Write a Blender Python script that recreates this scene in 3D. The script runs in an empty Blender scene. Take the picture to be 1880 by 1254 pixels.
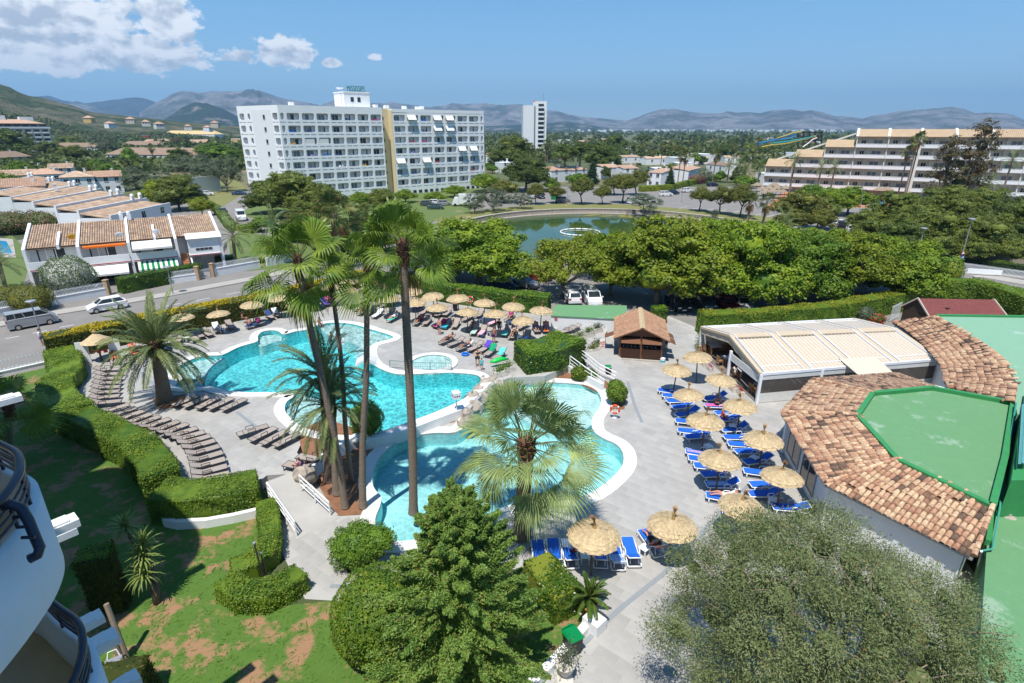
import bpy,bmesh,random
from math import *
import numpy as np
from mathutils import Vector as Vc,Matrix
from mathutils.geometry import delaunay_2d_cdt
sc=bpy.context.scene
def I(n,k,v):n.inputs[k].default_value=v
COL=sc.collection
class RN(random.Random):u=random.Random.uniform
# camera
CAM_H=20.0
FPX,CX,CY=1030.0,940.0,627.0
PITCH=atan((CY-237.0)/FPX)
cam_d=bpy.data.cameras.new('camera');cam=bpy.data.objects.new('camera',cam_d);COL.objects.link(cam)
cam.location=(0,0,CAM_H);cam.rotation_euler=(pi/2-PITCH,0,0)
cam_d.sensor_width=36;cam_d.lens=FPX/1880*36;cam_d.clip_start=.2;cam_d.clip_end=40000
sc.camera=cam
# light
SUN_AZ,SUN_EL=19.0,67.0
wd=bpy.data.worlds.new('World');sc.world=wd;wd.use_nodes=True
sun_d=bpy.data.lights.new('sun','SUN');sun=bpy.data.objects.new('sun',sun_d);COL.objects.link(sun)
sun_d.energy=3.9;sun_d.angle=radians(.53);sun_d.color=(1,.955,.88)
_a,_e=radians(SUN_AZ),radians(SUN_EL)
_dir=Vc((sin(_a)*cos(_e),cos(_a)*cos(_e),-sin(_e)))
sun.rotation_euler=_dir.to_track_quat('-Z','Y').to_euler()
sun.location=(-30,-60,120)
sc.view_settings.view_transform='Standard';sc.view_settings.look='None'
sc.view_settings.exposure=0.72;sc.view_settings.gamma=1.0
try:sc.view_settings.use_curve_mapping=False
except Exception:pass
sc.render.engine='CYCLES'
cy=sc.cycles
cy.use_denoising=True
cy.max_bounces=6;cy.diffuse_bounces=4;cy.glossy_bounces=3;cy.transmission_bounces=4
cy.transparent_max_bounces=10;cy.volume_bounces=0;cy.caustics_reflective=False;cy.caustics_refractive=False
cy.sample_clamp_indirect=6
def ray(u,v):
 r=(u-CX)/FPX;d=(v-CY)/FPX
 return Vc((r,cos(PITCH)-d*sin(PITCH),-sin(PITCH)-d*cos(PITCH)))
def at(u,v,z=0.0):
 """the point of the horizontal plane z that the photograph shows at (u, v)"""
 w=ray(u,v);t=(z-CAM_H)/w.z
 return Vc((w.x*t,w.y*t,z))
def aty(u,v,y):
 w=ray(u,v);t=y/w.y
 return Vc((w.x*t,y,CAM_H+w.z*t))
def hz(p,v):
 """height above the plan position p that the photograph shows at row v"""
 d=(v-CY)/FPX
 y=p[1];c,s=cos(PITCH),sin(PITCH)
 dz=y*(-d*c-s)/(c-d*s)
 return CAM_H+dz
 # sky
def world_sky():
 nt=wd.node_tree;N=nt.nodes;L=nt.links;N.clear()
 out=N.new('ShaderNodeOutputWorld');bg=N.new('ShaderNodeBackground')
 sky=N.new('ShaderNodeTexSky');sky.sky_type='NISHITA';sky.sun_disc=False
 sky.sun_elevation=radians(SUN_EL);sky.sun_rotation=radians(180+SUN_AZ)
 sky.altitude=0;sky.air_density=.85;sky.dust_density=.15;sky.ozone_density=3.0
 I(bg,1,.15)
 tc=N.new('ShaderNodeTexCoord')
 def M(op,a,b=None,c=None,clamp=False):
  n=N.new('ShaderNodeMath');n.operation=op;n.use_clamp=clamp
  for i,x in enumerate((a,b,c)):
   if x is None:continue
   if isinstance(x,(int,float)):I(n,i,x)
   else:L.new(x,n.inputs[i])
  return n.outputs[0]
 sep=N.new('ShaderNodeSeparateXYZ');L.new(tc.outputs['Generated'],sep.inputs[0])
 az=M('ARCTAN2',sep.outputs[0],sep.outputs[1])
 el=M('ARCSINE',sep.outputs[2])
 comb=N.new('ShaderNodeCombineXYZ');L.new(az,comb.inputs[0]);L.new(M('MULTIPLY',el,1.5),comb.inputs[1])
 def noise(vec,scale,det,rough,dist=0.0):
  n=N.new('ShaderNodeTexNoise');I(n,'Scale',scale);I(n,'Detail',det)
  I(n,'Roughness',rough);I(n,'Distortion',dist)
  L.new(vec,n.inputs['Vector']);return n.outputs['Fac']
 def vadd(vec,o):
  n=N.new('ShaderNodeVectorMath');n.operation='ADD';L.new(vec,n.inputs[0]);I(n,1,o)
  return n.outputs[0]
 n1=noise(comb.outputs[0],16,9,.55,.15)
 nbig=noise(vadd(comb.outputs[0],(3.1,1.7,0)),6,5,.5)
 nup=noise(vadd(comb.outputs[0],(-.006,.016,0)),16,7,.55,.15)
 best=None
 for(u,v,su,sv,k)in((20,92,300,62,1.0),(230,100,170,44,1.0),(310,30,62,95,.95),(80,25,210,75,.8),(527,100,56,46,1.0),(440,106,42,18,.55),(606,117,20,13,.8),(-420,60,420,120,1.0),(2500,40,300,50,.9),(688,106,12,8,.45)):
  a=ray(u,v);b=ray(u+su,v);c=ray(u,v-sv)
  fa=lambda w:atan2(w.x,w.y);fe=lambda w:asin(w.normalized().z)
  a0,e0=fa(a),fe(a);sa,se=abs(fa(b)-a0),abs(fe(c)-e0)
  dx=M('DIVIDE',M('SUBTRACT',az,a0),sa);dy=M('DIVIDE',M('SUBTRACT',el,e0),se)
  dyl=M('MINIMUM',dy,M('MULTIPLY',dy,1.5))
  r=M('SQRT',M('ADD',M('MULTIPLY',dx,dx),M('MULTIPLY',dyl,dyl)))
  m=M('MULTIPLY',M('SUBTRACT',1.0,r),k)
  best=m if best is None else M('MAXIMUM',best,m)
 dens=M('ADD',M('MULTIPLY',best,1.5),M('MULTIPLY',M('SUBTRACT',n1,.48),2.3))
 dens=M('ADD',dens,M('MULTIPLY',M('SUBTRACT',nbig,.5),.8))
 nf=noise(comb.outputs[0],55,7,.62,.2);dens=M('ADD',dens,M('MULTIPLY',M('SUBTRACT',nf,.5),1.5))
 alpha=N.new('ShaderNodeMapRange');alpha.interpolation_type='SMOOTHSTEP'
 L.new(dens,alpha.inputs[0]);I(alpha,1,-.04);I(alpha,2,.34)
 gate=M('GREATER_THAN',best,-.45)
 lit=M('ADD',M('MULTIPLY',M('SUBTRACT',n1,nup),4.2),M('ADD',M('MULTIPLY',el,1.7),.30),None,True)  # sunlit tops and grey undersides of the clouds painted into their colour
 lit=M('SUBTRACT',lit,M('MULTIPLY',M('SUBTRACT',dens,.35,None,True),.28),None,True)
 ramp=N.new('ShaderNodeValToRGB');L.new(lit,ramp.inputs[0])
 e=ramp.color_ramp.elements;e[0].position=.0;e[0].color=(2.5,2.7,3.0,1);e[1].position=.6;e[1].color=(5.0,5.0,5.0,1)
 mix=N.new('ShaderNodeMix');mix.data_type='RGBA'
 L.new(M('MULTIPLY',M('MULTIPLY',alpha.outputs[0],gate),.93),mix.inputs[0])
 mapv=N.new('ShaderNodeMapping');L.new(comb.outputs[0],mapv.inputs[0]);I(mapv,'Scale',(5,30,1));I(mapv,'Rotation',(0,0,.25))
 wis=N.new('ShaderNodeMapRange');wis.interpolation_type='SMOOTHSTEP';L.new(noise(mapv.outputs[0],1.0,6,.6,.4),wis.inputs[0])
 I(wis,1,.58);I(wis,2,.9);I(wis,4,.35)
 mixw=N.new('ShaderNodeMix');mixw.data_type='RGBA';L.new(wis.outputs[0],mixw.inputs[0])
 hs=N.new('ShaderNodeHueSaturation');I(hs,'Saturation',1.22);I(hs,'Value',1.0)
 L.new(sky.outputs[0],hs.inputs['Color']);er=N.new('ShaderNodeValToRGB');L.new(M('MULTIPLY',el,1.6,None,True),er.inputs[0]);q=er.color_ramp.elements;q[0].color=(1.5,2.4,2.95,1);q[1].position=1;q[1].color=(.26,.88,1.95,1);k=q.new(.42);k.color=(.40,1.36,2.6,1)
 mz=N.new('ShaderNodeMix');mz.data_type='RGBA';I(mz,0,.72);L.new(hs.outputs[0],mz.inputs[6]);L.new(er.outputs[0],mz.inputs[7]);L.new(mz.outputs[2],mixw.inputs[6]);I(mixw,7,(3,3.6,4.2,1))
 L.new(mixw.outputs[2],mix.inputs[6]);L.new(ramp.outputs[0],mix.inputs[7])
 L.new(mix.outputs[2],bg.inputs[0]);L.new(bg.outputs[0],out.inputs[0])
world_sky()
# materials
MATS={}
def nodes(name):
 m=bpy.data.materials.new(name);m.use_nodes=True;nt=m.node_tree
 b=nt.nodes['Principled BSDF']
 return m,nt,nt.nodes,nt.links,b
def mat(name,col,rough=.7,var=.0,scale=4.0,metal=0.0,bump=0.0,bscale=None,spec=None,rnd=0.0,hue=0.0,stretch=None):
 """plain procedural material: base colour broken up by noise (var), by piece (rnd) and by a fine bump"""
 if name in MATS:return MATS[name]
 m,nt,N,L,b=nodes(name)
 I(b,'Roughness',rough);I(b,'Metallic',metal)
 if spec is not None:I(b,'Specular IOR Level',spec)
 c=tuple(col)+(1,)if len(col)==3 else col
 I(b,'Base Color',c)
 if var or rnd or bump:
  tc=N.new('ShaderNodeTexCoord');vec=tc.outputs['Object']
  if stretch:
   mp=N.new('ShaderNodeMapping');I(mp,'Scale',stretch);L.new(vec,mp.inputs[0]);vec=mp.outputs[0]
  no=N.new('ShaderNodeTexNoise');I(no,'Scale',scale);I(no,'Detail',6);I(no,'Roughness',.62)
  L.new(vec,no.inputs['Vector'])
  v=N.new('ShaderNodeMapRange');L.new(no.outputs['Fac'],v.inputs[0]);I(v,1,.25);I(v,2,.75)
  I(v,3,1-var);I(v,4,1+var)
  val=v.outputs[0]
  if rnd:
   oi=N.new('ShaderNodeObjectInfo');ge=N.new('ShaderNodeNewGeometry')
   ad=N.new('ShaderNodeMath');ad.operation='ADD';L.new(oi.outputs['Random'],ad.inputs[0]);L.new(ge.outputs['Random Per Island'],ad.inputs[1])
   fr=N.new('ShaderNodeMath');fr.operation='FRACT';L.new(ad.outputs[0],fr.inputs[0])
   mr=N.new('ShaderNodeMapRange');L.new(fr.outputs[0],mr.inputs[0]);I(mr,3,1-rnd);I(mr,4,1+rnd)
   mu=N.new('ShaderNodeMath');mu.operation='MULTIPLY';L.new(val,mu.inputs[0]);L.new(mr.outputs[0],mu.inputs[1]);val=mu.outputs[0]
  hs=N.new('ShaderNodeHueSaturation');I(hs,'Color',c);L.new(val,hs.inputs['Value'])
  if hue:
   mh=N.new('ShaderNodeMapRange');L.new(no.outputs['Fac'],mh.inputs[0]);I(mh,3,.5-hue);I(mh,4,.5+hue)
   L.new(mh.outputs[0],hs.inputs['Hue'])
  L.new(hs.outputs[0],b.inputs['Base Color'])
  if bump:
   nb=no
   if bscale:
    nb=N.new('ShaderNodeTexNoise');I(nb,'Scale',bscale);I(nb,'Detail',4);L.new(vec,nb.inputs['Vector'])
   bp=N.new('ShaderNodeBump');I(bp,'Strength',bump);I(bp,'Distance',.03)
   L.new(nb.outputs['Fac'],bp.inputs['Height']);L.new(bp.outputs[0],b.inputs['Normal'])
 MATS[name]=m;return m
def leafmat(name,a,b_,c=None,cfrac=.0,trans=.36,clump=.55,rough=.55,tree=.12):
 """foliage: two leaf colours mixed by clump and by leaf, an optional third on a share of the leaves"""
 if name in MATS:return MATS[name]
 m,nt,N,L,b=nodes(name)
 tc=N.new('ShaderNodeTexCoord');no=N.new('ShaderNodeTexNoise');I(no,'Scale',clump);I(no,'Detail',4)
 L.new(tc.outputs['Object'],no.inputs['Vector'])
 ge=N.new('ShaderNodeNewGeometry');oi=N.new('ShaderNodeObjectInfo')
 s=N.new('ShaderNodeMath');s.operation='MULTIPLY_ADD';L.new(no.outputs['Fac'],s.inputs[0]);I(s,1,2.4);I(s,2,-1.0)
 s2=N.new('ShaderNodeMath');s2.operation='MULTIPLY_ADD';L.new(ge.outputs['Random Per Island'],s2.inputs[0]);I(s2,1,.7);L.new(s.outputs[0],s2.inputs[2]);s2.use_clamp=True
 mx=N.new('ShaderNodeMix');mx.data_type='RGBA';L.new(s2.outputs[0],mx.inputs[0]);I(mx,6,(*a,1));I(mx,7,(*b_,1))
 colr=mx.outputs[2]
 if c:
  g=N.new('ShaderNodeMath');g.operation='FRACT';gm=N.new('ShaderNodeMath');gm.operation='MULTIPLY';L.new(ge.outputs['Random Per Island'],gm.inputs[0]);I(gm,1,37.31);L.new(gm.outputs[0],g.inputs[0])
  gt=N.new('ShaderNodeMath');gt.operation='LESS_THAN';L.new(g.outputs[0],gt.inputs[0]);I(gt,1,cfrac)
  m2=N.new('ShaderNodeMix');m2.data_type='RGBA';L.new(gt.outputs[0],m2.inputs[0]);L.new(colr,m2.inputs[6]);I(m2,7,(*c,1));colr=m2.outputs[2]
 hs=N.new('ShaderNodeHueSaturation');L.new(colr,hs.inputs['Color'])
 mr=N.new('ShaderNodeMapRange');L.new(oi.outputs['Random'],mr.inputs[0]);I(mr,3,1-tree);I(mr,4,1+tree);L.new(mr.outputs[0],hs.inputs['Value'])
 L.new(hs.outputs[0],b.inputs['Base Color']);I(b,'Roughness',rough);I(b,'Specular IOR Level',.35)
 tr=N.new('ShaderNodeBsdfTranslucent');L.new(hs.outputs[0],tr.inputs[0])
 ms=N.new('ShaderNodeMixShader');I(ms,0,trans)
 L.new(b.outputs[0],ms.inputs[1]);L.new(tr.outputs[0],ms.inputs[2]);L.new(ms.outputs[0],N['Material Output'].inputs[0])
 MATS[name]=m;return m
def M_(n):return MATS[n]
mat('white_wall',(.74,.745,.74),.85,.05,1.2,bump=.25,bscale=14)
mat('white_paint',(.80,.80,.80),.5)
mat('white_plastic',(.80,.81,.82),.35,.03,3)
mat('white_metal',(.78,.79,.80),.4)
mat('cream_wall',(.55,.48,.39),.85,.06,.8)
mat('peach_wall',(.68,.64,.57),.85,.05,.8)
mat('grey_metal',(.32,.34,.36),.45,metal=.3)
mat('dark_metal',(.055,.045,.04),.45,metal=.2)
mat('navy_rail',(.012,.022,.045),.28,.1,6)
mat('taupe_mesh',(.33,.28,.245),.8,.08,6,rnd=.08)
mat('blue_fabric',(.008,.115,.56),.75,.1,5,rnd=.08)
mat('asphalt',(.21,.195,.18),.9,.14,.35,bump=.3,bscale=20)
mat('pavement',(.36,.335,.30),.9,.12,.5,bump=.2,bscale=8)
mat('concrete',(.45,.41,.36),.9,.14,1.2,bump=.3)
mat('road_paint',(.72,.72,.70),.7,.1,3)
mat('grout',(.39,.38,.36),.9,.05,3)
mat('deck_tile',(.36,.347,.325),.62,.15,.5,rnd=.075,hue=.012)
mat('coping',(.66,.65,.62),.75,.05,2.5,bump=.15,bscale=18)
mat('soil',(.22,.105,.055),.95,.3,2.2,bump=.7,bscale=9,hue=.01)
mat('wood_dark',(.16,.066,.03),.6,.25,6,stretch=(1,1,12))
mat('wood_pole',(.11,.065,.035),.75,.25,5)
mat('teak',(.30,.165,.075),.6,.15,7)
mat('straw',(.48,.365,.21),.85,.28,9,rnd=.16,hue=.012)
mat('straw_dark',(.38,.225,.085),.9,.25,9,rnd=.2)
mat('roof_tile',(.41,.29,.20),.85,.36,.8,rnd=.22,hue=.02,bump=.2,bscale=25)
mat('roof_under',(.14,.075,.04),.9,.2,3)
mat('roof_far',(.42,.27,.185),.9,.2,.9,rnd=.12)
mat('roof_brown',(.24,.165,.115),.9,.2,.6,rnd=.12)
mat('roof_tan',(.42,.31,.20),.9,.12,.7)
mat('green_paint',(.025,.20,.06),.5,.1,2)
mat('teal_metal',(.10,.30,.29),.5,.1,2)
mat('red_shingle',(.20,.055,.05),.85,.14,5,rnd=.1)
mat('dark_wood_wall',(.055,.035,.022),.7,.25,4,stretch=(1,1,10))
mat('shade_fabric',(.52,.42,.295),.8,.05,2)
mat('valance',(.47,.40,.30),.85,.06,2)
mat('clear_sheet_white',(.62,.62,.60),.5,.08,3)
mat('rock',(.36,.31,.26),.9,.35,2.5,bump=.9,bscale=5)
mat('terracotta',(.42,.19,.09),.8,.1,4)
mat('stone_urn',(.62,.57,.50),.8,.1,5)
mat('bark',(.14,.105,.08),.95,.3,6,bump=.8,bscale=12)
mat('palm_bark',(.20,.155,.12),.95,.3,5,bump=.9,bscale=9,stretch=(1,1,3))
mat('palm_boot',(.12,.055,.03),.9,.35,8)
mat('branch',(.24,.19,.14),.9,.2,5)
mat('glass_dark',(.025,.032,.038),.08,spec=.6)
mat('glass_blue',(.16,.20,.23),.1,spec=.6)
mat('curtain',(.55,.54,.53),.9,.2,1.0,rnd=.3)
mat('rubber',(.015,.015,.016),.8)
mat('chrome',(.6,.6,.6),.2,metal=1)
mat('tail_red',(.35,.01,.01),.3)
mat('lamp_lens',(.75,.75,.72),.2)
mat('bin_black',(.012,.013,.014),.5)
mat('bin_green',(.0,.20,.055),.4)
mat('lifebuoy',(.62,.07,.02),.5)
for n,c in dict(car_white=(.78,.78,.78),car_silver=(.30,.31,.32),car_grey=(.07,.08,.09),car_dark=(.022,.026,.034),car_navy=(.012,.022,.07),car_red=(.16,.012,.014),car_blue=(.03,.07,.14),car_teal=(.05,.09,.10)).items():
 mat(n,c,.22,spec=.6)
for n,c in dict(towel_white=(.78,.80,.84),towel_pink=(.65,.02,.17),towel_violet=(.10,.05,.42),towel_green=(.0,.30,.14),towel_turq=(.10,.60,.50),towel_blue=(.0,.14,.55),towel_cyan=(.02,.45,.60),towel_coral=(.85,.20,.14),towel_orange=(.75,.16,.01),towel_yellow=(.72,.38,.03),towel_sky=(.30,.45,.75),towel_hot=(.72,.10,.32),towel_navy=(.02,.06,.20),towel_lilac=(.35,.28,.55)).items():
 mat(n,c,.9,.1,6)
for n,c in dict(skin_fair=(.52,.29,.20),skin_tan=(.36,.18,.11),skin_pink=(.56,.26,.19),hair_dark=(.025,.015,.01),hair_blond=(.36,.24,.10),hair_brown=(.08,.04,.02),cloth_black=(.012,.012,.014),cloth_navy=(.015,.03,.10),cloth_red=(.55,.05,.03),cloth_white=(.75,.75,.76),cloth_purple=(.10,.03,.14),cloth_grey=(.13,.16,.18),cloth_pink=(.60,.25,.38),cloth_blue=(.03,.15,.45),cloth_turq=(.05,.45,.50),cloth_magenta=(.45,.02,.20),straw_hat=(.55,.40,.20)).items():
 mat(n,c,.7,.06,8)
leafmat('leaf_ficus',(.08,.17,.012),(.25,.34,.02),(.26,.30,.03),.10,clump=.7)
leafmat('leaf_ficus_deep',(.065,.15,.014),(.19,.30,.022),(.20,.26,.02),.07,clump=.8)
leafmat('leaf_ficus_gold',(.095,.165,.012),(.28,.34,.02),(.30,.31,.03),.12,clump=.6)
leafmat('leaf_lime',(.16,.24,.018),(.31,.37,.028),(.32,.30,.03),.12,clump=.8)
leafmat('leaf_pine',(.095,.135,.024),(.21,.25,.04),clump=.6)
leafmat('leaf_pine_deep',(.065,.105,.022),(.14,.19,.034),clump=.5)
leafmat('leaf_pine_gold',(.095,.115,.022),(.20,.205,.032),clump=.6)
leafmat('leaf_grey',(.085,.115,.065),(.165,.20,.115),clump=.5)
leafmat('leaf_olive',(.115,.155,.052),(.225,.265,.11),(.36,.24,.05),.012,clump=.9,trans=.28)
leafmat('leaf_conifer',(.105,.205,.04),(.27,.39,.08),(.28,.15,.04),.03,clump=1.4,trans=.4)
leafmat('leaf_juniper',(.050,.125,.012),(.135,.23,.018),clump=1.6,trans=.2)
leafmat('leaf_hedge',(.065,.145,.015),(.18,.27,.025),(.30,.31,.03),.07,clump=1.3)
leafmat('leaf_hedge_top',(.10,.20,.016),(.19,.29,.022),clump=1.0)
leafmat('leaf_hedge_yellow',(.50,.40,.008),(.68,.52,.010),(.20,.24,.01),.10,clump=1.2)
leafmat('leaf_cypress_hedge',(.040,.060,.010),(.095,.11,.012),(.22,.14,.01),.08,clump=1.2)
leafmat('leaf_gloss',(.028,.085,.012),(.105,.19,.020),(.26,.30,.04),.06,rough=.3,clump=1.3)
leafmat('leaf_palm',(.085,.165,.020),(.24,.32,.04),clump=.7,trans=.34,rough=.42)
leafmat('leaf_palm_silver',(.18,.255,.08),(.38,.46,.17),clump=.7,trans=.35,rough=.5)
leafmat('leaf_date',(.11,.155,.055),(.23,.28,.10),(.24,.20,.08),.06,clump=.8,trans=.22)
leafmat('leaf_dead',(.24,.15,.06),(.40,.28,.13),clump=.8)
leafmat('leaf_dracaena',(.10,.17,.028),(.26,.32,.085),clump=2,trans=.25,rough=.4)
leafmat('leaf_cypress',(.016,.045,.014),(.040,.082,.020),clump=.6)
leafmat('leaf_far',(.048,.078,.020),(.11,.145,.032),(.16,.18,.04),.2,clump=.02,tree=0)
leafmat('leaf_euc',(.085,.060,.022),(.185,.130,.050),(.07,.10,.03),.3,clump=.5)
leafmat('leaf_oleander',(.06,.11,.02),(.13,.20,.04),(.70,.70,.64),.17,clump=1.1)
leafmat('leaf_pinkbush',(.06,.09,.025),(.14,.16,.045),(.46,.16,.17),.22,clump=.8)
leafmat('leaf_bougain',(.08,.10,.03),(.14,.17,.04),(.45,.03,.19),.6,clump=.8)
leafmat('flower_red',(.62,.02,.03),(.75,.10,.10),(.05,.13,.02),.45,clump=3)
leafmat('flower_pink',(.65,.06,.26),(.75,.25,.40),(.05,.13,.02),.45,clump=3)
leafmat('leaf_grass',(.06,.15,.014),(.13,.24,.028),clump=.5,trans=.45)
# mesh building
class MB:
 """collects shapes, then links them as ONE mesh object"""
 def __init__(self):self.v=[];self.f=[];self.m=[];self.cur=0
 def add(self,vs,fs):
  o=len(self.v);self.v.extend([tuple(p)for p in vs]);self.f.extend([tuple(o+i for i in f)for f in fs]);self.m.extend([self.cur]*len(fs));return self
 def box(self,c,s,rz=0.0,R=None):
  x,y,z=s[0]/2,s[1]/2,s[2]/2
  vs=[Vc((a*x,b*y,d*z))for d in(-1,1)for a,b in((-1,-1),(1,-1),(1,1),(-1,1))]
  Rm=R if R is not None else Matrix.Rotation(rz,3,'Z')
  c=Vc(c);vs=[Rm@p+c for p in vs]
  return self.add(vs,[(3,2,1,0),(4,5,6,7),(0,1,5,4),(1,2,6,5),(2,3,7,6),(3,0,4,7)])
 def bar(self,a,b,w,h=None,up=(0,0,1)):
  """box beam from a to b"""
  a,b=Vc(a),Vc(b);d=b-a;l=d.length
  if l<1e-6:return self
  d.normalize();u=Vc(up)
  if abs(d.dot(u))>.98:u=Vc((1,0,0))
  s=d.cross(u).normalized();u=s.cross(d)
  R=Matrix((s,d,u)).transposed()
  return self.box((a+b)/2,(w,l,h or w),R=R)
 def tube(self,pts,rad,n=8,caps=True):
  pts=[Vc(p)for p in pts];k=len(pts)
  if not hasattr(rad,'__len__'):rad=[rad]*k
  vs=[];prev=None
  for i,p in enumerate(pts):
   d=(pts[min(i+1,k-1)]-pts[max(i-1,0)])
   d=d.normalized()if d.length>1e-9 else Vc((0,0,1))
   if prev is None:
    u=Vc((1,0,0))if abs(d.x)<.8 else Vc((0,1,0));s=d.cross(u).normalized()
   else:
    s=(prev-d*prev.dot(d));s=s.normalized()if s.length>1e-6 else d.orthogonal().normalized()
   prev=s;t=d.cross(s)
   for j in range(n):
    a=2*pi*j/n;vs.append(p+(s*cos(a)+t*sin(a))*rad[i])
  fs=[(i*n+j,i*n+(j+1)%n,(i+1)*n+(j+1)%n,(i+1)*n+j)for i in range(k-1)for j in range(n)]
  if caps:fs+=[tuple(range(n-1,-1,-1)),tuple(range((k-1)*n,k*n))]
  return self.add(vs,fs)
 def lathe(self,prof,n=16,c=(0,0,0),jit=None):
  c=Vc(c);vs=[]
  for i,(r,z)in enumerate(prof):
   for j in range(n):
    a=2*pi*j/n;q=jit(i,j)if jit else 0
    vs.append(c+Vc(((r+q)*cos(a),(r+q)*sin(a),z)))
  k=len(prof)
  fs=[(i*n+j,i*n+(j+1)%n,(i+1)*n+(j+1)%n,(i+1)*n+j)for i in range(k-1)for j in range(n)]
  fs+=[tuple(range(n-1,-1,-1)),tuple(range((k-1)*n,k*n))]
  return self.add(vs,fs)
 def prism(self,poly,z0,z1):
  """vertical prism over a plan polygon"""
  p=[Vc((q[0],q[1]))for q in poly]
  if sum(p[i].x*p[(i+1)%len(p)].y-p[(i+1)%len(p)].x*p[i].y for i in range(len(p)))<0:p.reverse()
  n=len(p);z0_=z0 if hasattr(z0,'__len__')else[z0]*n;z1_=z1 if hasattr(z1,'__len__')else[z1]*n
  vs=[(q.x,q.y,z0_[i])for i,q in enumerate(p)]+[(q.x,q.y,z1_[i])for i,q in enumerate(p)]
  return self.add(vs,[tuple(range(n-1,-1,-1)),tuple(range(n,2*n))]+[(i,(i+1)%n,n+(i+1)%n,n+i)for i in range(n)])
 def slab(self,quad,th):
  """thick sheet: polygon of 3-D points, thickened downwards"""
  q=[Vc(p)for p in quad];n=len(q);nn=(q[1]-q[0]).cross(q[2]-q[1]).normalized()
  if nn.z<0:q.reverse();nn=-nn
  vs=q+[p-nn*th for p in q]
  return self.add(vs,[tuple(range(n)),tuple(range(2*n-1,n-1,-1))]+[(i,n+i,n+(i+1)%n,(i+1)%n)for i in range(n)])
 def quad(self,a,b,c,d):return self.add([a,b,c,d],[(0,1,2,3)])
 def ball(self,c,r,n=8,k=5,jit=0.0,rng=None):
  if not hasattr(r,'__len__'):r=(r,r,r)
  c=Vc(c);vs=[]
  for i in range(k+1):
   th=pi*i/k
   for j in range(n):
    a=2*pi*j/n;q=1+(rng.u(-jit,jit)if jit and rng else 0)
    vs.append(c+Vc((r[0]*q*sin(th)*cos(a),r[1]*q*sin(th)*sin(a),r[2]*q*cos(th))))
  return self.add(vs,[((i+1)*n+j,(i+1)*n+(j+1)%n,i*n+(j+1)%n,i*n+j)for i in range(k)for j in range(n)])
 def mesh(self,name,mats,smooth=False):
  me=bpy.data.meshes.new(name);me.from_pydata(self.v,[],self.f)
  for m in(mats if isinstance(mats,(list,tuple))else[mats]):me.materials.append(MATS[m]if isinstance(m,str)else m)
  if any(self.m):me.polygons.foreach_set('material_index',self.m)
  if smooth:me.polygons.foreach_set('use_smooth',[True]*len(me.polygons))
  me.update();return me
 def B(self,name,mats,parent=None,smooth=False,**kw):
  return link(name,self.mesh(name,mats,smooth),parent,**kw)
def link(name,me,parent=None,loc=None,rz=0.0,M=None,**props):
 o=bpy.data.objects.new(name,me);COL.objects.link(o)
 if parent is not None:o.parent=parent
 if M is not None:o.matrix_basis=M
 else:
  if loc is not None:o.location=loc
  if rz:o.rotation_euler=(0,0,rz)
 for k,v in props.items():o[k]=v
 return o
def tag(o,label,cat,group=None):
 o['label']=label;o['category']=cat
 if group:o['group']=group
 return o
def thing(name,label,cat,loc=(0,0,0),rz=0.0,group=None):
 o=bpy.data.objects.new(name,None);COL.objects.link(o);o.location=loc;o.rotation_euler=(0,0,rz);o.empty_display_size=.2
 return tag(o,label,cat,group)
KIDS={}
def proto_of(o):
 """remember a finished thing so that copies do not search the whole scene"""
 ch=[]
 for c in o.children:ch.append((c,[g for g in c.children]))
 return(o,ch)
def dup(pr,loc,rz=0.0,label=None,group=None,scale=None,skip=(),swap=None,cat=None):
 root,ch=pr
 r=root.copy();COL.objects.link(r);r.location=loc;r.rotation_euler=(0,0,rz)
 if scale is not None:r.scale=scale if hasattr(scale,'__len__')else(scale,)*3
 if label:r['label']=label
 if group:r['group']=group
 if cat:r['category']=cat
 for c,gs in ch:
  if c.name.split('.')[0]in skip:continue
  d=c.copy();COL.objects.link(d);d.parent=r
  if swap and c.name.split('.')[0]in swap:d.data=swap[c.name.split('.')[0]]
  for g in gs:
   e=g.copy();COL.objects.link(e);e.parent=d
 return r
def recolor(me,m,slot=0):
 """the same shape in another material"""
 k=('rc',me.name,m,slot)
 if k not in KIDS:
  n=me.copy();n.materials[slot]=MATS[m];KIDS[k]=n
 return KIDS[k]
def np_mesh(name,V,F,mats,mi=None,smooth=False):
 """quads from numpy arrays"""
 me=bpy.data.meshes.new(name);V=np.ascontiguousarray(V,dtype=np.float32);F=np.ascontiguousarray(F,dtype=np.int32)
 me.vertices.add(len(V));me.vertices.foreach_set('co',V.ravel())
 k=F.shape[1];me.loops.add(F.size);me.loops.foreach_set('vertex_index',F.ravel())
 me.polygons.add(len(F));me.polygons.foreach_set('loop_start',np.arange(len(F),dtype=np.int32)*k)
 for m in(mats if isinstance(mats,(list,tuple))else[mats]):me.materials.append(MATS[m]if isinstance(m,str)else m)
 if mi is not None:me.polygons.foreach_set('material_index',np.ascontiguousarray(mi,dtype=np.int32))
 me.polygons.foreach_set('use_smooth',np.full(len(F),smooth))
 me.update(calc_edges=True);return me
def smooth_poly(pts,k=6,closed=True):
 p=[Vc(q[:2])for q in pts];n=len(p);out=[]
 for i in range(n if closed else n-1):
  if closed:a,b,c,d=p[i-1],p[i],p[(i+1)%n],p[(i+2)%n]
  else:a,b,c,d=p[max(i-1,0)],p[i],p[i+1],p[min(i+2,n-1)]
  for j in range(k):
   t=j/k
   out.append(.5*(2*b+(c-a)*t+(2*a-5*b+4*c-d)*t*t+(3*b-a-3*c+d)*t**3))
 if not closed:out.append(p[-1])
 return out
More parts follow.
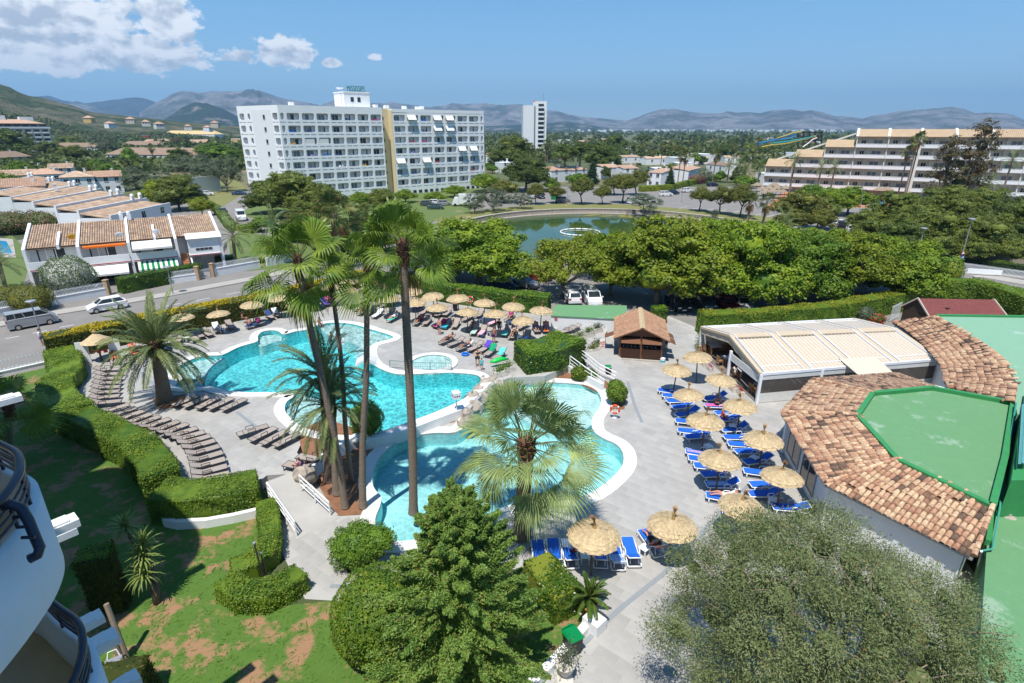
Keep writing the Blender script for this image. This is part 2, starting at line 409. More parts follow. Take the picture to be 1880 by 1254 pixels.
def inside(p,poly):
 x,y=p[0],p[1];r=False;n=len(poly);j=n-1
 for i in range(n):
  a,b=poly[i],poly[j]
  if(a[1]>y)!=(b[1]>y)and x<(b[0]-a[0])*(y-a[1])/(b[1]-a[1])+a[0]:r=not r
  j=i
 return r
def area2(p):return sum(p[i][0]*p[(i+1)%len(p)][1]-p[(i+1)%len(p)][0]*p[i][1]for i in range(len(p)))
def offset(poly,d):
 """offset a closed polygon outwards by d"""
 p=[Vc(q[:2])for q in poly];n=len(p);sg=1 if area2(p)>0 else-1;out=[]
 for i in range(n):
  t=(p[(i+1)%n]-p[i-1]);t=t.normalized()if t.length>1e-9 else Vc((1,0))
  out.append(p[i]+Vc((t.y,-t.x))*d*sg)
 return out
def sheet(mb,outer,holes,z):
 """flat sheet with holes"""
 vs=[];es=[]
 for lp in[outer]+list(holes):
  o=len(vs);n=len(lp);vs+=[Vc((q[0],q[1]))for q in lp];es+=[(o+i,o+(i+1)%n)for i in range(n)]
 V,E_,F,*_=delaunay_2d_cdt(vs,es,[],0,1e-5)
 fs=[]
 for f in F:
  c=sum((V[i]for i in f),Vc((0,0)))/len(f)
  if inside(c,outer)and not any(inside(c,h)for h in holes):
   f=list(f)
   if sum(V[f[i]].x*V[f[(i+1)%len(f)]].y-V[f[(i+1)%len(f)]].x*V[f[i]].y for i in range(len(f)))<0:f.reverse()
   fs.append(tuple(f))
 mb.add([(q.x,q.y,z)for q in V],fs)
 return mb
def wall_loop(mb,poly,z0,z1):
 n=len(poly);mb.add([(q[0],q[1],z0)for q in poly]+[(q[0],q[1],z1)for q in poly],[(i,(i+1)%n,n+(i+1)%n,n+i)for i in range(n)])
def ring(mb,inner,outer,z0,z1):
 """solid band between two loops of equal length"""
 n=len(inner)
 vs=[(q[0],q[1],z1)for q in inner]+[(q[0],q[1],z1)for q in outer]+[(q[0],q[1],z0)for q in inner]+[(q[0],q[1],z0)for q in outer]
 fs=[]
 for i in range(n):
  j=(i+1)%n;fs+=[(i,j,n+j,n+i),(2*n+i,3*n+i,3*n+j,2*n+j),(i,2*n+i,2*n+j,j),(n+i,n+j,3*n+j,3*n+i)]
 mb.add(vs,fs)
ORD='first second third fourth fifth sixth seventh eighth ninth tenth eleventh twelfth thirteenth fourteenth fifteenth sixteenth seventeenth eighteenth nineteenth twentieth twenty-first twenty-second twenty-third twenty-fourth twenty-fifth twenty-sixth twenty-seventh twenty-eighth twenty-ninth thirtieth thirty-first thirty-second thirty-third thirty-fourth thirty-fifth'.split()
# foliage
def unit(a):return a/np.maximum(np.linalg.norm(a,axis=1,keepdims=True),1e-9)
def leaf_quads(rs,P,Nn,size,aspect=1.7,tilt=.55,along=None,fold=0.0):
 """diamond leaves centred on P, facing roughly Nn; along = preferred long axis"""
 n=len(P);nr=unit(Nn+tilt*rs.randn(n,3))
 a=rs.randn(n,3)if along is None else along+.45*rs.randn(n,3)
 t=unit(a-nr*np.sum(a*nr,axis=1,keepdims=True));s=np.cross(nr,t)
 L=(size*(.7+.6*rs.rand(n)))[:,None];W=L/aspect
 V=np.stack([P-t*L*.5,P+s*W*.5+t*L*.05,P+t*L*.5-nr*L*fold,P-s*W*.5+t*L*.05],axis=1).reshape(-1,3)
 F=np.arange(n*4).reshape(n,4)
 return V,F
def sphere_pts(rs,n):return unit(rs.randn(n,3))
def crown_np(seed,lobes,K,m,size,rc,aspect=1.7,flat=.7,tilt=.5,outward=False,core=.62,low=-.55,drop=.0):
 """clumps of leaves over the shells of ellipsoid lobes ((x,y,z),(rx,ry,rz)); returns quads"""
 rs=np.random.RandomState(seed);C=np.array([l[0]for l in lobes],float);R=np.array([l[1]for l in lobes],float)
 w=np.array([(r[0]*r[1]+r[1]*r[2]+r[0]*r[2])for r in R]);w/=w.sum()
 cc=[];nn=[];tries=0
 while len(cc)<K and tries<K*20:
  tries+=1;i=rs.choice(len(lobes),p=w);u=rs.randn(3);u/=np.linalg.norm(u)
  if u[2]<low:continue
  q=C[i]+u*R[i]*(1-abs(rs.randn())*.10)
  if any(j!=i and np.sum(((q-C[j])/R[j])**2)<.72 for j in range(len(lobes))):continue
  cc.append(q);nn.append(u)
 cc=np.array(cc);nn=np.array(nn);k=len(cc)
 sc_=(.65+.7*rs.rand(k))
 idx=np.repeat(np.arange(k),m);n=len(idx)
 d=sphere_pts(rs,n)*(rs.rand(n,1)**.45)
 d[:,2]*=flat
 P=cc[idx]+d*rc*sc_[idx][:,None]
 Nn=unit(nn[idx]*.7+d*1.0+np.array([0,0,.45]))
 V,F=leaf_quads(rs,P,Nn,size,aspect,tilt,along=(nn[idx]+d+np.array([0,0,-drop]))if outward else None)
 mb=MB()
 for c,r in zip(C,R):
  rr=RN(seed);mb.ball(c,tuple(np.array(r)*core),9,6,.12,rr)
 if mb.v:
  f4=np.array([f for f in mb.f],int);F=np.vstack([F,f4+len(V)]);V=np.vstack([V,np.array(mb.v)])
 return V,F
def limbs(mb,rng,base_r,trunk,lobes,n=7,lean=(0,0)):
 """tapered trunk with limbs reaching into the lobes"""
 t=trunk;top=Vc((lean[0],lean[1],t))
 pts=[Vc((0,0,-.1)),Vc((lean[0]*.2,lean[1]*.2+.03,t*.35)),Vc((lean[0]*.6,lean[1]*.6,t*.72)),top]
 mb.tube(pts,[base_r*1.35,base_r,base_r*.82,base_r*.7],9)
 ls=sorted(lobes,key=lambda l:-l[1][0])[:n]
 for c,r in ls:
  c=Vc(c);e=c+Vc((rng.u(-.3,.3),rng.u(-.3,.3),r[2]*.3))
  mid=top.lerp(e,.5)+Vc((rng.u(-.25,.25),rng.u(-.25,.25),-.12*(e-top).length))
  mb.tube([top+Vc((0,0,-.05)),mid,e],[base_r*.55,base_r*.36,base_r*.12],6)
  for k in range(3):
   e2=c+Vc((rng.u(-1,1)*r[0]*.8,rng.u(-1,1)*r[1]*.8,rng.u(0,.8)*r[2]))
   mb.tube([mid.lerp(e,.35),(mid.lerp(e,.35)).lerp(e2,.55)+Vc((0,0,-.1)),e2],[base_r*.24,base_r*.15,base_r*.05],5)
class Tree:
 """a kind of tree built once: crown and trunk meshes and their real size"""
 def __init__(self,seed,h,r,lobes,K,m,size,rc,leaf,trunk,base_r,bark='bark',lean=(0,0),n=7,**kw):
  V,F=crown_np(seed,lobes,K,m,size,rc,**kw)
  self.crown=np_mesh('crown',V,F,leaf);rng=RN(seed);mb=MB()
  limbs(mb,rng,base_r,trunk,lobes,n,lean);self.trunk=mb.mesh('trunk',bark,True)
  self.h=float(np.percentile(V[:,2],99.7));self.r=float(np.percentile(np.abs(V[:,:2]),98))
  self.tint={}
 def put(self,name,label,cat,loc,rz,s,group=None,leaf=None):
  t=thing(name,label,cat,loc,rz,group);t.scale=s
  link('trunk',self.trunk,t);link('crown',self.crown if leaf is None else recolor(self.crown,leaf),t)
  return t
def put_tree(T,u,v,vt,hw,name,label,cat='tree',group=None,leaf=None,rz=None,z=0.0):
 """tree standing where the photograph shows its foot (u, v), as tall as row vt, hw pixels half wide"""
 p=at(u,v,z);h=hz(p,vt)-z
 t=p.y*cos(PITCH)+(CAM_H-z-h/2)*sin(PITCH)
 w=hw*t/FPX
 rng=RN(int(u*7+v*13));s=w/T.r
 return T.put(name,label,cat,p,rng.u(0,6.28)if rz is None else rz,(s,s,h/T.h),group,leaf)
def lobes_dome(rng,n,R,z,hz_,r,zj=.5,top=True):
 out=[]
 for i in range(n):
  a=2*pi*i/n+rng.u(-.4,.4);q=R*rng.u(.45,.8)
  out.append(((q*cos(a),q*sin(a),z+rng.u(-zj,zj)),(r*rng.u(.75,1.1),r*rng.u(.75,1.1),hz_*rng.u(.75,1.05))))
 if top:out.append(((rng.u(-.3,.3),rng.u(-.3,.3),z+hz_*.75),(r*.95,r*.95,hz_*.9)))
 return out
R_=RN(4)
FICUS=[Tree(11+i,9,5,lobes_dome(R_,10,4.6,3.7,2.1,2.2,1.2)+lobes_dome(R_,5,3.0,6.4,1.6,1.7,.6,False),460,54,.25,.6,lf,1.4,.30,'branch',n=9,core=.6,aspect=1.5)for i,lf in enumerate(('leaf_ficus','leaf_ficus_deep','leaf_ficus'))]
LIME=Tree(21,8,4.4,lobes_dome(R_,8,4.0,4.3,1.6,1.7,.9)+lobes_dome(R_,4,2.2,6.2,1.1,1.3,.5,False),300,40,.24,.6,'leaf_lime',1.6,.24,'branch',n=10,core=.32,aspect=1.5)
PINE=[Tree(31+i,9,5,lobes_dome(R_,10,4.5,3.8,1.8,2.0,1.4)+lobes_dome(R_,4,2.4,6.6,1.2,1.7,.5,False),360,44,.34,.62,lf,1.6,.26,aspect=2.6,flat=.5,core=.66,outward=True)for i,lf in enumerate(('leaf_pine','leaf_pine_deep','leaf_pine'))]
PINE_ROUND=[Tree(41+i,6,3,lobes_dome(R_,6,2.5,3.7,1.3,1.5,.5),150,40,.26,.5,'leaf_pine_gold',1.9,.16,aspect=2.4,core=.66,lean=(.35,.1),outward=True)for i in range(2)]
PINE_TALL=Tree(51,14,4,lobes_dome(R_,6,3.4,10.2,1.4,1.8,1.3)+lobes_dome(R_,3,1.6,12.2,1.0,1.3,.4,False),170,36,.36,.62,'leaf_pine_deep',7.2,.24,aspect=2.6,flat=.55,core=.62,outward=True)
GREY=[Tree(61+i,6,3,lobes_dome(R_,7,2.8,2.9,1.4,1.5,.9)+lobes_dome(R_,3,1.5,4.6,1.0,1.0,.5,False),150,34,.22,.55,'leaf_grey',1.0,.15,'branch',core=.30,aspect=2.2)for i in range(2)]
BROAD=[Tree(71+i,7,3.6,lobes_dome(R_,7,3.0,3.6,1.9,1.8,.8),170,34,.28,.6,'leaf_ficus_deep',1.4,.2,core=.68)for i in range(2)]
def cone_lobes(h,r):return[((0,0,h*(.12+.8*k/7)),(r*(1-k/8.2)+.08,r*(1-k/8.2)+.08,h*.13))for k in range(8)]
CYPRESS=Tree(81,8,1.3,cone_lobes(8,1.35),230,26,.22,.34,'leaf_cypress',.5,.16,aspect=2.4,core=.8,outward=True)
EUC=Tree(91,16,4,[((-1.2,.3,6),(1.6,1.4,2.2)),((1.3,-.4,7.6),(1.8,1.5,2.2)),((-.9,.5,10),(1.7,1.4,2.0)),((1.2,.2,11.5),(1.6,1.4,2.2)),((.6,-.2,14.2),(1.3,1.2,1.9)),((-2.0,0,3.6),(1.1,1.1,1.3)),((2.4,.3,5),(1.1,1,1.5))],170,34,.34,.62,'leaf_euc',3.0,.3,'branch',core=.4,aspect=3,drop=.8,outward=True)
BUSH=[Tree(101+i,2,1.2,lobes_dome(R_,5,.8,.9,.6,.7,.2),120,34,.15,.26,'leaf_gloss',.3,.05,core=.75)for i in range(2)]
def ribbon(pts,wid,side):
 """flat strip along pts with half widths wid and side vector(s)"""
 V=[];F=[]
 for i,p in enumerate(pts):
  s=side if not isinstance(side,list)else side[i]
  V+=[p-s*wid[i],p+s*wid[i]]
 for i in range(len(pts)-1):F.append((2*i,2*i+1,2*i+3,2*i+2))
 return V,F
def fan_frond(seed,elev,pet,R,leaf,nseg=38,droop=.42,spread=118,stiff=.58,ragged=0.0):
 """fan palm leaf along +X: petiole, pleated blade, free drooping tips; gravity is world Z"""
 rng=RN(seed);mb=MB();e=radians(elev)
 d=Vc((cos(e),0,sin(e)));pts=[]
 for i in range(5):
  t=i/4;pts.append(d*pet*t+Vc((0,0,-.16*pet*t*t)))
 d2=(pts[-1]-pts[-2]).normalized();s=Vc((0,1,0));nr=d2.cross(s)
 if nr.z<0:nr=-nr
 mb.cur=1;mb.tube(pts,[.035,.03,.026,.024,.02],5);mb.cur=0
 h=pts[-1];da=radians(spread*2)/nseg
 for k in range(nseg):
  th=-radians(spread)+(k+.5)*da
  q=d2*cos(th)+s*sin(th);L=R*(1-.28*abs(th/radians(spread))**1.5)*rng.u(.88,1.06)
  side=(-d2*sin(th)+s*cos(th))
  P=[];W=[]
  dr=droop*rng.u(.6,1.5)
  for t in(0.03,.28,stiff,.5+stiff*.5,1.0):
   p=h+q*L*t+nr*(.10*L*sin(abs(th))*t+(.012*R if k%2 else-.012*R))
   if t>stiff:f=(t-stiff)/(1-stiff);p=p+Vc((0,0,-dr*L*.75*f**1.6))-q*L*.28*dr*f*f
   P.append(p);W.append(max(.5*da*L*t*1.08 if t<=stiff else 0,0))
  W[3]=W[2]*.5;W[4]=.004
  V,F=ribbon(P,W,side);mb.add(V,F)
 return mb.mesh('frond',[leaf,'leaf_palm_stalk'])
leafmat('leaf_palm_stalk',(.14,.17,.04),(.24,.25,.08),clump=1)
def date_frond(seed,elev,L,leaf,n=52,curve=1.0,ll=.52):
 """feather palm leaf along +X"""
 rng=RN(seed);mb=MB();pts=[];p=Vc((0,0,0));e=radians(elev);N=14
 for i in range(N+1):
  pts.append(p.copy());p=p+Vc((cos(e),0,sin(e)))*L/N;e-=radians(curve*5.4*(.4+i/N*1.2))*max(.25,cos(e))
 mb.cur=1;mb.tube(pts,[.035*(1-.85*i/N)+.004 for i in range(N+1)],4);mb.cur=0
 for i in range(n):
  t=.10+.89*i/n;x=t*N;k=min(int(x),N-1);f=x-k;c=pts[k].lerp(pts[k+1],f);d=(pts[k+1]-pts[k]).normalized()
  up=d.cross(Vc((0,1,0)));up=up if up.z>0 else-up
  le=ll*(.35+.65*sin(pi*min(1,(t+.12)*.86)))*rng.u(.85,1.12)
  for sg in(-1,1):
   q=(Vc((0,sg,0))*.78+d*.62+up*rng.u(.05,.38)).normalized()
   m=c+q*le*.5;tip=c+q*le+Vc((0,0,-.16*le));w=d*.020+up*.004
   w=d*(.034+.02*ll)
   mb.add([c-w*.6,m-w,tip,m+w],[(0,1,2,3)])
 return mb.mesh('frond',[leaf,'leaf_palm_stalk'])
leafmat('leaf_palm_far',(.055,.10,.02),(.15,.19,.04),(.26,.20,.08),.12)
FAN_E=(80,66,50,34,20,5,-14,-36)
def fan_set(leaf,pet,R,seed,**kw):return[fan_frond(seed+i,e,pet,R,leaf,**kw)for i,e in enumerate(FAN_E)]
FAN_GREEN=fan_set('leaf_palm',1.55,1.75,200)
FAN_SILVER=fan_set('leaf_palm_silver',1.95,2.05,240,nseg=50,droop=.3,spread=88,stiff=.58)
FAN_FAR=[fan_frond(270+i,e,1.2,1.3,'leaf_palm_far',nseg=20)for i,e in enumerate(FAN_E)]
FAN_DEAD=[fan_frond(290+i,e,1.2,1.5,'leaf_dead',nseg=20,droop=.9)for i,e in enumerate((-62,-72,-80))]
DATE_E=(76,60,46,32,18,4,-12,-30)
DATE=[date_frond(310+i,e,4.0,'leaf_date')for i,e in enumerate(DATE_E)]
DATE_FAR=[date_frond(330+i,e,4.0,'leaf_date',n=30,ll=.8)for i,e in enumerate(DATE_E)]
CYCAS=[date_frond(350+i,e,1.25,'leaf_gloss',n=26,ll=.20)for i,e in enumerate((80,62,45,28,12))]
def ringed_trunk(pts,r0,r1,seed,n=12,ring=.16,flare=.45):
 """palm trunk: leaf-scar rings, swollen foot; pts are a few points of a smooth curve"""
 rng=RN(seed);P=[];L=0
 cur=[]
 for i in range(len(pts)-1):
  a=Vc(pts[max(i-1,0)]);b=Vc(pts[i]);c=Vc(pts[i+1]);d=Vc(pts[min(i+2,len(pts)-1)])
  m=max(2,int((c-b).length/ring*2))
  for j in range(m):
   t=j/m;cur.append(.5*(2*b+(c-a)*t+(2*a-5*b+4*c-d)*t*t+(3*b-a-3*c+d)*t**3))
 cur.append(Vc(pts[-1]));k=len(cur);rad=[]
 for i in range(k):
  t=i/(k-1);r=r0+(r1-r0)*t;r*=1+.65*flare*exp(-t*k*ring/2/.55)
  rad.append(r*(1+(.045 if i%2 else-.03)*rng.u(.5,1.5)))
 mb=MB().tube(cur,rad,n);return mb
def palm(name,label,pts,r0,r1,fronds,elevs,n,seed,group=None,scale=1.0,dead=0,boots=True,bark='palm_bark',elo=None,boot_r=1.5,boot_h=1.0,fan=True):
 """palm at pts[0] whose trunk follows pts; fronds in a spiral from upright to hanging"""
 rng=RN(seed);b=Vc(pts[0]);t=thing(name,label,'palm tree',b,0,group)
 rel=[Vc(p)-b for p in pts];ringed_trunk(rel,r0,r1,seed).B('trunk',bark,t,True)
 top=rel[-1];mb=MB()
 if boots:
  for k in range(34):
   a=k*2.4;z=-boot_h*(k/34);r=r1*1.02
   d=Vc((cos(a),sin(a),0));p=top+Vc((0,0,z))+d*r*.9
   mb.bar(p+Vc((0,0,-.12)),p+d*r1*(boot_r-1)*rng.u(.6,1.3)+Vc((0,0,rng.u(.18,.34))),.12*r1/.2,.06)
  mb.tube([top+Vc((0,0,-boot_h)),top+Vc((0,0,.1)),top+Vc((0,0,.35))],[r1*1.05,r1*1.15,r1*.3],9)
  mb.B('leaf_bases','palm_boot',t)
 m=len(fronds);fan_=elevs is FAN_E
 for k in range(n):
  f=k/max(1,n-1);i=min(m-1,int(f**(1.15 if fan_ else.85)*m*.999));a=k*2.39996+rng.u(-.3,.3);s=scale*rng.u(.86,1.12)
  o=link('frond',fronds[i],t);o.location=top+Vc((cos(a)*r1*.5,sin(a)*r1*.5,.1-.45*f));o.rotation_euler=(rng.u(-1,1)*(.75 if fan_ else.2),rng.u(-.15,.15),a);o.scale=(s,s,s)
 for k in range(dead):
  a=k*2.4+1;o=link('dead_frond',FAN_DEAD[k%3],t);o.location=top+Vc((0,0,-.4-.5*k/max(dead,1)));o.rotation_euler=(0,0,a);s=scale*rng.u(.7,.95);o.scale=(s,s,s)
 return t
def far_palm(u,v,vt,label,kind='fan',group=None,lean=0.0,skirt=False,n=16,z=0.0,r=.2,scale=1.0):
 b=at(u,v,z);h=hz(b,vt)-z;rng=RN(int(u+v));e=b+Vc((lean,0,h))
 if kind=='fan':return palm('fan_palm',label,[b,b.lerp(e,.5)+Vc((lean*.1,0,0)),e],r,r*.8,FAN_FAR,FAN_E,n,int(u),group,scale,dead=(7 if skirt else 3),boots=False)
 return palm('date_palm',label,[b,b.lerp(e,.5)+Vc((lean*.1,0,0)),e],r*1.3,r*1.1,DATE_FAR,DATE_E,n+6,int(u),group,scale*.8,boots=False)
def hedge(name,label,path,width,z0,h,side='leaf_hedge',top=None,size=.11,dens=170,seed=1,group=None,closed=False,parent=None,round_=.12,taper=None,both=True,cat='hedge'):
 """clipped hedge along a plan path: leaves standing on its faces over a dense inside"""
 rs=np.random.RandomState(seed);p=[Vc(q[:2])for q in path]
 if closed:p=p+[p[0]]
 seg=[(p[i],p[i+1])for i in range(len(p)-1)];ln=np.array([(b-a).length for a,b in seg]);Lt=ln.sum();cum=np.concatenate([[0],np.cumsum(ln)])
 hw=width/2;per=2*h+width;caps=0 if closed else 2*width*h
 n=int((Lt*per+caps)*dens)
 A=np.array([[a.x,a.y]for a,b in seg]);B=np.array([[b.x,b.y]for a,b in seg]);D=(B-A)/np.maximum(ln,1e-6)[:,None];Nn=np.stack([D[:,1],-D[:,0]],1)
 VN=np.zeros((len(p),2));VN[:-1]+=Nn;VN[1:]+=Nn
 if closed:VN[0]=VN[-1]=Nn[0]+Nn[-1]
 VN/=np.maximum(np.linalg.norm(VN,axis=1,keepdims=True),1e-6)
 s=rs.rand(n)*Lt;k=np.clip(np.searchsorted(cum,s)-1,0,len(seg)-1);f=((s-cum[k])/np.maximum(ln[k],1e-6))[:,None]
 C=A[k]+(B[k]-A[k])*f;S=VN[k]*(1-f)+VN[k+1]*f
 w=rs.rand(n)*per;lat=np.where(w<h,-hw,np.where(w<h+width,w-h-hw,hw));zz=np.where(w<h,w,np.where(w<h+width,h,per-w))
 nx=np.where(w<h,-1.0,np.where(w<h+width,0,1.0));nz=np.where((w>=h)&(w<h+width),1.0,0)
 e=hw-np.abs(lat);sh=np.clip(1-e/(round_+1e-6),0,1)*(nz>0);zz=zz-sh**2*round_*.6
 wob=.07*np.sin(C[:,0]*1.7+zz*2.1)+.06*np.sin(C[:,1]*2.3+lat*2+zz)+rs.randn(n)*.035
 P=np.stack([C[:,0]+S[:,0]*(lat+nx*wob),C[:,1]+S[:,1]*(lat+nx*wob),z0+zz+nz*wob],1)
 NN=np.stack([S[:,0]*nx,S[:,1]*nx,nz+.35],1)
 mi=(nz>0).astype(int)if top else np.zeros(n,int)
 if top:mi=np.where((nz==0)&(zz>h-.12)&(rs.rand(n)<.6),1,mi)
 if not closed:
  for q,d,sg in((A[0],D[0],-1),(B[-1],D[-1],1)):
   m=int(width*h*dens);l=(rs.rand(m)-.5)*width;z=rs.rand(m)*h;sd=np.array([d[1],-d[0]])
   P=np.vstack([P,np.stack([q[0]+sd[0]*l+d[0]*sg*.02,q[1]+sd[1]*l+d[1]*sg*.02,z0+z],1)+rs.randn(m,3)*.03])
   NN=np.vstack([NN,np.tile([d[0]*sg,d[1]*sg,.35],(m,1))]);mi=np.concatenate([mi,np.zeros(m,int)])
 V,F=leaf_quads(rs,P,NN,size,1.5,.5)
 i0=.05;prof=[(-hw+i0,0),(-hw+i0,h-i0-round_*.5),(-hw+i0+round_*.6,h-i0),(hw-i0-round_*.6,h-i0),(hw-i0,h-i0-round_*.5),(hw-i0,0)]
 cv=[];cf=[]
 for i in range(len(p)):
  for l,z in prof:cv.append((p[i].x+VN[i,0]*l,p[i].y+VN[i,1]*l,z0+z))
 for i in range(len(p)-1):
  for j in range(5):cf.append((i*6+j,i*6+j+1,i*6+7+j,i*6+6+j))
 if not closed:
  o=(len(p)-1)*6
  for a in(0,o):cf+=[(a,a+1,a+4,a+5),(a+1,a+2,a+3,a+4)]
 cf=np.array(cf)
 F=np.vstack([F,cf+len(V)]);V=np.vstack([V,np.array(cv)]);mi=np.concatenate([mi,np.zeros(len(cf),int)])
 c=Vc((np.mean(V[:,0]),np.mean(V[:,1]),z0));V=V-np.array(c)
 me=np_mesh(name,V,F,[side]+([top]if top else[]),mi)
 return tag(link(name,me,parent,c),label,cat,group)
def ball_bush(name,label,c,r,leaf,n,size,seed,cat='bush',stem=True,group=None,lobes=None,out=False,rough=.06,aspect=1.5):
 """rounded bush: leaves over an ellipsoid (or several) and short stems"""
 rs=np.random.RandomState(seed);t=thing(name,label,cat,c,0,group);lb=lobes or[((0,0,r[2]),r)]
 Vs=[];Fs=[];o=0;tot=sum(l[1][0]*l[1][2]for l in lb)
 for lc,lr in lb:
  m=int(n*lr[0]*lr[2]/tot);u=sphere_pts(rs,m);u=u[u[:,2]>-.75];q=np.array(lr)*(1+rough*np.sin(u[:,:1]*7+u[:,1:2]*5+u[:,2:]*6)+rough*.7*rs.randn(len(u),1))
  P=np.array(lc)+u*q;al=(u*.6+np.array([0,0,.5]))if out else None
  V,F=leaf_quads(rs,P,u+np.array([0,0,.3]),size,aspect,.6,along=al);Vs.append(V);Fs.append(F+o);o+=len(V)
  mb=MB().ball(lc,tuple(x*.9 for x in lr),14,9);Vs.append(np.array(mb.v));Fs.append(np.array(mb.f)+o);o+=len(mb.v)
 link('foliage',np_mesh('foliage',np.vstack(Vs),np.vstack(Fs),leaf),t)
 if stem:
  mb=MB()
  for k in range(4):
   a=k*1.6;mb.tube([(0.1*cos(a),.1*sin(a),-.02),(.3*r[0]*cos(a),.3*r[0]*sin(a),lb[0][0][2]*.8)],[.05,.03],6)
  mb.B('stem','bark',t)
 return t
 # plan outlines taken from the photograph
ZU=0.7
UP_POOL_PX=[(320,684),(326,676),(335,669),(361,657),(385,653.5),(409,652),(436,639),(458,632),(473,627),(473.5,618),(481,610),(496,607),(511,608.5),(520,614.5),(543,609),(563,606),(581,599),(594,595),(614,593),(649,596),(684,606),(712,614.5),(722,619.5),(716,623.5),(697,628),(684,633),(678,641),(677,650),(680,661),(690,673),(714,684),(735,688),(760,687.5),(800,686),(832,685),(868,688),(882,693.5),(884.5,703),(874,713),(864,724),(842,738),(800,757),(760,772),(720,786),(688,796),(650,800),(600,797),(560,786),(535,770),(523,753),(527,738),(541,728),(538,723),(490,721),(452,721),(413,717),(385,710),(360,712),(338,712),(322,708),(333,698),(336,692)]
LO_POOL_PX=[(1051,705),(1078,709),(1095,718),(1103,732),(1101,748),(1091,762),(1086,776),(1090,793),(1108,806),(1130,816),(1143,832),(1143,854),(1126,876),(1092,902),(1051,918),(1010,923),(975,920),(945,926),(905,942),(860,962),(800,982),(750,994),(712,994),(694,980),(689,955),(698,930),(700,913),(690,902),(684,888),(687,862),(699,838),(728,813),(755,802),(797,796),(835,795),(856,782),(868,762),(878,738),(900,716),(945,707),(1000,703)]
UPD_PX=[(140,655),(190,625),(385,580),(560,535),(650,510),(690,508),(860,540),(1030,575),(1022,606),(1118,602),(1108,617),(1066,641),(1052,668),(1000,690),(935,693),(905,706),(892,718),(872,738),(862,752),(842,748),(795,770),(760,783),(700,803),(690,797),(650,806),(600,803),(563,793),(545,830),(560,850),(553,868),(490,872),(480,880),(380,890),(300,902),(240,850),(150,760),(95,720),(100,660)]
up_pool=[tuple(at(*p,ZU).xy)for p in UP_POOL_PX];up_pool=smooth_poly(up_pool,3)
lo_pool=[tuple(at(*p,0).xy)for p in LO_POOL_PX];lo_pool=smooth_poly(lo_pool,3)
upd=[at(*p,ZU).xy for p in UPD_PX]
LAKE_C=Vc((20.5,118));LAKE_R=33.5
lake=[LAKE_C+Vc((cos(a),sin(a)))*LAKE_R for a in[2*pi*i/96 for i in range(96)]]
# ground
def mat_ground():
 m,nt,N,L,b=nodes('ground');tc=N.new('ShaderNodeTexCoord')
 def no(s,d=6):
  n=N.new('ShaderNodeTexNoise');I(n,'Scale',s);I(n,'Detail',d);L.new(tc.outputs['Object'],n.inputs['Vector']);return n.outputs[0]
 r=N.new('ShaderNodeValToRGB');L.new(no(.012,8),r.inputs[0]);e=r.color_ramp.elements
 e[0].position=.36;e[0].color=(.045,.065,.022,1);e[1].position=.66;e[1].color=(.20,.16,.085,1)
 k=r.color_ramp.elements.new(.5);k.color=(.085,.10,.035,1)
 L.new(r.outputs[0],b.inputs['Base Color']);I(b,'Roughness',.95);MATS['ground']=m
def mat_lawn(name,g1,g2,soil,thr,s1=1.1):
 m,nt,N,L,b=nodes(name);tc=N.new('ShaderNodeTexCoord')
 def no(s,d=6,r=.6):
  n=N.new('ShaderNodeTexNoise');I(n,'Scale',s);I(n,'Detail',d);I(n,'Roughness',r);L.new(tc.outputs['Object'],n.inputs['Vector']);return n.outputs[0]
 a=N.new('ShaderNodeMix');a.data_type='RGBA';L.new(no(2.5),a.inputs[0]);I(a,6,(*g1,1));I(a,7,(*g2,1))
 mr=N.new('ShaderNodeMapRange');L.new(no(s1*.55,9,.68),mr.inputs[0]);I(mr,1,thr);I(mr,2,thr+.07)
 c=N.new('ShaderNodeMix');c.data_type='RGBA';L.new(mr.outputs[0],c.inputs[0]);L.new(a.outputs[2],c.inputs[6]);I(c,7,(*soil,1))
 L.new(c.outputs[2],b.inputs['Base Color']);I(b,'Roughness',.95)
 bp=N.new('ShaderNodeBump');I(bp,'Strength',.6);I(bp,'Distance',.05);L.new(no(22),bp.inputs['Height']);L.new(bp.outputs[0],b.inputs['Normal']);MATS[name]=m
mat_ground()
mat_lawn('lawn',(.045,.115,.012),(.10,.18,.024),(.30,.17,.09),.505)
mat_lawn('bank_grass',(.13,.15,.035),(.22,.20,.07),(.34,.26,.15),.60,.4)
mat_lawn('green_lawn',(.08,.13,.028),(.13,.17,.045),(.24,.19,.11),.60,.3)
mat_lawn('green_roof',(.105,.25,.11),(.135,.295,.135),(.24,.36,.245),.56,.9);mat_lawn('green_pale',(.18,.35,.23),(.215,.39,.265),(.33,.45,.37),.58,.5)
def SU(name,mb,m,**kw):return mb.B(name,m,None,kind='structure',**kw)
holes=[lake,up_pool,lo_pool]
big=[(cos(2*pi*i/64)*14000,sin(2*pi*i/64)*14000)for i in range(64)]
mb=MB();sheet(mb,big,holes,-.012);SU('ground',mb,'ground')
mb=MB();sheet(mb,[(-95,40),(62,40),(160,60),(160,215),(-95,215)],[lake,up_pool,lo_pool],-.006);SU('road',mb,'asphalt')
bank=[]
for i in range(96):
 a=2*pi*i/96;d=degrees(a)%360
 w=12 if 20<d<160 else 6
 if 160<=d<250:w=4
 bank.append(LAKE_C+Vc((cos(a),sin(a)))*(LAKE_R+w+1.5*sin(a*5)))
mb=MB();sheet(mb,bank,[lake],.004);SU('lake_bank',mb,'bank_grass')
mb=MB();ring(mb,lake,offset(lake,.7),-.2,.32);SU('lake_kerb',mb,'concrete')
mb=MB();ring(mb,offset(lake,-1.3),offset(lake,-.02),-1.4,-.75);wall_loop(mb,lake,-1.6,.3);SU('lake_ledge',mb,'rock')
